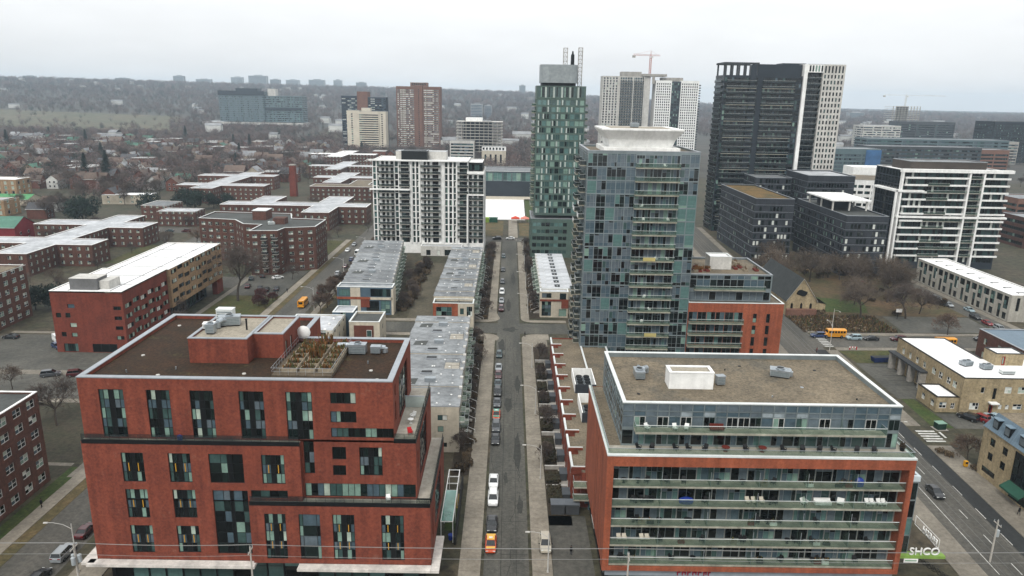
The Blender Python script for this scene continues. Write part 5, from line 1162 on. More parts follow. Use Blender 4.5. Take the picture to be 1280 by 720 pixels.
# terrace row by the park
RW=Bldg('park_townhouse_row','pale stucco terrace row with a white roof of dark light wells on the park road','terraced houses',172,239)
STUC=mat('pale_stucco',(.40,.385,.34),(.33,.315,.28),scale=.3,fine=.1,streak=.15)
lf=[]
for k in range(8):
    y=240+k*7.2; lf+=[(y+.4,y+2.6,.4,2.8,DW),(y+.3,y+2.9,4.0,8.6,W(2,3,pal='green',fr=FRAME,fw=.1)),(y+3.6,y+5.4,.3,5.2,W(1,2,pal='dark',fr=FRAME,fw=.1)),(y+3.6,y+6.8,6.2,8.6,W(3,1,pal='dark',fr=FRAME,fw=.1))]
RW.block(STUC,172,184,239,298,0,9.5,L=lf,F=[(174,175.2,3.8,8.5,W(1,2,pal='dark')),(180.6,182.4,.3,5.4,W(1,2,pal='dark'))],depth=.35,roof=WHITE_ROOF,ph=.25,cop=WHITE)
for k in range(8): m_=MB(); y=242+k*7.1; m_.box(176.5,179.4,y,y+1.7,9.25,9.42,METAL_DARK); m_.box(176.3,179.6,y-.15,y-.001,9.25,9.6,WHITE); RW.part('light_well',m_)
RW.finish()
# fire hall
Fh=Bldg('fire_hall','yellow brick fire hall with a flat white roof and three engine bays','fire hall',109.2,162)
YW=W(2,2,pal='white',fr=FRAME_W,fw=.12)
Fh.block(BRICK_YELLOW,109.2,140,162,176.5,0,9,F=[(111.5,113.8,1,2.8,W(3,2,pal='white',fr=FRAME_W,fw=.12)),(113.6,114.5,5.3,6.8,W(1,1,pal='old',fr=FRAME_W)),(116.6,117.4,3.8,6.6,DK),(116.2,117.2,.1,2.3,W(1,1,pal='dark',fr=mat('red_door_paint',(.30,.02,.02)),fw=.2)),(119.3,121,5.3,7,YW),(122.5,124.2,5.3,7,YW),(118.5,119.4,1.2,2.4,YW),(120.2,121.1,1.2,2.4,YW),(122,124.2,1.2,2.6,YW)],
  L=[(y,y+1.7,5.3,7,YW) for y in (164.5,167,170.5,173.5)],depth=.2,skip='K')
Fh.block(BRICK_YELLOW,109.2,122,176.5,192.5,0,9,L=[(y,y+1.5,5.3,7,YW) for y in (178,181.5,185,188.5)]+[(y,y+3.3,.1,4.0,W((1,1,1,1),(2,.5,.5,.5),pal='dark',fr=CONC,fw=.14)) for y in (178.2,183.2,188.2)],depth=.3,skip='F')
Fh.face((140,176.5),(-1,0),18,0,9,[],BRICK_YELLOW)
Fh.flat_roof([(109.2,162),(140,162),(140,176.5),(122,176.5),(122,192.5),(109.2,192.5)],9.05,WHITE_ROOF,BRICK_YELLOW,.12,.3,METAL_DARK)
m_=MB()
for y in (176.9,182.0,187.0,192.0): m_.box(107.6,109.15,y,y+1.0,0,4.6,CONC)
m_.box(107.3,109.15,176.6,193.2,4.6,5.0,SHED); Fh.part('engine_bay_pier',m_)
Fh.block(BRICK_YELLOW,103.8,109.15,162.6,171,0,3.9,F=[(104.6,106.4,1.0,2.6,YW),(107.4,108.4,.9,2.4,YW)],L=[(163.5,165,1,2.6,YW),(167.5,169,1,2.6,YW)],roof=WHITE_ROOF,ph=.1,cop=METAL_DARK)
Fh.block(BRICK_YELLOW,122.5,129.5,171.5,176.4,8.9,12,F=[(124,124.9,9,11.3,W(1,1,pal='dark',fr=MATS['red_door_paint'],fw=.25))],roof=WHITE_ROOF,ph=.1,cop=METAL_DARK)
m_=MB(); m_.box(115.8,117.8,160.6,161.98,2.9,3.2,WHITE); Fh.part('door_canopy',m_); Fh.finish()
rooftop_unit(115.0,171.2,9,2.6,2.0,1.1,'left of three weathered units on the fire hall white roof',.3,None,2)
rooftop_unit(118.5,168.8,9,2.4,1.8,1.1,'middle of three weathered units on the fire hall white roof',.1,None,2)
rooftop_unit(121.6,165.6,9,3.2,1.4,.9,'low wide unit nearest the front right edge of the fire hall roof',0,None,0,COPING_WHITE)
mk_building('shed_hall','brick hall with a blue-grey ribbed metal roof behind the fire hall','hall',[(138.5,184),(175,184),(175,203),(138.5,203)],8.6,BRICK_DULL,OLD,4,6,1.5,1.8,mat('blue_grey_metal_roof',(.15,.20,.245),(.12,.165,.2),fine=.1,rough=.5),None,.15)
# yellow brick corner building with a blue mansard
Uc=Bldg('corner_shop_house','yellow brick corner building with a ribbed blue mansard roof and green shop awning','shop house',95.6,104)
DU=W(2,2,pal='dark',fr=METAL_DARK,fw=.1)
Uc.block(BRICK_YELLOW,95.6,112,100,133.3,0,10.2,L=[(129.5,131,7.2,8.8,DU),(125.8,127.3,7.2,8.8,DU),(129.5,131,4.2,5.8,DU),(125.8,127.3,4.2,5.8,DU),(128,132,1.2,2.4,DU),(118.6,124,3.4,9.6,W(4,4,pal='dark',fr=METAL_DARK,fw=.12)),(119,123.6,.3,2.7,DU),(113,115,7.2,8.8,DU),(108,110,7.2,8.8,DU)],depth=.2)
RM=mat('blue_ribbed_metal',(.17,.23,.275),(.14,.19,.23),scale=.3,fine=.08,rough=.45)
m_=MB(); m_.loft([ri(95.4,112,99.8,133.5,10.2),ri(96.9,112,101.3,132,13.6)],RM,False)
for y in np.arange(101,133,.62): m_.quad([(95.36,y,10.2),(95.36,y+.09,10.2),(96.86,y+.09,13.6),(96.86,y,13.6)],mat('blue_rib',(.25,.31,.36),fine=.08))
Uc.part('mansard_roof',m_); Uc.roof.sheet(rect(96.9,112,101.3,132),13.58,GRAVEL)
for y in (129.6,126.2,122,117.5,113): 
    m_=MB(); m_.box(95.6,97.2,y,y+1.5,11.0,12.9,METAL_DARK); m_.box(95.55,95.6,y+.15,y+1.35,11.2,12.6,G_STEEL); m_.box(95.4,97.3,y-.12,y+1.62,12.9,13.05,RM); Uc.part('dormer',m_)
m_=MB(); AW=mat('green_awning',(.03,.10,.07),(.022,.075,.05),fine=.12); m_.quad([(93.9,118.6,2.4),(93.9,124,2.4),(95.58,124,3.5),(95.58,118.6,3.5)][::-1],AW); m_.quad([(93.9,118.6,2.05),(93.9,124,2.05),(93.9,124,2.4),(93.9,118.6,2.4)][::-1],AW); Uc.part('awning',m_)
Uc.finish()
# stone gabled church house
Ch=Bldg('gabled_church','yellow stone gabled church with dark slate roof beside the community garden','church',97.2,243)
SL=mat('dark_slate',(.055,.06,.06),(.04,.045,.045),scale=.4,fine=.2); PL=mat('green_slate',(.11,.15,.135),(.085,.12,.105),fine=.15)
gx0,gx1,gm=97.0,107.2,102.0
gw_=MB(); 
gw_.quad([(gx0,243,0),(gx1,243,0),(gx1,243,5.5),(gm,243,13.0),(gx0,243,5.5)],BRICK_YELLOW); gw_.quad([(gx0,276,0),(gx0,243,0),(gx0,243,5.5),(gx0,276,5.5)],BRICK_YELLOW); gw_.quad([(gx1,243,0),(gx1,276,0),(gx1,276,5.5),(gx1,243,5.5)],BRICK_YELLOW); gw_.quad([(gx1,276,0),(gx0,276,0),(gx0,276,5.5),(gm,276,13),(gx1,276,5.5)],BRICK_YELLOW)
Ch.part('wall',gw_); m_=MB()
for s_ in (-1,1):
    e=gx0-.5 if s_<0 else gx1+.5; ez=5.5-.5*7.5/5.1
    m_.quad([(e,242.6,ez+.3),(gm,242.6,13.3),(gm,276.3,13.3),(e,276.3,ez+.3)],SL); m_.quad([(e,242.6,ez+.02),(gm,242.6,13.02),(gm,242.6,13.3),(e,242.6,ez+.3)],STONE_CREAM)
Ch.part('roof',m_); m_=MB(); m_.quad([(100.4+1.9*math.cos(a)+1.5,242.9,8.1+1.1*math.sin(a)+.25*math.cos(3*a)) for a in np.linspace(0,2*PI,15)[:-1]],METAL_DARK); Ch.part('window',m_)
for x in (98.4,101.7,105): m_=MB(); m_.quad([(x,242.92,2.2),(x+.8,242.92,2.2),(x+.8,242.92,4.0),(x+.4,242.92,4.7),(x,242.92,4.0)],METAL_DARK); Ch.part('window',m_)
m_=MB(); m_.box(107.25,111.0,244,251,0,4.0,BRICK_YELLOW); Ch.part('side_porch',m_); m_=MB(); m_.quad([(107.2,243.7,6.6),(107.2,251.3,6.6),(111.4,251.3,3.8),(111.4,243.7,3.8)][::-1],PL); m_.quad([(111.4,243.7,3.8),(111.4,251.3,3.8),(111.4,251.3,3.6),(111.4,243.7,3.6)],PL); Ch.part('porch_roof',m_)
m_=MB(); m_.box(96.8,107,241.2,242.8,0,2.6,BRICK_BROWN); Ch.part('front_wall',m_); Ch.finish()
# ------------------------------------------------------------------ left: red and tan slab block with a white roof
Wb=Bldg('white_roofed_block','long red and tan brick block with a bright white roof and an overhanging far half','apartment building',-127,195)
OW=W((1,1,1),1,pal='old',fr=FRAME,fw=.1)
Wb.block(BRICK_WARM,-127,-107,195,222,0,17.5,F=[(-122.5,-120.5,13.0,14.2,W(1,1,pal='white')),(-126,-124.6,10.2,11.6,DK),(-123.4,-122,10.2,11.6,DK),(-122.5,-120.6,7.4,8.7,W(1,1,pal='white')),(-125.2,-123.8,4.6,6,DK),(-122.4,-120.8,4.6,5.8,W(1,1,pal='old')),(-125,-121,.2,2.6,W(4,1,pal='green')),(-117,-110,.1,2.6,W(3,1,pal='dark'))]+[(-109.8,-107.7,3.9+f*2.9,5.0+f*2.9,W(2,1,pal='dark')) for f in range(4)],
  R=[(196.2+i*4.4,199.9+i*4.4,3.6+f*3.0+(i%2)*.5,5.0+f*3.0+(i%2)*.5,OW) for i in range(6) for f in range(4)],depth=.3,skip='K')
Wb.block(BRICK_TAN,-125.5,-106.2,222.4,264,5.4,17.9,R=[(223.5+i*4.6,227.4+i*4.6,6.6+f*3.1+.5*(i%2),8.0+f*3.1+.5*(i%2),OW) for i in range(9) for f in range(4)],depth=.3,bottom=CONC)
Wb.block(BF,-125,-109.5,222.4,256,0,5.4,R=[(223+i*3,225.6+i*3,.3,4.8,W(2,1,pal='dark')) for i in range(11)],skip='F'); Wb.wall.box(-108.3,-106.4,258.5,263.8,0,5.4,BRICK_WARM)
Wb.flat_roof([(-127,195),(-107,195),(-107,222.2),(-106.2,222.2),(-106.2,264),(-125.5,264),(-125.5,222.4),(-127,222.4)],17.95,WHITE_ROOF,BRICK_TAN,.15,.3,WHITE)
m_=MB(); LN=mat('grey_roof_seam',(.35,.35,.35),fine=.1)
for y in (203,214,226,240,252): m_.box(-124,-108,y,y+.22,17.81,17.92,LN)
m_.box(-110.8,-110.6,196,263,17.81,17.95,LN); m_.box(-122.4,-122.2,196,263,17.81,17.95,LN); Wb.part('roof_seam',m_)
m_=MB(); m_.box(-122.3,-114.6,197,202.5,17.8,21.0,mat('grey_metal_house',(.20,.20,.20),fine=.1)); m_.box(-122.35,-114.55,196.95,202.55,21.0,21.1,CONC_PALE); Wb.part('roof_house',m_); m_=MB(); m_.box(-114.59,-111.8,198,204,17.8,20.2,CONC_PALE); Wb.part('roof_house',m_); Wb.finish()
# six-storey brick block
Yb=mk_building('brick_six_storey_block','six-storey dark red brick block with angled wings and white roof edges','apartment building',[(-104,288),(-93,289.5),(-92,296),(-80.5,300),(-80.5,318),(-96,320),(-100,333),(-136,335),(-136,317),(-119,314),(-112,304),(-104,303)],18.4,BRICK_DULL,W((1,1),(1,1),pal='old',fr=FRAME_P,fw=.12),2.9,3.3,1.9,1.5,ROOF_DARK,COPING_WHITE,.4,done=False)
m_=MB(); m_.box(-112,-106,316,324,18,22,BRICK_DULL); m_.box(-112.2,-105.8,315.8,324.2,22,22.2,COPING_WHITE); Yb.part('roof_house',m_); m_=MB(); m_.box(-100,-95,306,311,18,20.6,BRICK_DULL); Yb.part('roof_house',m_)
for x in (-96.5,-94.0): 
    for f in range(1,6): Yb.balcony(x-2.8 if x<-95 else x-1,x-.6 if x<-95 else x+1.2,287.2,288.9,f*2.9+.3,G_RAIL_D,'FLR',1,CONC,.2)
Yb.finish()
rooftop_unit(-100.5,305,18,2.2,1.6,1.3,'small white vent cluster on the six-storey brick block roof',.2,(1.2,.4),1,COPING_WHITE)
# three-storey cross-shaped brick blocks with pale roofs
def cross_block(label,poly,z1=9.2,roof=SILVER_ROOF,m=BRICK_DULL,name='cross_plan_block'): 
    return mk_building(name,label,'apartment building',poly,z1,m,OLD,2.95,3.4,1.5,1.5,roof,WHITE,.2,cap=100)
cross_block('large three-storey brick block with silvery cross-shaped roof nearest the white-roofed block',[(-203,280),(-189,280),(-189,299),(-174,299),(-174,312),(-189,312),(-189,340),(-173,340),(-173,356),(-189,356),(-189,376),(-203,376),(-203,360),(-228,360),(-228,346),(-203,346),(-203,314),(-222,314),(-222,301),(-203,301)])
cross_block('long low brick block with pale roof behind the cross-plan block, left of the dark tree',[(-212,484),(-197,484),(-197,500),(-168,500),(-168,514),(-197,514),(-197,560),(-180,560),(-180,574),(-197,574),(-197,590),(-212,590),(-212,574),(-238,574),(-238,560),(-212,560),(-212,514),(-228,514),(-228,500),(-212,500)],10)
cross_block('brick block with winged pale roof directly behind the six-storey block',[(-165,414),(-112,414),(-112,390),(-97,390),(-97,412),(-81,412),(-81,427),(-97,427),(-97,455),(-112,455),(-112,428),(-138,428),(-138,452),(-152,452),(-152,428),(-165,428)],10)
cross_block('small brick block with pale roof left of the six-storey block',[(-193,397),(-172,397),(-172,410),(-193,410)],8)
cross_block('small brick block with grey roof beyond the lone pale-roofed one',[(-212,418),(-196,416),(-196,436),(-212,438)],8,GREY_ROOF)
cross_block('brick block with a weathered pale roof beside the red chimney',[(-150,560),(-135,560),(-135,528),(-122,528),(-122,560),(-100,560),(-100,575),(-122,575),(-122,600),(-136,600),(-136,575),(-150,575)],10)
cross_block('brown-roofed brick block behind the white mid-rise left side',[(-138,505),(-84,505),(-84,520),(-100,520),(-100,548),(-114,548),(-114,520),(-138,520)],10,GRAVEL)
cross_block('brick block with pale roof beyond the chimney to the right',[(-175,640),(-155,640),(-155,612),(-141,612),(-141,640),(-112,640),(-112,655),(-141,655),(-141,690),(-155,690),(-155,655),(-175,655)],11)
cross_block('far brick block with white roof in front of the beige tower',[(-210,770),(-186,770),(-186,740),(-168,740),(-168,770),(-140,770),(-140,788),(-168,788),(-168,826),(-186,826),(-186,788),(-210,788)],11,WHITE_ROOF)
cross_block('far brown-roofed brick block between the chimney and the brown tower',[(-138,700),(-84,700),(-84,722),(-138,722)],11,GRAVEL)
cross_block('far grey-roofed brick block just left of the brown tower base',[(-118,810),(-70,810),(-70,832),(-118,832)],12,SILVER_ROOF)
ck=thing('brick_chimney','tall square red brick chimney among the low cross-plan blocks','chimney',(-155.5,527,0))
m_=MB(); m_.loft([ri(-2.4,2.4,-2.4,2.4,0),ri(-1.9,1.9,-1.9,1.9,22)],BRICK_WARM); m_.build('shaft',ck); m_=MB(); m_.box(-2.1,2.1,-2.1,2.1,22,22.7,CONC); m_.build('cap',ck)
mk_building('brick_walkup','dark red brick walk-up block with a dark roof at the lower left corner','apartment building',[(-112,94),(-86.4,94),(-86.4,125),(-112,125)],18,BRICK_DULL,W((1,1),(1,1),pal='old',fr=FRAME_W,fw=.1),2.95,3.6,2.2,1.6,ROOF_DARK,WHITE,.35)
mk_building('brick_walkup','dark red brick walk-up block cut by the left edge beside the car park','apartment building',[(-180,205),(-155.5,205),(-155.5,229),(-180,229)],17,BRICK_DULL,W((1,1),(1,1),pal='old',fr=FRAME_W,fw=.1),2.95,3.4,2.0,1.6,GRAVEL,WHITE,.35)
mk_building('tan_walkup','tan brick block with pale roof at the far left edge above a green roof','apartment building',[(-390,506),(-341,506),(-341,522),(-390,522)],11,BRICK_TAN,W(1,1,pal='old',fr=FRAME_W,fw=.1),3.3,4.5,1.8,2.2,WHITE_ROOF,WHITE,.3)
mk_building('tan_walkup','tan brick block with grey-green roof lower at the left edge','apartment building',[(-340,420),(-292,420),(-292,434),(-340,434)],9,BRICK_TAN,W(1,1,pal='old',fr=FRAME_W,fw=.1),3.3,4.5,1.8,2.2,SILVER_ROOF,WHITE,.3)
# ------------------------------------------------------------------ houses
ROOFS=[mat('charcoal_shingle',(.095,.095,.10),fine=.2,rnd=.3),mat('brown_shingle',(.15,.115,.095),fine=.2,rnd=.3),mat('green_shingle',(.085,.165,.125),fine=.2,rnd=.2),mat('grey_shingle',(.25,.255,.26),fine=.2,rnd=.25),mat('pale_flat_roof',(.42,.42,.41),fine=.15,rnd=.2)]
HW=[mat('house_brick',(.16,.07,.05),fine=.2,rnd=.3),mat('house_cream',(.42,.38,.31),fine=.12,rnd=.25),mat('house_white',(.52,.52,.50),fine=.1,rnd=.15),mat('house_buff',(.26,.20,.14),fine=.15,rnd=.25)]
def make_house(label,w,d,h,rh,wm,rm,group,flat=False,x=0,y=0,rz=0):
    o=thing('detached_house',label,'house',(x,y,0),rz,group)
    m_=MB()
    if flat: m_.box(-w/2,w/2,-d/2,d/2,0,h+.4,wm,'TB')
    else:
        m_.quad([(-w/2,-d/2,0),(w/2,-d/2,0),(w/2,-d/2,h),(0,-d/2,h+rh),(-w/2,-d/2,h)],wm); m_.quad([(w/2,d/2,0),(-w/2,d/2,0),(-w/2,d/2,h),(0,d/2,h+rh),(w/2,d/2,h)],wm)
        m_.quad([(-w/2,d/2,0),(-w/2,-d/2,0),(-w/2,-d/2,h),(-w/2,d/2,h)],wm); m_.quad([(w/2,-d/2,0),(w/2,d/2,0),(w/2,d/2,h),(w/2,-d/2,h)],wm)
    m_.build('wall',o); r=MB()
    if flat: r.box(-w/2-.15,w/2+.15,-d/2-.15,d/2+.15,h+.4,h+.7,rm)
    else:
        e=.5
        for s_ in (-1,1):
            x_=s_*(w/2+e); z_=h-e*rh/(w/2)
            r.quad([(x_,-d/2-.4,z_+.12),(0,-d/2-.4,h+rh+.12),(0,d/2+.4,h+rh+.12),(x_,d/2+.4,z_+.12)],rm); r.quad([(x_,-d/2-.4,z_-.1),(x_,d/2+.4,z_-.1),(x_,d/2+.4,z_+.12),(x_,-d/2-.4,z_+.12)],FRAME_W)
    r.build('roof',o)
    for k,(a,z) in enumerate(((-w*.27,1.0),(w*.12,1.0),(-w*.27,3.8),(w*.12,3.8))):
        if z+1.4>h: continue
        v=MB(); v.box(a,a+1.2,-d/2-.06,-d/2-.005,z,z+1.4,FRAME_W); v.box(a+.1,a+1.1,-d/2-.08,-d/2-.06,z+.1,z+1.3,G_DARK); v.build('window',o)
    c=MB(); c.box(w*.25,w*.25+.8,d*.1,d*.1+.8,h*.9,h+rh+.8,BRICK_DULL); c.build('chimney',o)
    return o
R=random.Random(42)
HV=[('brick house with a charcoal gable roof among bare suburban trees',8,11,6,3,HW[0],ROOFS[0]),('cream house with a grey gable roof among bare suburban trees',8,10,6,3.2,HW[1],ROOFS[3]),('white house with a brown gable roof among bare suburban trees',7.5,10,6,3,HW[2],ROOFS[1]),('buff house with a green gable roof among bare suburban trees',9,12,6,3,HW[3],ROOFS[2]),('flat pale-roofed brick house among bare suburban trees',11,14,6.5,0,HW[0],ROOFS[4]),('brick house with a brown gable roof among bare suburban trees',8,12,6.2,3.2,HW[0],ROOFS[1])]
HP=[None]*6; HOUSES=[]
BLOCKED=[(-245,-160,272,600),(-172,-60,380,600),(-180,-60,600,840),(-150,-60,270,345),(-395,-285,410,530),(-260,-200,320,400),(-235,-95,960,1160),(-82,-60,60,660)]
def free(x,y,mg=6):
    if any(a-mg<x<b+mg and c-mg<y<d+mg for a,b,c,d in BLOCKED): return False
    if any(abs(x-a)<9+mg*.3 and abs(y-b)<10+mg*.3 for a,b in HOUSES): return False
    return True
def in_park(x,y): return 1265<y<1760 and -.92*y<x<-.455*y
for row in range(26):
    y=415+row*30+(row//2)*8
    for k in range(34):
        x=-.72*y+k*14.5+R.uniform(-2,2); yy=y+R.uniform(-3,3)
        if x>-.16*y or not free(x,yy,4) or R.random()<.5 or len(HOUSES)>215: continue
        i=R.choices(range(6),(2.4,2.4,2.2,1.3,2,2))[0]; rz=R.choice((0,0,PI,PI/2,-PI/2))+.03
        lab,w_,d_,h_,rh_,wm_,rm_=HV[i]
        if HP[i] is None: HP[i]=make_house(lab,w_,d_,h_,rh_,wm_,rm_,lab.split(' among')[0]+'s',i==4); HP[i].location=(x,yy,0); HP[i].rotation_euler=(0,0,rz)
        else: dup(HP[i],(x,yy,0),rz,scale=R.uniform(1.0,1.35))
        HOUSES.append((x,yy))
o=make_house('shop house with green pitched roof and red walls at the left edge',15,26,8,4,mat('red_render',(.24,.03,.04),fine=.12),GREEN_CLAD,None,x=-248,y=350,rz=PI/2)
o=make_house('long low hall with a bright green roof at the far left',14,34,4,2.4,HW[1],mat('bright_green_roof',(.10,.27,.13),(.08,.21,.10),fine=.1),None,x=-322,y=468,rz=PI/2); HOUSES+=[(-248,350),(-322,468)]
for x,y,rz in ((-250,480,.1),(-235,620,.2),(-300,640,.05)):
    mk_building('low_hall','low pale-roofed hall in the suburb '+('behind the green roof' if x==-250 else 'near the dark conifers' if x==-235 else 'left of the park trees'),'hall',place_poly([(-15,-6),(15,-6),(15,6),(-15,6)],x,y,math.degrees(rz)),6,HW[1],OLD,3,6,1.6,1.4,WHITE_ROOF,None,.2); HOUSES.append((x,y))
# ------------------------------------------------------------------ towers and large buildings far off
RIB=lambda pal: W(10,1,pal=pal,fr=FRAME,fw=.14)
def ribbon(B,m,x0,x1,y0,y1,z1,fh,spec,L=False,Rr=False,z0=0,roof=GREY_ROOF,inset_=.6,wh=1.7,split=1,cop=None):
    nf=int((z1-z0-1.5)/fh); st=(x1-x0)/split
    F=[(x0+k*st+inset_,x0+(k+1)*st-inset_,z0+1.2+f*fh,z0+1.2+f*fh+wh,spec) for f in range(nf) for k in range(split)]
    side=[(y0+.8,y1-.8,z0+1.2+f*fh,z0+1.2+f*fh+wh,spec) for f in range(nf)]
    B.block(m,x0,x1,y0,y1,z0,z1,F=F,L=side if L else (),R=side if Rr else (),depth=.5,roof=roof,ph=.5,cop=cop)
CUR=mat('blue_green_curtain_wall',(.12,.165,.175),(.095,.135,.145),scale=.08,fine=.1,rough=.3)
Hs=Bldg('hospital_block','large blue-green glass hospital on a podium beyond the bare woods at left','hospital',-595,1540)
ribbon(Hs,CUR,-597,-505,1540,1580,74,4.2,W(14,1,pal='steel',fr=FRAME_G,fw=.3),Rr=True,split=3,z0=14,wh=2.6); ribbon(Hs,CUR,-505,-428,1544,1580,66,4.2,W(14,1,pal='condo',fr=FRAME_G,fw=.3),Rr=True,split=2,z0=14,wh=2.6)
m_=MB(); m_.box(-598,-504,1539,1541,66,75,BF); m_.box(-565,-520,1550,1575,74,80,BF); m_.box(-500,-484,1552,1570,66,80,CONC_PALE); m_.box(-505,-430,1542,1544,38,43,BF); Hs.part('dark_band',m_)
Hs.block(CONC_PALE,-630,-424,1528,1585,0,13,F=[(-600+i*20,-583+i*20,3,8,W(6,1,pal='dark',fr=FRAME,fw=.3)) for i in range(8)],roof=SILVER_ROOF,ph=.3,depth=1); Hs.finish()
Bg=Bldg('beige_slab_tower','beige concrete apartment tower with dark window ribbons, in front of a blue-black one','apartment tower',-219,1000)
BEI=mat('beige_concrete',(.55,.51,.43),(.48,.44,.37),fine=.08)
ribbon(Bg,BEI,-203,-176,1000,1022,50,2.9,W(8,1,pal='dark',fr=FRAME,fw=.15),wh=1.5); Bg.block(BEI,-219,-203,1002,1022,0,51,F=[(-213.4,-211.2,2+f*2.9,3.6+f*2.9,DK) for f in range(16)],roof=GREY_ROOF); Bg.block(BEI,-176,-167,1002,1022,0,50,F=[(-173,-171,2+f*2.9,3.6+f*2.9,DK) for f in range(16)],roof=GREY_ROOF); Bg.block(BEI,-200,-188,1006,1016,50,54.5,roof=GREY_ROOF); Bg.finish()
Bk=Bldg('blue_black_slab_tower','blue-black apartment slab with brown centre shaft behind the beige tower','apartment tower',-240,1075)
SLT=mat('blue_black_panel',(.06,.075,.10),fine=.08)
ribbon(Bk,SLT,-242,-219,1075,1095,70,2.9,W(8,1,pal='blind',fr=FRAME,fw=.15),wh=1.4); ribbon(Bk,SLT,-204,-178,1075,1095,68.5,2.9,W(8,1,pal='blind',fr=FRAME,fw=.15),wh=1.4); Bk.block(BRICK_BROWN,-219,-204,1073,1095,0,76,roof=GREY_ROOF); Bk.finish()
Bn=Bldg('brown_brick_tower','tall brown brick apartment tower with white balcony stripes and a central shaft','apartment tower',-162,1060)
ribbon(Bn,BRICK_BROWN,-161,-134.5,1060,1090,84,2.85,W(12,1,pal='white',fr=FRAME_W,fw=.2),wh=1.6,inset_=1.6); ribbon(Bn,BRICK_BROWN,-124,-99.5,1060,1090,84,2.85,W(12,1,pal='white',fr=FRAME_W,fw=.2),wh=1.6,inset_=1.6); Bn.block(BRICK_BROWN,-134.5,-124,1058,1090,0,85.5,F=[(-130,-128.6,2+f*2.85,3.4+f*2.85,DK) for f in range(28)],roof=GREY_ROOF); Bn.block(BRICK_BROWN,-142,-118,1068,1085,84,89.5,F=[(-140+i*3,-138+i*3,86,88.6,DK) for i in range(7)],roof=GREY_ROOF); Bn.finish()
Cn=Bldg('unfinished_concrete_block','bare concrete building under construction with open floors beside the wooded valley','construction site',-62,800)
m_=MB()
for f in range(11): m_.box(-58,-8,800,826,14+f*3.15,14.4+f*3.15,CONC_PALE)
Cn.part('floor_slab',m_); m_=MB()
for x in np.arange(-57,-8,4.8):
    for y in (801,825): m_.box(x-.4,x+.4,y-.4,y+.4,13,46,CONC)
m_.box(-50,-20,808,822,13,45.9,BRICK_DARK); m_.box(-48,-30,806,822,46,49.5,WHITE); Cn.part('column',m_)
Cn.block(CONC_PALE,-64,-38,790,799.5,0,26,F=[(-63,-39,2+f*3.2,4+f*3.2,RIB('condo')) for f in range(7)],roof=GRAVEL,depth=.5)
Cn.block(CREAM_W,-30,-4,792,799.5,0,16,F=[(-27+i*5.5,-25+i*5.5,3,12,W(1,4,pal='dark')) for i in range(4)],roof=SILVER_ROOF,depth=.4); Cn.block(WHITE,-30,-4,792.2,799.6,16,20,F=[(-29+i*3.5,-27+i*3.5,16.8,19.2,DK) for i in range(7)],roof=SILVER_ROOF,depth=.4); Cn.finish()
Ar=Bldg('pool_hall','long low hall with a band of aqua glass over dark walls behind the white rink','sports hall',-16,545)
Ar.block(BF,-55,60,545,585,0,18.4,F=[(-54+i*7,-47.4+i*7,11.3,17.6,W(2,1,pal='aqua',fr=FRAME_G,fw=.2)) for i in range(16)],roof=GREY_ROOF,depth=.3,cop=COPING_WHITE); Ar.finish()
rk=MB(); rk.prism([(-17,437),(10,437),(10.5,524),(-17,524)],0,.35,WHITE_ROOF); structure('ice_rink',rk)
sheet('playing_field',[rect(11,40,430,530)],.06,GRASS_G); sheet('park_yard',[rect(-18,-3,384,432),rect(6,40,384,428)],.06,DRYGRASS); sheet('park_path',[rect(0,5,379,436)],.07,WALK); sheet('rink_surround',[rect(-50,40,524,544)],.06,CREAM_W)
for k,(x,c_) in enumerate(((4,mat('orange_red_canvas',(.55,.09,.05),fine=.1)),(9.5,mat('pink_canvas',(.6,.25,.2),fine=.1)),(-14,mat('lime_canvas',(.25,.36,.06),fine=.1)),(-9,mat('green_container',(.02,.10,.06),fine=.1)))):
    o=thing('market_tent' if k<2 else 'park_store',('red canvas tent beside the white rink','pink canvas tent at the right of the red one','lime green storage hut at the near end of the rink','dark green container next to the lime hut')[k],'tent' if k<2 else 'store',(x,428,0))
    b=MB(); b.box(-2.4,2.4,-2,2,0 if k>1 else 2.2,2.6,c_); b.build('body' if k>1 else 'valance',o); b=MB()
    b.loft([ri(-2.6,2.6,-2.2,2.2,2.61),ri(-.2,.2,-.2,.2,3.8 if k<2 else 3.0)],c_); b.build('roof',o)
    if k<2:
        for sx in (-1,1):
            for sy in (-1,1): b=MB(); b.tube((sx*2.3,sy*1.9,0),(sx*2.3,sy*1.9,2.2),.05,.05,5,METAL); b.build('leg',o)
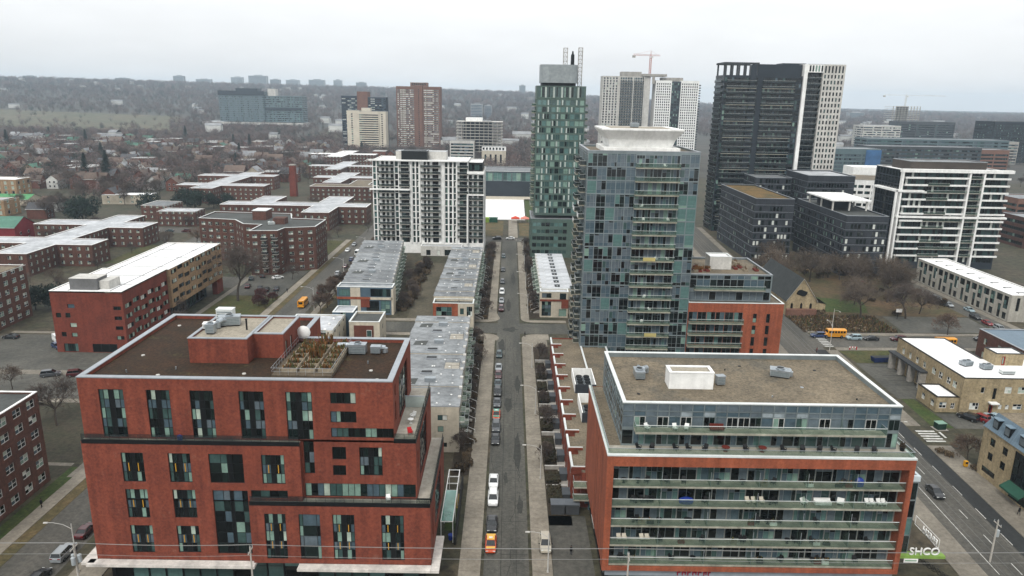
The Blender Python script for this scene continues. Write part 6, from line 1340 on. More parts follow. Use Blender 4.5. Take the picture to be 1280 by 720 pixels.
# right-hand background
fr_=Bldg('far_black_tower','black flat-topped tower at the far right edge','office tower',624,960); ribbon(fr_,mat('far_black_panel',(.014,.018,.026),fine=.06),624,690,960,1000,52,3.2,W(16,1,pal='dark',fr=FRAME,fw=.3),L=True,split=3,wh=1.9,roof=ROOF_DARK); fr_.finish()
for (lab,x0,x1,y0,y1,z1,m,pal,sp) in (
 ('long low glass office block with a blue corner behind the striped mid-rise',300,352,700,730,30,CUR,'steel',3),('long dark grey office slab right of the blue-cornered block',356,470,735,760,31,SHED,'condo',4),
 ('brown brick wing at the right end of the grey office slab',471,500,738,760,29,BRICK_BROWN,'dark',2),('grey glass block behind the long office slab',400,560,830,860,34,CUR,'condo',4),
 ('low concrete block beyond the grey glass block',470,640,930,960,28,CONC,'condo',4),('pale block in the distance left of the unfinished tower',560,620,1180,1215,38,CONC_PALE,'blind',2),
 ('dark block in the distance below the unfinished tower',640,735,1230,1260,44,SHED,'dark',3),('low pale warehouse in the far right plain',900,1010,1250,1290,15,CONC_PALE,'blind',3),
 ('red brick warehouse just right of the white gridded slab',300,345,800,835,31,BRICK_DULL,'dark',2),('low brown building below the far black tower',330,420,470,495,14,BRICK_BROWN,'dark',3),('low brick building at the right edge behind the balcony block',268,330,372,392,16,BRICK_DULL,'dark',3)):
    B=Bldg('distant_building',lab,'building',x0,y0); ribbon(B,m,x0,x1,y0,y1,z1,3.6,W(10,1,pal=pal,fr=FRAME,fw=.25),L=True,split=sp,wh=1.9,roof=SILVER_ROOF if m is CONC_PALE else GREY_ROOF); B.finish()
m_=MB(); m_.box(338,352.4,699.2,699.9,8,29,mat('cobalt_panel',(.06,.15,.29),fine=.08)); tag(m_.build('blue_facade_screen'),'cobalt blue panels on the corner of the glass office block','facade screen')
m_=MB(); m_.box(300,330,640,660,0,18,WHITE); tag(m_.build('white_shed'),'small white box building in front of the glass office block','building')
Ct=Bldg('unfinished_tower','concrete tower under construction with scaffolding on the far right skyline','construction site',662,1300)
m_=MB()
for f in range(20): m_.box(664,712,1300,1330,8+f*3.1,8.5+f*3.1,CONC_PALE)
Ct.part('floor_slab',m_); m_=MB()
for x in np.arange(665,712,5.2): m_.box(x-.5,x+.5,1300.6,1301.6,0,68,CONC)
m_.box(682,694,1308,1326,0,67.9,CONC); Ct.part('column',m_); Ct.finish()
ST=mat('crane_red_steel',(.42,.13,.07),fine=.1); CW=mat('crane_white_steel',(.62,.62,.6),fine=.08)
def crane(label,x,y,z0,z1,jib,back,rz,m):
    o=thing('tower_crane',label,'crane',(x,y,z0),rz); h=z1-z0
    a=MB()
    for dx in (-1,1):
        for dy in (-1,1): a.tube((dx,dy,0),(dx,dy,h),.22,.22,4,m)
    for k in range(int(h/2.4)):
        z=k*2.4; a.tube((-1,-1,z),(1,-1,z+2.4),.13,.13,3,m); a.tube((1,1,z),(-1,1,z+2.4),.13,.13,3,m); a.tube((1,-1,z),(1,1,z+2.4),.13,.13,3,m)
    a.build('mast',o); a=MB()
    for y_,z_ in ((-.8,h),(.8,h),(0,h+1.7)): a.tube((-back,y_,z_),(jib,y_,z_ if z_==h else h+1.1),.2,.15,4,m)
    for k in range(int((jib+back)/2.5)): x_=-back+k*2.5; a.tube((x_,-.8,h),(x_+1.25,0,h+1.6),.11,.11,3,m); a.tube((x_+1.25,0,h+1.6),(x_+2.5,.8,h),.11,.11,3,m)
    a.build('jib',o); a=MB(); a.tube((0,0,h),(0,0,h+6),.5,.2,4,m); a.tube((0,0,h+6),(jib*.7,0,h+1.4),.09,.09,3,m); a.tube((0,0,h+6),(-back*.9,0,h+1.4),.09,.09,3,m); a.build('apex',o)
    a=MB(); a.box(-back-1,-back+2.5,-1.2,1.2,h-2.6,h,CONC); a.build('counterweight',o); a=MB(); a.box(.6,2.6,-2.4,-.9,h-2.6,h-.2,CW); a.build('cab',o)
    return o
crane('orange tower crane above the two pale towers',172,940,60,124,12,22,.1,ST)
crane('pale tower crane with a long jib over the far unfinished tower',705,1340,40,86,70,40,.0,CW)
R=random.Random(15)
FAR=mat('far_tower_concrete',(.34,.35,.36),fine=.06,rnd=.35)
ft=None
for k,(x,y,w_,h_) in enumerate(((-1750,4000,55,150),(-1640,4050,90,150),(-1480,4100,70,170),(-1350,4050,110,182),(-1290,4150,60,160),(-1180,4100,80,158),(-1050,4100,95,162),(-960,4200,50,165),(-2900,4050,60,150),(-2600,4100,70,152),(60,3900,36,150),(-90,2000,34,68),(-60,2030,22,62),(850,2300,60,60),(960,2500,80,48),(1200,2600,60,52),(700,1750,50,62),(-820,4150,60,150),(-2100,4100,80,148))):
    h_=h_-ground_h(x,y)
    if h_<8: h_=14+R.random()*14
    if ft is None:
        ft=thing('skyline_tower','faint grey tower on the hazy skyline','tower',(x,y,ground_h(x,y)),0,'hazy skyline towers')
        b=MB(); b.box(-.5,.5,-.4,.4,0,1,FAR); b.build('wall',ft); b=MB()
        for f in range(9): b.box(-.46,.46,-.415,-.401,.08+f*.1,.13+f*.1,G_BLUE)
        b.build('window_band',ft); b=MB(); b.box(-.2,.25,-.2,.2,1,1.08,FAR); b.build('roof_house',ft); ft.scale=(w_,30,h_)
    else: dup(ft,(x,y,ground_h(x,y)),0,scale=(w_*.9,30,h_*.72))
# ------------------------------------------------------------------ trees
BARK=mat('grey_bark',(.085,.072,.060),(.060,.050,.042),fine=.2,rough=.95)
TWIG=mat('bare_twigs',(.115,.092,.078),(.085,.070,.062),fine=.25,rough=.95,rnd=.25)
TWIG_R=mat('russet_twigs',(.14,.095,.068),(.105,.078,.06),fine=.3,rough=.95,rnd=.25)
NEED=mat('conifer_needles',(.020,.036,.024),(.014,.026,.020),fine=.35,rough=.95,rnd=.2,scale=.5)
def bare_tree_mesh(seed,H,spread,twigs=3,dens=1.0,leafm=None):
    R=random.Random(seed); tr=MB(); cr=MB()
    def rv(): return Vector((R.gauss(0,1),R.gauss(0,1),R.gauss(0,1)))
    def grow(p,d,l,r,lev):
        n=3 if lev<2 else 2; q=p
        for k in range(n):
            d=(d+rv()*.12+Vector((0,0,.05 if lev else .02))).normalized(); e=q+d*(l/n); r1=r*(1-.26*(k+1)/n)
            (tr if lev<2 else cr).tube(q,e,r*(1-.26*k/n),r1,6 if lev==0 else (4 if lev<2 else 3),BARK if lev<2 else TWIG,False)
            q=e
            if lev>0 and lev<4 and k<n-1 and R.random()<.75*dens: side(q,d,l,r,lev)
        if lev<4:
            for _ in range({0:7,1:4,2:4,3:3}[lev]): side(q,d,l,r,lev)
        else:
            for _ in range(int(twigs*dens+.5)):
                t=(d+rv()*.55).normalized()*l*R.uniform(.7,1.3); w_=t.orthogonal().normalized()*R.uniform(.026,.05)
                cr.quad([q-w_,q+w_,q+t+w_*.6,q+t-w_*.6],leafm or TWIG)
                if R.random()<.5: t2=(t.normalized()+rv()*.5).normalized()*l*.7; m0=q+t*.5; cr.quad([m0-w_*.7,m0+w_*.7,m0+t2+w_*.3,m0+t2-w_*.3],TWIG)
    def side(q,d,l,r,lev):
        a=d.orthogonal().normalized(); a.rotate(Matrix.Rotation(R.uniform(0,2*PI),3,d)); ang=R.uniform(.45,.95)*spread
        nd=(d*math.cos(ang)+a*math.sin(ang)).normalized(); grow(q,nd,l*R.uniform(.58,.78),r*R.uniform(.45,.62),lev+1)
    grow(Vector((0,0,-.1)),Vector((0,0,1)),H*.30,H*.019,0)
    return tr,cr
def bare_tree(label,group,seed,H,spread,loc,rz=0,dens=1.0,leafm=None):
    tr,cr=bare_tree_mesh(seed,H,spread,3,dens,leafm); o=thing('bare_tree',label,'tree',loc,rz,group); tr.build('trunk',o); cr.build('crown',o); return o
def conifer(label,group,seed,H,rad,loc):
    R=random.Random(seed); o=thing('conifer_tree',label,'tree',loc,0,group)
    t=MB(); t.tube((0,0,0),(0,0,H*.9),H*.018,.05,6,BARK); t.build('trunk',o); c=MB()
    for k in range(int(900)):
        f=R.random()**.8; z=H*(.08+.92*f); rr=rad*(1-f)**.85*R.uniform(.35,1.05)+.15; a=R.uniform(0,2*PI)
        u=Vector((math.cos(a),math.sin(a),-.35)); v=Vector((-math.sin(a),math.cos(a),0)); p=Vector((rr*math.cos(a),rr*math.sin(a),z)); s=H*.032*R.uniform(.6,1.3)
        c.quad([p-u*s*1.3-v*s*.6,p+u*s-v*s*.3,p+u*s+v*s*.3,p-u*s*1.3+v*s*.6],NEED)
    c.build('crown',o); return o
def bushy_evergreen(label,group,seed,H,rad,loc):
    R=random.Random(seed); o=thing('evergreen_tree',label,'tree',loc,0,group)
    t=MB(); t.tube((0,0,0),(0,0,H*.6),H*.03,.1,6,BARK); t.build('trunk',o); c=MB()
    lobes=[(Vector((R.uniform(-1,1)*rad*.55,R.uniform(-1,1)*rad*.55,H*R.uniform(.35,.8))),rad*R.uniform(.4,.65)) for _ in range(9)]
    for k in range(1500):
        p0,r=R.choice(lobes); d=Vector((R.gauss(0,1),R.gauss(0,1),R.gauss(0,1))).normalized(); p=p0+d*r*R.uniform(.7,1.05); u=d.orthogonal().normalized(); u.rotate(Matrix.Rotation(R.uniform(0,6.3),3,d)); v=d.cross(u); s=R.uniform(.18,.42); u=(u+d*R.uniform(-.6,.6))*s
        c.quad([p-u-v*s,p+u-v*s,p+u+v*s,p-u+v*s],NEED)
    c.build('crown',o); return o
bare_tree('very tall bare tree on the lawn between the white-roofed block and the side street',None,3,25,.85,(-96,250,0),.3,1.0)
bare_tree('wide dark bare tree in the yard between the corner walk-up and the red brick house',None,8,13,1.1,(-99,148,0),1,.9)
tA=bare_tree('broad bare russet tree beside the community garden','russet bare trees in the park',11,17,1.05,(122,240,0),0,1.0,mat('brown_grey_twigs',(.135,.107,.080),(.10,.082,.066),fine=.25,rough=.95,rnd=.3))
tB=bare_tree('bare grey tree on the basketball court edge, right of the russet trees',None,12,17,1.0,(138,241,0),.5,1.0)
tC=bare_tree('small bare tree beside the school bus behind the fire hall',None,14,9,1.1,(142,223,0),0,.9,TWIG_R)
for (x,y,s,rz) in ((125,292,1.25,1),(113,300,1.15,2),(133,272,1.3,3),(142,262,1.25,4),(118,318,1.1,5),(150,268,1.3,.7),(128,258,1.0,1.6),(152,284,1.25,2.2),(139,284,1.2,3.3),(147,296,1.1,.9),(108,284,1.1,2.7),(160,292,.8,.4),(136,300,.95,5.2)): dup(tA,(x,y,0),rz,scale=s*.82)
dup(tC,(97.3,138.8,.1),.8,'small dark bare tree at the yard corner of the yellow brick shop house',scale=.72)
dup(tB,(146,247,0),2.1,'thinner bare tree just right of the basketball hoop',scale=.7)
tD=bare_tree('young bare street tree with reddish twigs on the verge by the side street townhouses','young reddish trees along the side street',21,8,.8,(-63.2,236,0),0,1.0,TWIG_R)
R=random.Random(6)
for k in range(14): dup(tD,(-63+R.uniform(-.6,.9),242+k*8+R.uniform(-2,2),0),R.uniform(0,6),scale=R.uniform(.75,1.2))
tE=bare_tree('small red-leaved bush tree at the lot beside the six-storey block','small red bush trees by the lot',22,5,1.1,(-86.5,244,0),0,1.2,mat('dark_red_leaves',(.10,.03,.028),fine=.3,rnd=.2))
for x,y in ((-83.6,250),(-88.5,252),(-83.8,242)): dup(tE,(x,y,0),R.uniform(0,6),scale=R.uniform(.8,1.15))
tF=bare_tree('slim bare young tree in the planting strip along the main street','slim young trees along the main street',23,6.5,.7,(8.6,243,0),0,.8)
for x,y in [(9.2,250+k*11) for k in range(10)]+[(-8.8,140+k*9) for k in range(8)]+[(-8.7,240+k*12) for k in range(9)]+[(8.4,135+k*15) for k in range(5)]: dup(tF,(x+R.uniform(-.5,.5),y+R.uniform(-2,2),0),R.uniform(0,6),scale=R.uniform(.6,1.1))
conifer('tall dark conifer, left of a pair, in the suburb',None,31,24,6,(-332,575,0)); conifer('tall dark conifer, right of a pair, in the suburb',None,32,26,6.5,(-318,580,0))
c0=conifer('dark conifer standing alone in the suburban woods','single conifers in the suburb',33,20,5,(-420,760,0))
for x,y in ((-560,980),(-300,820),(-260,700),(-610,900),(-480,1100),(-380,1020),(-180,900),(-240,1150),(-700,1130),(-330,940)): dup(c0,(x,y,0),R.uniform(0,6),scale=R.uniform(.8,1.3))
b0=bushy_evergreen('wide dark evergreen mass beside the pale cross-plan roofs','dark evergreens near the cross-plan blocks',35,13,7.5,(-197,455,0))
for x,y,s in ((-208,462,1.0),(-188,462,.8),(-222,446,.9),(-238,404,1.15),(-246,412,.9),(-181,470,.7)): dup(b0,(x,y,0),R.uniform(0,6),scale=s)
dup(b0,(-159,236,0),1,'left of two dark round evergreens behind the left-edge walk-up',scale=.62); dup(b0,(-152.5,237,0),2,'right of two dark round evergreens behind the left-edge walk-up',scale=.66)
# suburban bare trees, one by one up to the limit, then the woods as one mass
SUB=[bare_tree('bare deciduous tree among the suburban houses','bare suburban trees',40+k,13+k,1.05,(0,0,0),0,.62,TWIG_R if k==1 else None) for k in range(4)]
for k,o in enumerate(SUB): o.location=((-300,445,0),(-262,500,0),(-345,520,0),(-228,640,0))[k]
R=random.Random(91); cnt=0; TREES=[]
def covers(x,y):
    for a,b,c,d in BLOCKED:
        if a-3<x<b+3 and c-3<y<d+3: return True
    return -640<x<-420 and 1515<y<1600 or -70<x<60 and 430<y<600 or -70<x<0 and 780<y<840
while cnt<185:
    y=390+ (R.random()**1.2)*520; x=R.uniform(-.74*y,-.11*y)
    if covers(x,y) or any(abs(x-a)<5 and abs(y-b)<6 for a,b in HOUSES): continue
    dup(SUB[cnt%4],(x,y,0),R.uniform(0,6.3),scale=R.uniform(.7,1.2)); TREES.append((x,y)); cnt+=1
for (x,y) in ((-176,395),(-150,378),(-140,360),(-178,415),(-90,470),(-160,480),(-80,585),(-165,600),(-110,640),(-72,700),(-50,640),(-150,345),(-163,385),(-158,330),(-215,340),(-238,300),(-205,272),(-171,268),(-168,290),(-78,540),(-220,385),(-130,480)): dup(SUB[R.randrange(4)],(x,y,0),R.uniform(0,6),scale=R.uniform(.5,.85))
for k in range(26):   # trees right of the towers
    y=R.uniform(430,900); x=R.uniform(.46*y,.74*y); dup(SUB[k%4],(x,y,0),R.uniform(0,6),scale=R.uniform(.6,1.0))
for k,(x,y) in enumerate(((-152,262),(-146,300),(-150,318),(-140,283),(-128,282),(-118,342),(-106,352),(-90,350),(-88,372),(-96,362),(-128,352),(-152,150),(-130,140),(-122,168),(-146,172),(-108,224),(-101,214),(-90,214),(-88,300),(-86,282),(-240,330),(-232,290),(-246,300),(-250,276),(-172,326),(-181,320),(-166,262),(-178,262),(-76,388),(-66,402),(-60,395),(-52,392),(-68,430),(-58,440),(-44,420),(-30,400),(-24,410),(-40,450),(-55,470),(-30,470),(30,384),(44,392),(58,410),(48,430))): dup(SUB[k%4],(x,y,0),k*1.7,'bare garden tree between the brick blocks and streets','bare garden trees between the blocks',scale=R.uniform(.4,.72))
# grassy slope of the valley park
gp=MB(); ny_=24; nx_=30
PARKG=mat('park_grass',(.10,.102,.066),(.135,.118,.082),scale=.012,fine=.3,fscale=.12,rough=.95)
for j in range(ny_+1):
    y=1265+j*21
    for i in range(nx_+1): x=(-.94+.50*i/nx_)*y; gp.v.append((x,y,ground_h(x,y)+1.6))
for j in range(ny_):
    for i in range(nx_): k=j*(nx_+1)+i; gp.f.append((k,k+1,k+nx_+2,k+nx_+1)); gp.m.append(gp.mi(PARKG))
structure('valley_park',gp)
g2=MB(); g2.sheet([(-330,1240),(-215,1180),(-190,1290),(-380,1560)],2.5,PARKG); structure('hospital_lawn',g2)
# woods: instanced crowns on scattered points, one object
def far_crown(seed,rad,hh,n,m,trunk=True,s=.5):
    R=random.Random(seed); b=MB()
    for k in range(n):
        d=Vector((R.gauss(0,1),R.gauss(0,1),R.gauss(0,1))).normalized()*R.random()**.45; p=Vector((d.x*rad,d.y*rad,hh*.58+d.z*hh*.42)); u=Vector((R.gauss(0,1),R.gauss(0,1),R.gauss(0,1.4))).normalized(); v=u.orthogonal().normalized(); a=s*R.uniform(.5,1.5)
        b.quad([p-u*a-v*a*.32,p+u*a-v*a*.32,p+u*a+v*a*.32,p-u*a+v*a*.32],m)
    if trunk:
        b.tube((0,0,-.5),(0,0,hh*.6),.32,.16,4,BARK,False)
        for k in range(6): a=R.uniform(0,6.3); b.tube((0,0,hh*.25),(math.cos(a)*rad*.7,math.sin(a)*rad*.7,hh*R.uniform(.6,.85)),.16,.05,3,BARK,False)
    o=D.objects.new('crown_kind_%d'%seed,b.mesh('wood_crown')); return o
WOODM=[mat('wood_grey_brown',(.15,.122,.112),(.11,.092,.088),rnd=.35,fine=.2,rough=.95),mat('wood_russet',(.165,.115,.102),(.125,.092,.085),rnd=.35,fine=.2,rough=.95),mat('wood_ash',(.18,.16,.142),(.13,.12,.11),rnd=.3,fine=.2,rough=.95),mat('wood_pine',(.035,.055,.042),(.03,.045,.036),rnd=.3,fine=.2,rough=.95)]
kinds=D.collections.new('wood_crown_kinds')
for k,(rad,hh,n_,m) in enumerate(((5.5,12,120,WOODM[0]),(6.5,14,130,WOODM[1]),(5,11,110,WOODM[2]),(4,13,150,WOODM[3]))): kinds.objects.link(far_crown(k,rad,hh,n_,m))
nrng=np.random.default_rng(5)
def scatter(n,y0,y1,xa,xb,p=1.0):
    out=[]
    while len(out)<n:
        y=math.sqrt(nrng.uniform(y0*y0,y1*y1)); x=nrng.uniform(xa,xb)*y
        if covers(x,y): continue
        if in_park(x,y) and nrng.random()<.93: continue
        if y<1200 and any(abs(x-a)<5.5 and abs(y-b)<6.5 for a,b in HOUSES): continue
        if -390<x<-190 and 1180<y<1560 and nrng.random()<.8: continue
        out.append((x,y))
    return out
pts=scatter(2100,480,900,-.76,-.14)+scatter(4000,880,1500,-.78,-.02)+scatter(2600,600,1500,-.1,.14)+scatter(1200,900,1500,.36,.8)+scatter(9000,1500,2600,-.82,.85)+scatter(15000,2500,4400,-.85,.85)
pts=np.array(pts); nP=len(pts)
zz=np.array([ground_h(x,y) for x,y in pts]); ylen=pts[:,1]
me=D.meshes.new('woods'); me.vertices.add(nP); me.vertices.foreach_set('co',np.column_stack([pts,zz]).astype(np.float32).ravel())
at_=me.attributes.new('size','FLOAT','POINT'); sz=nrng.uniform(.6,1.15,nP)*np.where(ylen>2500,1.75,np.where(ylen>1500,1.2,.95)); at_.data.foreach_set('value',sz.astype(np.float32))
at_=me.attributes.new('turn','FLOAT','POINT'); at_.data.foreach_set('value',nrng.uniform(0,6.28,nP).astype(np.float32))
at_=me.attributes.new('kind_index','INT','POINT'); at_.data.foreach_set('value',nrng.choice([0,1,2,3],nP,p=[.44,.26,.24,.06]).astype(np.int32))
wo=link('woods',me); tag(wo,kind='stuff')
ng=D.node_groups.new('woods_scatter','GeometryNodeTree'); ng.interface.new_socket('Geometry',in_out='INPUT',socket_type='NodeSocketGeometry'); ng.interface.new_socket('Geometry',in_out='OUTPUT',socket_type='NodeSocketGeometry')
N_=ng.nodes; L_=ng.links; gi=N_.new('NodeGroupInput'); go=N_.new('NodeGroupOutput'); ip=N_.new('GeometryNodeInstanceOnPoints'); ci=N_.new('GeometryNodeCollectionInfo')
ci.inputs['Collection'].default_value=kinds; ci.inputs['Separate Children'].default_value=True; ci.inputs['Reset Children'].default_value=True
def attr(nm,dt): a=N_.new('GeometryNodeInputNamedAttribute'); a.data_type=dt; a.inputs['Name'].default_value=nm; return next(s for s in a.outputs if s.enabled and s.name=='Attribute')
cx=N_.new('ShaderNodeCombineXYZ'); L_.new(attr('turn','FLOAT'),cx.inputs['Z'])
L_.new(gi.outputs[0],ip.inputs['Points']); L_.new(ci.outputs[0],ip.inputs['Instance']); ip.inputs['Pick Instance'].default_value=True
L_.new(attr('kind_index','INT'),ip.inputs['Instance Index']); L_.new(cx.outputs[0],ip.inputs['Rotation']); L_.new(attr('size','FLOAT'),ip.inputs['Scale']); L_.new(ip.outputs[0],go.inputs[0])
wo.modifiers.new('scatter','NODES').node_group=ng
# far roofs peeping out of the woods
R=random.Random(17); fh0=None
for k in range(150):
    y=R.uniform(1000,3600); x=R.uniform(-.72,.8)*y
    if in_park(x,y) or covers(x,y): continue
    if fh0 is None:
        fh0=thing('far_house','small pale house glimpsed in the far woods','house',(x,y,ground_h(x,y)),0,'pale houses in the far woods'); b=MB(); b.box(-7,7,-5,5,0,9,HW[2]); b.build('wall',fh0); b=MB(); b.quad([(-7.5,-5.5,9),(7.5,-5.5,9),(7.5,0,12),(-7.5,0,12)],ROOFS[3]); b.quad([(7.5,5.5,9),(-7.5,5.5,9),(-7.5,0,12),(7.5,0,12)],ROOFS[3]); b.build('roof',fh0)
    else: dup(fh0,(x,y,ground_h(x,y)+R.uniform(0,4)),R.uniform(-.5,.5),scale=(R.uniform(.7,2.2),1,R.uniform(.8,1.4)))
# ------------------------------------------------------------------ shrubs, beds, lawns
sh0=thing('shrub','low brown winter shrub in the strip along the main street townhouses','shrub',(-8.8,131,.05),0,'brown shrubs along the main street')
b=MB(); R=random.Random(3); leafy(b,-.9,.9,-.9,.9,.1,1.0,260,mat('brown_shrub_leaves',(.125,.088,.055),(.085,.068,.042),fine=.4,rnd=.3,scale=1),R,.13); b.build('foliage',sh0)
b=MB()
for j in range(7): b.tube((0,0,0),(R.uniform(-.6,.6),R.uniform(-.6,.6),.8),.03,.015,4,SOIL)
b.build('stem',sh0)
for x0_,x1_,y0_,y1_,n_ in ((-10.2,-7.4,130,213,64),(-10.4,-6.8,234,362,56),(7.8,10.8,237,362,60)):
    for k in range(n_): dup(sh0,(R.uniform(x0_,x1_),R.uniform(y0_,y1_),.05),R.uniform(0,6),scale=R.uniform(.5,1.15))
for k in range(70): dup(sh0,(R.uniform(-38.3,-33.6),R.uniform(240,312),.05),R.uniform(0,6),'dark winter shrub between the two far townhouse rows','shrubs between the far rows',scale=R.uniform(.9,2.0))
for k in range(7): dup(tF,(-36+R.uniform(-1.5,1.5),244+k*10,0),k,'bare thin tree between the two far townhouse rows','thin trees between the far rows',scale=R.uniform(.9,1.3))
sheet('front_patio',[rect(10.6,13.8,118,193)],.07,CONC)
for k in range(60): dup(sh0,(R.choice((R.uniform(98,112),R.uniform(128,168)))+R.uniform(-3,3),R.uniform(244,312),.05),R.uniform(0,6),'brown shrub under the bare park trees near the church','shrubs under the park trees',scale=R.uniform(.8,2.2))
for k in range(9): dup(tA,(108+k*6.5+R.uniform(-2,2),306+R.uniform(-14,10),0),R.uniform(0,6),scale=R.uniform(.5,.75))
sheet('garden_plot',[[(96,223.8),(126,223.8),(128,243.5),(97,242.5)]],.06,SOIL)
gm=MB(); GR=[mat('garden_straw',(.20,.135,.07),(.13,.095,.05),fine=.3),mat('garden_green',(.06,.085,.03),(.05,.06,.025),fine=.3),mat('garden_brown',(.085,.055,.034),fine=.35)]
for k in range(5200):
    x=R.uniform(96.5,127); y=R.uniform(224.3,242.5); rowf=math.sin(y*2.2+math.sin(x*.3)*2)*.5+.5; h=R.uniform(.15,.55)+rowf*R.uniform(0,.9); a=R.uniform(0,6.3); wv=Vector((math.cos(a),math.sin(a),0))*R.uniform(.06,.2); e=Vector((R.uniform(-.4,.4),R.uniform(-.4,.4),h)); p=Vector((x,y,.06))
    gm.quad([p-wv,p+wv,p+wv*.7+e,p-wv*.7+e],R.choices(GR,(3,1.6,4))[0])
tag(gm.build('garden_growth'),kind='stuff')
for k in range(22):
    o=MB(); ln=R.uniform(1,2.8); o.box(-ln/2,ln/2,-.12,.12,0,.22,FR2); tag(o.build('garden_timber',None,(R.uniform(97,126),R.uniform(225,242),.3),R.uniform(0,3)),'pale timber edging lying in the community garden','garden edging','timber edging in the garden')
sheet('park_ground',[[(avx(AV1+4,244),244),(171,244),(171,319),(avx(AV1+4,319),319)]],.05,mat('leaf_litter_ground',(.125,.085,.05),(.075,.07,.035),scale=.09,fine=.35,fscale=1.5,rough=.95))
sheet('park_lawn',[[(112,248),(128,247),(133,262),(112,270)]],.06,GRASS_G)
sheet('basketball_court',[[(129,224.5),(160,226),(161,243),(131,243)]],.07,LOT)
sheet('park_road',[rect(161.5,168.5,226,318)],.07,ASPH2); sheet('park_road_walk',[rect(168.5,171.5,226,318)],.08,WALK2)
sheet('left_lawn',[rect(-104,-83.2,230,257),rect(-106,-83.2,298,364),rect(-174,-160,305,345),rect(-155,-110,130,160),rect(-240,-206,300,344),rect(-130,-105,340,378)],.05,GRASS)
sheet('left_yard',[rect(-112,-85.6,126,162)],.05,mat('dark_leafy_yard',(.062,.052,.036),(.048,.048,.028),scale=.2,fine=.4))
sheet('yard_path',[[(-112,132.2),(-85.6,131.5),(-85.6,130.3),(-112,131)],rect(-160,-104,178,181),rect(-151,-108,211,213)],.07,WALK2)
sheet('left_walk',[rect(-152,-83,160.5,162.8),rect(-104.5,-102.5,230,300),rect(-84,-82.8,126,160)],.08,WALK2)
sheet('court_road',[rect(-160,-84,345,366),rect(-190,-142,378,394),rect(-160,-104,268,285)],.045,ASPH2)
# ------------------------------------------------------------------ vehicles
TYRE=mat('tyre_rubber',(.012,.012,.012),rough=.9,fine=.1); RIM=mat('wheel_rim',(.30,.31,.32),metal=.8,rough=.35); LAMPW=mat('headlamp_lens',(.62,.64,.62),rough=.15); LAMPR=mat('tail_lamp_lens',(.30,.012,.012),rough=.2); CARG=glass('car_glass',(.012,.017,.019),.05,.6); PLASTIC=mat('black_trim',(.018,.018,.02),rough=.6)
def paint(name,c,metal=0.): 
    m=mat(name,c,rough=.28,var=.12,scale=.6,fine=.05,spec=.5,metal=metal); m.node_tree.nodes['Principled BSDF'].inputs['Coat Weight'].default_value=.4; return m
PC={'white':paint('white_car_paint',(.66,.67,.66)),'black':paint('black_car_paint',(.012,.013,.015)),'grey':paint('grey_car_paint',(.075,.082,.09)),'silver':paint('silver_car_paint',(.33,.35,.36),.3),'red':paint('red_car_paint',(.22,.015,.02)),'maroon':paint('maroon_car_paint',(.085,.014,.018)),'blue':paint('blue_car_paint',(.02,.045,.12)),'orange':paint('orange_taxi_paint',(.50,.085,.015)),'yellow':paint('school_bus_yellow',(.62,.30,.015)),'pale':paint('pale_blue_car_paint',(.32,.40,.43)),'beige':paint('beige_car_paint',(.42,.39,.32)),'teal':paint('dark_teal_car_paint',(.03,.065,.07)),'taxi_yellow':paint('taxi_yellow_paint',(.66,.40,.03)),'taxi_green':paint('taxi_green_paint',(.06,.30,.22))}
def ringc(y,w_,zb,zt): m_=zb+(zt-zb)*.5; return [(-w_*.93,y,zb),(w_*.93,y,zb),(w_,y,m_),(w_*.975,y,zt-.07),(w_*.9,y,zt),(-w_*.9,y,zt),(-w_*.975,y,zt-.07),(-w_,y,m_)]
CARDEF={'sedan':dict(L=4.6,W=.92,belt=.93,top=1.44,st=((-2.3,.70,.38,.78),(-2.2,.85,.25,.95),(-1.7,.91,.2,1.0),(-.5,.92,.2,.95),(.9,.92,.2,.94),(1.6,.90,.2,.85),(2.15,.82,.25,.72),(2.3,.66,.38,.60)),gb=(-1.75,1.15),gt=(-1.05,.25)),
 'suv':dict(L=4.7,W=.96,belt=1.08,top=1.72,st=((-2.35,.78,.42,.95),(-2.28,.90,.3,1.1),(-1.7,.95,.25,1.12),(-.5,.96,.25,1.08),(1.0,.96,.25,1.06),(1.7,.94,.25,1.0),(2.2,.88,.3,.9),(2.35,.72,.42,.75)),gb=(-2.22,1.2),gt=(-1.95,.4)),
 'hatchback':dict(L=4.1,W=.89,belt=.95,top=1.5,st=((-2.05,.72,.38,.85),(-2.0,.85,.25,.98),(-1.5,.88,.2,1.0),(-.4,.89,.2,.96),(.9,.89,.2,.95),(1.5,.87,.2,.88),(1.95,.80,.25,.75),(2.05,.66,.38,.62)),gb=(-1.95,1.15),gt=(-1.5,.35)),
 'van':dict(L=5.3,W=1.0,belt=1.25,top=2.35,st=((-2.65,.92,.4,1.2),(-2.6,.98,.28,1.28),(-1.5,1.0,.25,1.28),(0,1.0,.25,1.28),(1.5,1.0,.25,1.26),(2.1,.97,.25,1.12),(2.55,.9,.3,.95),(2.65,.78,.42,.8)),gb=(-2.62,2.0),gt=(-2.58,1.05))}
CARS={}
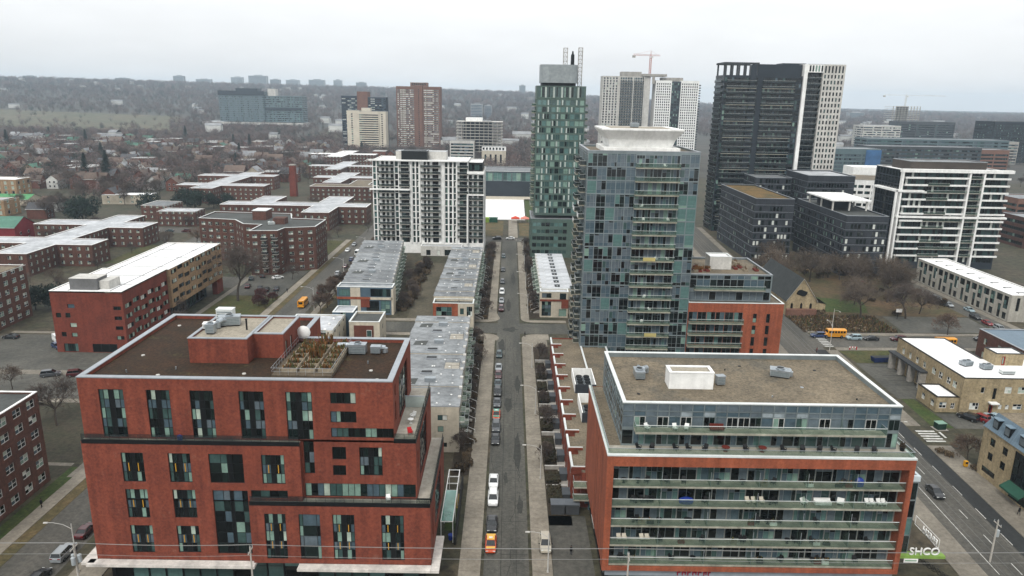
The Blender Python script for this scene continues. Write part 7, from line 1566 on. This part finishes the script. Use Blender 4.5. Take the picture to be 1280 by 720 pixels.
def make_car(kind,label,loc,rz,col,group=None,roofcol=None):
    if kind in CARS:
        o=dup(CARS[kind],loc,rz,label,None,None,PC[col])
        if 'group' in o: del o['group']
        if group: o['group']=group
        return o
    d=CARDEF[kind]; o=thing(kind if kind!='suv' else 'sport_utility_car',label,'van' if kind=='van' else 'car',loc,rz,group); CARS[kind]=o
    b=MB(); P_=PC[col]; b.loft([ringc(*s) for s in d['st']],P_)
    g0,g1=d['gb']; t0,t1=d['gt']; w0=d['W']*.87; w1=d['W']*.70 if kind!='van' else d['W']*.86; zb,zt=d['belt']-.03,d['top']
    rf=lambda dz,e:[(-w1-e,t0-e,zt+dz-.015),(w1+e,t0-e,zt+dz-.015),(w1+e,t1+e,zt+dz),(-w1-e,t1+e,zt+dz)]
    b.loft([rf(-.05,.02),rf(.0,.02),rf(.04,-.1)],P_)
    for s_ in (-1,1):                      # pillars stand a little proud of the glass
        for yb,yt in ((g0,t0),((g0+g1)/2-.1,(t0+t1)/2-.1),(g1,t1)) if kind!='van' else ((g0,t0),(g1,t1)):
            b.tube((s_*(w0+.005),yb,zb),(s_*(w1+.01),yt,zt-.02),.05,.04,4,P_,False)
    if kind=='van': b.quad([(-w0-.02,g0,zb),(-w0-.02,.6,zb),(-w1-.02,.6,zt-.04),(-w1-.02,t0,zt-.04)][::-1],P_); b.quad([(w0+.02,g0,zb),(w0+.02,.6,zb),(w1+.02,.6,zt-.04),(w1+.02,t0,zt-.04)],P_)
    body=b.build('body',o); body.material_slots[0].link='OBJECT'; body.material_slots[0].material=P_
    g=MB(); g.loft([[(-w0,g0,zb),(w0,g0,zb),(w0,g1,zb),(-w0,g1,zb)],[(-w1,t0,zt-.03),(w1,t0,zt-.03),(w1,t1,zt-.03),(-w1,t1,zt-.03)]],CARG); g.build('windows',o)
    Ln=d['L']/2
    for s_ in (-1,1):
        for y in (-Ln*.62,Ln*.63):
            t=MB(); t.tube((s_*(d['W']-.16),y,.33),(s_*(d['W']+.015),y,.33),.34,.34,14,TYRE); wo_=t.build('wheel',o); t=MB(); t.tube((s_*(d['W']+.016),y,.33),(s_*(d['W']+.03),y,.33),.21,.19,10,RIM); t.build('rim',wo_)
        x=s_*d['W']*.62; st=d['st']
        t=MB(); t.box(x-.2,x+.2,Ln-.2,Ln-.04,st[-2][3]-.17,st[-2][3]-.02,LAMPW); t.build('headlight',o)
        t=MB(); t.box(x-.2,x+.2,-Ln-.0,-Ln+.14,st[1][3]-.24,st[1][3]-.06,LAMPR); t.build('taillight',o)
        t=MB(); t.box(s_*d['W']-.0,s_*d['W']+s_*.2,g1-.45,g1-.3,zb,zb+.15,PLASTIC) if s_>0 else t.box(-d['W']-.2,-d['W'],g1-.45,g1-.3,zb,zb+.15,PLASTIC); t.build('wing_mirror',o)
    return o
def taxi(kind,label,loc,body,top):
    o=make_car(kind,label,loc,PI,body); b=MB(); b.box(-.62,.62,-1.05,.22,1.472,1.492,PC[top]); b.box(-.72,.72,1.25,1.95,.885,.90,PC[top]); b.box(-.74,.74,-2.18,-1.78,.99,1.005,PC[top]); b.build('coloured_panel',o)
    s=MB(); s.box(-.3,.3,-.35,-.1,1.5,1.66,WHITE); s.build('roof_sign',o); return o
R=random.Random(1); pz=.03
make_car('sedan','black sedan parked between the orange taxi and the white cars',(-2.05,111.4,pz),PI,'black')
taxi('sedan','orange taxi with yellow roof, first in the parked line near the wires',(-2.1,105.6,pz),'orange','taxi_yellow')
make_car('suv','white sport utility car parked ahead of the black sedan',(-2.05,119.6,pz),PI,'white'); make_car('sedan','white sedan, farther of the two white cars near the brick house',(-2.1,125.8,pz),PI,'white')
make_car('sedan','black sedan parked at the near end of the long line of cars',(-2.1,143.6,pz),PI,'black'); make_car('suv','grey sport utility car parked behind the green-roofed taxi',(-2.1,149.6,pz),PI,'grey')
taxi('sedan','orange taxi with green roof in the middle of the parked line',(-2.15,156.2,pz),'orange','taxi_green')
for y,k,c,l in ((163,'sedan','grey','grey sedan parked just beyond the green-roofed taxi'),(169.3,'suv','black','black sport utility car in the parked line, two beyond the green-roofed taxi'),(175,'sedan','teal','dark teal sedan in the parked line before the maroon car'),(181,'hatchback','maroon','maroon hatchback in the parked line before the silver car'),(186.6,'sedan','silver','silver sedan near the far end of the parked line'),(197,'hatchback','teal','dark teal hatchback, last of the parked line before the crossing'),
  (243.5,'suv','maroon','maroon sport utility car, first beyond the crossing'),(254,'sedan','silver','silver sedan second beyond the crossing'),(266,'suv','white','white car third beyond the crossing'),(282,'hatchback','grey','grey hatchback fourth beyond the crossing'),(303,'sedan','black','black sedan fifth beyond the crossing'),(330,'hatchback','teal','dark hatchback near the far end of the main street')): make_car(k,l,(-2.1,y,pz),PI,c)
make_car('suv','black sport utility car crossing the far end of the main street',(-6,373.5,pz),PI/2,'black'); make_car('sedan','white sedan behind the black car at the far end of the street',(1,374.5,pz),PI/2,'white'); make_car('sedan','dark sedan right of the white one at the far end of the street',(20,374,pz),-PI/2,'grey')
make_car('suv','beige open-backed car standing on the drive beside the lamp post',(6.9,105.6,.16),PI,'beige')
make_car('suv','silver sport utility car parked left of the brick house, beside the pole',(-70,101.6,pz),0,'silver'); make_car('sedan','maroon sedan parked just ahead of the silver car on the side street',(-70,107.8,pz),0,'maroon'); make_car('hatchback','grey hatchback parked third on the side street, half behind the brick house',(-70,113.4,pz),0,'grey'); make_car('sedan','black sedan nearest the lower edge on the side street',(-70.2,95.4,pz),0,'black')
for y,k,c,l in ((262,'hatchback','maroon','maroon hatchback parked along the side street trees'),(282,'sedan','grey','grey sedan parked along the side street trees'),(291,'suv','silver','silver car parked along the side street trees'),(305,'sedan','maroon','second maroon car farther along the side street trees'),(318,'suv','blue','blue car parked far along the side street trees'),(331,'van','white','white van parked at the far end of the side street trees'),(345,'sedan','black','black sedan parked just beyond the white van')): make_car(k,l,(-69.8,y,pz),0,c)
make_car('sedan','white sedan driving on the far side street',(-76,338,pz),PI,'white'); make_car('sedan','white hatch driving toward us left of the white mid-rise',(-75.8,352,pz),PI,'silver')
make_car('van','white delivery van parked against the red end of the white-roofed block',(-131.5,203,pz),-2.3,'white'); make_car('hatchback','blue hatchback beside the white van',(-129.2,198.4,pz),-2.2,'blue'); make_car('sedan','black sedan alone at the left of the car park',(-147.5,206,pz),PI/2,'black')
make_car('suv','dark grey car parked beside the wide bare tree, left one',(-118,177,pz),-1.2,'grey'); make_car('suv','maroon car parked beside the wide bare tree, right one',(-111.5,177.5,pz),-1.2,'maroon')
for x,y,c,l,rz in ((-99,285.3,'black','black sedan left of the white one in the lot by the six-storey block',.4),(-92,283.1,'white','white sedan in the lot by the six-storey block',-.9),(-93.6,266.6,'grey','dark grey sedan in the near row of the lot, middle',.2),(-90.4,264.5,'black','black sedan in the near row of the lot, between greys',.2),(-87.2,265.8,'grey','grey sedan at the right end of the near lot row',.2),(-99,268.7,'maroon','maroon sedan at the left of the near lot row',.2),(-102,281,'teal','dark teal sedan at the far left of the lot',.3)): make_car('sedan',l,(x,y,.06),rz,c)
make_car('sedan','black sedan driving down the tram avenue past the glass block',(avx(79.9,123.7)+1.0,124.2,.04),PI-.065,'black')
make_car('suv','red sport utility car parked at the fire hall drive',(111.8,158.2,.06),.55,'red'); make_car('suv','pale blue car parked right of the red one at the fire hall',(115.2,158.4,.06),.5,'pale'); make_car('suv','black car parked left of the red one at the fire hall',(109.4,158.6,.06),.55,'black')
make_car('suv','pale blue estate car on the cross avenue behind the school bus',(109,217.2,.04),PI/2,'pale'); make_car('sedan','black sedan on the cross avenue behind the pale estate car',(114.4,216.9,.04),PI/2,'black'); make_car('suv','red sport utility car on the cross avenue near the fire hall',(122.8,216.6,.04),PI/2,'maroon'); make_car('suv','dark blue car in front of the school bus on the cross avenue',(98.6,219,.04),PI/2,'blue')
make_car('sedan','red car among the park trees',(145,292,.08),1.2,'red')
for y,c,l,k in ((266,'grey','grey car farthest along the park road',  'suv'),(258,'silver','silver car on the park road under the trees','sedan'),(251.5,'pale','pale blue car on the park road in front of the terrace row','sedan'),(242,'black','black car on the park road by the terrace end','suv'),(235.4,'red','bright red car on the park road near the hall','sedan'),(229,'silver','silver car nearest on the park road','suv')): make_car(k,l,(162.8 if c!='pale' else 166.5,y,.09),PI,c)
make_car('suv','black car parked behind the small bare tree at the hall',(150,218,.05),PI/2,'black')
cols_=['silver','grey','black','white','maroon','blue','teal']
for k in range(8):
    x,y,rz=[(-150+k*9.5,347.5,PI/2),(-186+(k-5)*8,380,PI/2)][0 if k<5 else 1]
    make_car(('sedan','suv','hatchback')[k%3],'small parked car on the lane between the six-storey block and cross-plan blocks',(x+R.uniform(-1,1),y,.05),rz,R.choice(cols_),'cars on the lane between brick blocks')
def school_bus(label,loc,rz):
    o=thing('school_bus',label,'school bus',loc,rz); Y=PC['yellow']; b=MB()
    rr=lambda y,w_,zb,zt:[(-w_,y,zb),(w_,y,zb),(w_,y,zt-.35),(w_*.88,y,zt-.1),(w_*.55,y,zt),(-w_*.55,y,zt),(-w_*.88,y,zt-.1),(-w_,y,zt-.35)]
    b.loft([rr(-3.6,1.1,.55,2.85),rr(2.2,1.1,.55,2.85)],Y); b.loft([rr(2.2,1.0,.5,1.65),rr(3.3,.92,.5,1.5),rr(3.5,.8,.6,1.3)],Y)
    for z in (1.05,1.5): b.box(-1.125,1.125,-3.55,2.15,z,z+.07,PLASTIC)
    b.build('body',o)
    for s_ in (-1,1):
        for k in range(6): g=MB(); y=-3.3+k*.9; xa=1.101 if s_>0 else -1.115; g.box(xa,xa+.014,y,y+.72,1.75,2.4,CARG); g.build('window',o)
        for y in (-2.2,2.5): t=MB(); t.tube((s_*.85,y,.48),(s_*1.13,y,.48),.48,.48,14,TYRE); wq=t.build('wheel',o); t=MB(); t.tube((s_*1.131,y,.48),(s_*1.14,y,.48),.26,.24,10,RIM); t.build('rim',wq)
        t=MB(); t.box(s_*.75-.15,s_*.75+.15,3.4,3.53,.85,1.1,LAMPW); t.build('headlight',o); t=MB(); t.box(s_*.85-.14,s_*.85+.14,-3.64,-3.6,1.1,1.35,LAMPR); t.build('taillight',o); t=MB(); t.box(s_*.7-.14,s_*.7+.14,-3.66,-3.6,2.5,2.68,LAMPR); t.build('warning_light',o)
    g=MB(); g.box(-.95,.95,2.2,2.22,1.75,2.45,CARG); g.build('windscreen',o); g=MB(); g.box(-.7,.7,-3.63,-3.6,1.6,2.4,CARG); g.build('rear_window',o); return o
school_bus('yellow school bus driving away on the side street beside the reddish trees',(-71.3,245,.04),0)
dup(D.objects['school_bus'],(103.4,219.1,.04),PI/2,'yellow school bus turning at the community garden corner'); dup(D.objects['school_bus'],(134.0,211.8,.06),PI/2,'yellow school bus half hidden behind the fire hall roof')
cn=thing('skip_container','dark blue open skip beside the fire hall yard','skip',(108.2,197.5,.06),.1); b=MB(); BLU=mat('skip_blue',(.015,.035,.12),fine=.1); b.loft([ri(-2.6,2.6,-.95,.95,0),ri(-3.0,3.0,-1.1,1.1,1.4)],BLU); b.build('body',cn); b=MB(); b.box(-2.8,2.8,-.95,.95,1.401,1.45,METAL_DARK); b.build('load',cn)
for k in range(5):
    b=MB(); b.box(-2.95+k*1.4,-2.8+k*1.4,-1.16,-1.02,.1,1.4,BLU); b.build('rib',cn)
# ------------------------------------------------------------------ poles, lamps, wires
def street_lamp(label,loc,rz,h=7.2,arm=3.0,group=None,m=None):
    o=thing('street_lamp',label,'street lamp',loc,rz,group); m=m or mat('pale_lamp_concrete',(.48,.475,.45),fine=.1)
    p=MB(); p.tube((0,0,0),(0,0,h),.13,.075,8,m); p.tube((0,0,0),(0,0,.35),.2,.17,8,m); p.build('pole',o)
    a=MB(); a.path([(0,0,h-.9),(arm*.35,0,h-.15),(arm*.75,0,h+.12),(arm,0,h+.12)],.045,5,m); a.build('arm',o)
    l=MB(); l.box(arm-.1,arm+.55,-.13,.13,h+.02,h+.17,CONC_PALE); l.build('lamp_head',o); return o
sl0=street_lamp('slender lamp post with a curved arm on the right pavement of the main street',(7.0,99,.1),PI,7.0,3.1,'lamp posts along the main street')
for y in (128,158,188,240,272,304,336): dup(sl0,(7.0,y,.1),PI)
s2=street_lamp('tall pale lamp post arching over the side street at lower left',(-65.4,97.5,.1),PI,8.4,3.6)
dup(s2,(-66,239,.1),PI,'lamp post arching over the side street beside the school bus'); dup(s2,(-66,285,.1),PI,'lamp post halfway along the side street trees'); dup(s2,(-66,330,.1),PI,'lamp post at the far end of the side street trees')
dup(s2,(avx(76.4,140),138,.1),0,'lamp post on the avenue pavement behind the glass block corner'); dup(s2,(avx(89.8,208),205.6,.1),PI/2,'lamp post at the community garden corner'); dup(s2,(104.3,222.5,.1),-PI/2,'lamp post in front of the community garden')
POLE=mat('weathered_pole',(.44,.42,.38),(.36,.34,.31),fine=.15); CER=mat('insulator_grey',(.40,.43,.44),rough=.4,fine=.08)
def utility_pole(label,loc,h,cans=0,cross=True):
    o=thing('utility_pole',label,'utility pole',loc); p=MB(); p.tube((0,0,0),(0,0,h),.16,.11,8,POLE); p.build('pole',o)
    if cross:
        p=MB(); p.box(-.06,.06,-.9,.9,h-.7,h-.58,POLE); p.build('crossarm',o)
    for y,z in ((0,h),(-.8,h-.5),(.8,h-.5)): p=MB(); p.tube((0,y,z),(0,y,z+.22),.06,.04,6,CER); p.build('insulator',o)
    for k in range(cans):
        a=k*2*PI/max(cans,1)+.5; c=MB(); c.tube((.5*math.cos(a),.5*math.sin(a),h-3.0),(.5*math.cos(a),.5*math.sin(a),h-1.9),.3,.3,12,CER); c.tube((.5*math.cos(a),.5*math.sin(a),h-1.9),(.5*math.cos(a),.5*math.sin(a),h-1.78),.31,.12,12,CER); c.build('transformer',o)
    return o
utility_pole('utility pole carrying three grey transformers at the lower left corner',(-60.5,90,0),10.2,3); utility_pole('pale utility pole in front of the brick house canopies',(-35.7,90,0),10.1); utility_pole('pale utility pole in front of the left end of the glass block',(17.75,90,0),9.9)
utility_pole('utility pole with one transformer beside the tram avenue',(79.2,103.2,.1),7.6,1); utility_pole('utility pole at the right end of the front wires',(75.5,90,0),11)
WIRE=mat('grey_wire',(.33,.33,.32),rough=.6,fine=.05)
for k,(z0_,z1_,yy) in enumerate(((10.35,10.95,90.0),(9.75,10.3,90.8),(9.1,9.8,89.2))):
    w_=MB(); X=[-130,-60.5,-35.7,17.75,75.5,140]
    for a,b in zip(X,X[1:]):
        za=z0_+(z1_-z0_)*(a+70)/145; zb_=z0_+(z1_-z0_)*(b+70)/145
        pp=[(a+(b-a)*t,yy,za+(zb_-za)*t-.28*4*t*(1-t)) for t in np.linspace(0,1,9)]; w_.path(pp,.022,4,WIRE)
    tag(w_.build('overhead_wire'),('topmost','middle','lowest')[k]+' of three grey wires strung along the front street','overhead wire')
w_=MB(); w_.path([(avx(80.7,y),y,5.6) for y in range(70,330,20)],.015,3,METAL_DARK); tag(w_.build('tram_wire'),'thin dark trolley wire hung over the tram avenue','tram wire')
# ------------------------------------------------------------------ small street things
o=thing('utility_cabinet','dark green utility cabinet with pale lid on the fire hall lawn','cabinet',(99.6,153.2,.05),.1); b=MB(); b.box(-1,1,-.8,.8,0,1.5,mat('cabinet_green',(.015,.05,.035),fine=.1)); b.build('body',o); b=MB(); b.box(-1.08,1.08,-.88,.88,1.5,1.62,mat('cabinet_lid',(.22,.33,.27),fine=.1)); b.build('lid',o); b=MB(); b.box(-1.4,1.4,-1.2,1.2,-.02,.06,CONC); b.build('plinth',o)
o=thing('newspaper_box','yellow newspaper box on the pavement by the yellow brick shop house','newspaper box',(94.6,135.2,.14)); b=MB(); b.box(-.35,.35,-.3,.3,.12,1.25,mat('box_yellow',(.60,.33,.02),fine=.08)); b.build('body',o); b=MB(); b.box(-.26,.26,-.31,-.301,.7,1.15,CARG); b.build('window',o); b=MB(); b.box(-.3,.3,-.25,.25,0,.12,METAL_DARK); b.build('base',o)
for k,(x,y) in enumerate(((92.9,141.2),(93.9,139.6),(95.9,133.9))): dup(sh0,(x,y,.14),k,('dark shrub nearest the crosswalk at the yellow shop house','dark shrub between the crosswalk shrub and the newspaper box','dark shrub just past the yellow newspaper box')[k],None,.9); 
o=thing('basketball_hoop','white basketball backboard on a pole at the court','basketball hoop',(134.5,240,.05)); b=MB(); b.tube((0,0,0),(0,0,3.2),.08,.08,6,METAL_DARK); b.build('pole',o); b=MB(); b.box(-1,1,-.6,-.52,2.7,3.9,WHITE); b.build('backboard',o); b=MB(); b.path([(.23*math.cos(a),-.85+.23*math.sin(a),3.05) for a in np.linspace(0,2*PI,11)],.02,4,ST); b.build('rim',o)
o=thing('road_barrier','red and white road work barrier on the lawn by the cross avenue','barrier',(104.3,207.2,.06)); b=MB()
for k in range(6): b.box(-1.2+k*.4,-.8+k*.4,-.04,.04,.7,1.0,RED_P if k%2 else WHITE)
b.build('board',o); b=MB(); [b.box(x-.05,x+.05,-.3,.3,0,.7,RED_P) for x in (-1,1)]; b.build('leg',o)
for k in range(9):
    if k==0:
        bk=thing('bicycle','dark bicycle in the rack row beside the avenue pavement','bicycle',(67.0,104.2,.14),.4,'bicycles racked beside the store sign')
        for y in (-.52,.52): b=MB(); b.path([(0,y+.33*math.cos(a),.34+.33*math.sin(a)) for a in np.linspace(0,2*PI,15)],.03,4,TYRE); b.build('wheel',bk)
        b=MB(); b.path([(0,-.52,.34),(0,-.15,.85),(0,.42,.82),(0,-.05,.36),(0,-.52,.34)],.028,5,METAL_DARK); b.path([(0,-.05,.36),(0,-.15,.85)],.028,5,METAL_DARK); b.path([(0,.52,.34),(0,.40,.95)],.028,5,METAL_DARK); b.build('frame',bk)
        b=MB(); b.box(-.07,.07,-.3,-.02,.92,.98,BLK); b.build('saddle',bk); b=MB(); b.tube((-.28,.4,1.0),(.28,.4,1.0),.02,.02,5,METAL_DARK); b.build('handlebar',bk)
    else: dup(bk,(67.0+k*.32,104.2-k*.85,.14),.4+.05*(k%3))
# people
SKIN=mat('skin',(.36,.22,.16),fine=.06); HAIR=mat('dark_hair',(.02,.015,.012),fine=.2)
def person(label,loc,rz,coat,legs,stride=.22):
    V=[(0,0,.92),(0,0,1.12),(0,0,1.38),(0,0,1.50),(0,.02,1.66),(-.17,0,1.40),(-.23,-.10,1.14),(-.20,.08,.90),(-.20,.12,.80),(.17,0,1.40),(.23,.10,1.14),(.20,-.02,.90),(.20,-.01,.80),(-.09,0,.88),(-.10,stride*.6,.48),(-.10,stride*.7,.07),(-.10,stride*.7+.14,.04),(.09,0,.88),(.10,-stride*.3,.48),(.10,-stride,.08),(.10,-stride+.14,.05)]
    E=[(0,1),(1,2),(2,3),(3,4),(2,5),(5,6),(6,7),(7,8),(2,9),(9,10),(10,11),(11,12),(0,13),(13,14),(14,15),(15,16),(0,17),(17,18),(18,19),(19,20)]
    rad=[.15,.145,.165,.06,.105,.075,.06,.045,.04,.075,.06,.045,.04,.10,.07,.05,.045,.10,.07,.05,.045]
    me=D.meshes.new('person_body'); me.from_pydata(V,E,[]); o=D.objects.new('person',me); COL.objects.link(o); md=o.modifiers.new('skin','SKIN'); 
    for i,r in enumerate(rad): me.skin_vertices[0].data[i].radius=(r,r*.85); me.skin_vertices[0].data[i].use_root=(i==0)
    o.modifiers.new('sub','SUBSURF').levels=1; bpy.context.view_layer.update()
    m2=D.meshes.new_from_object(o.evaluated_get(bpy.context.evaluated_depsgraph_get())); o.modifiers.clear(); o.data=m2; m2.materials.clear()
    for m in (coat,legs,SKIN,HAIR): m2.materials.append(m)
    for p in m2.polygons:
        c=p.center; p.material_index=2 if c.z>1.53 or (abs(c.x)>.14 and c.z<.84 and c.z>.7) else (0 if c.z>.86 else (3 if c.z<.10 else 1)); p.use_smooth=True
    o.location=loc; o.rotation_euler=(0,0,rz); tag(o,label,'person')
    h=MB(); h.loft([[(s_*.112*math.cos(a),.0+s_*.105*math.sin(a)-.01,z) for a in np.linspace(0,2*PI,13)[:-1]] for z,s_ in ((1.66,1.02),(1.72,1.05),(1.77,.85),(1.80,.3))],HAIR); h.build('hair',o,smooth=True)
    c=MB(); c.loft([[(s_*.215*math.cos(a),s_*.165*math.sin(a),z) for a in np.linspace(0,2*PI,15)[:-1]] for z,s_ in ((.78,1.0),(1.05,.98),(1.3,1.02),(1.44,.72))],coat,False); c.build('coat',o,smooth=True)
    return o
CB=mat('black_coat',(.012,.012,.014),fine=.1); CR=mat('red_coat',(.16,.02,.02),fine=.1); JE=mat('dark_jeans',(.02,.025,.04),fine=.1)
person('person in a black coat walking along the left pavement past the brick walk-up',(-82,115.2,.14),2.9,CB,CB); person('person in dark clothes standing on the drive right of the lamp post',(11,103.6,.05),.4,CB,JE,.1)
person('person in a red coat waiting at the far avenue crossing',(91.9,203.8,.14),1.2,CR,CB,.1); person('person in black under the green shop awning',(93.4,117.2,.14),.2,CB,JE); person('person in dark clothes on the pavement beside the car lot',(-82,262,.14),.1,CB,JE); person('person in black crossing near the street corner beyond the parked cars',(5.6,214.6,.14),1.4,CB,CB)
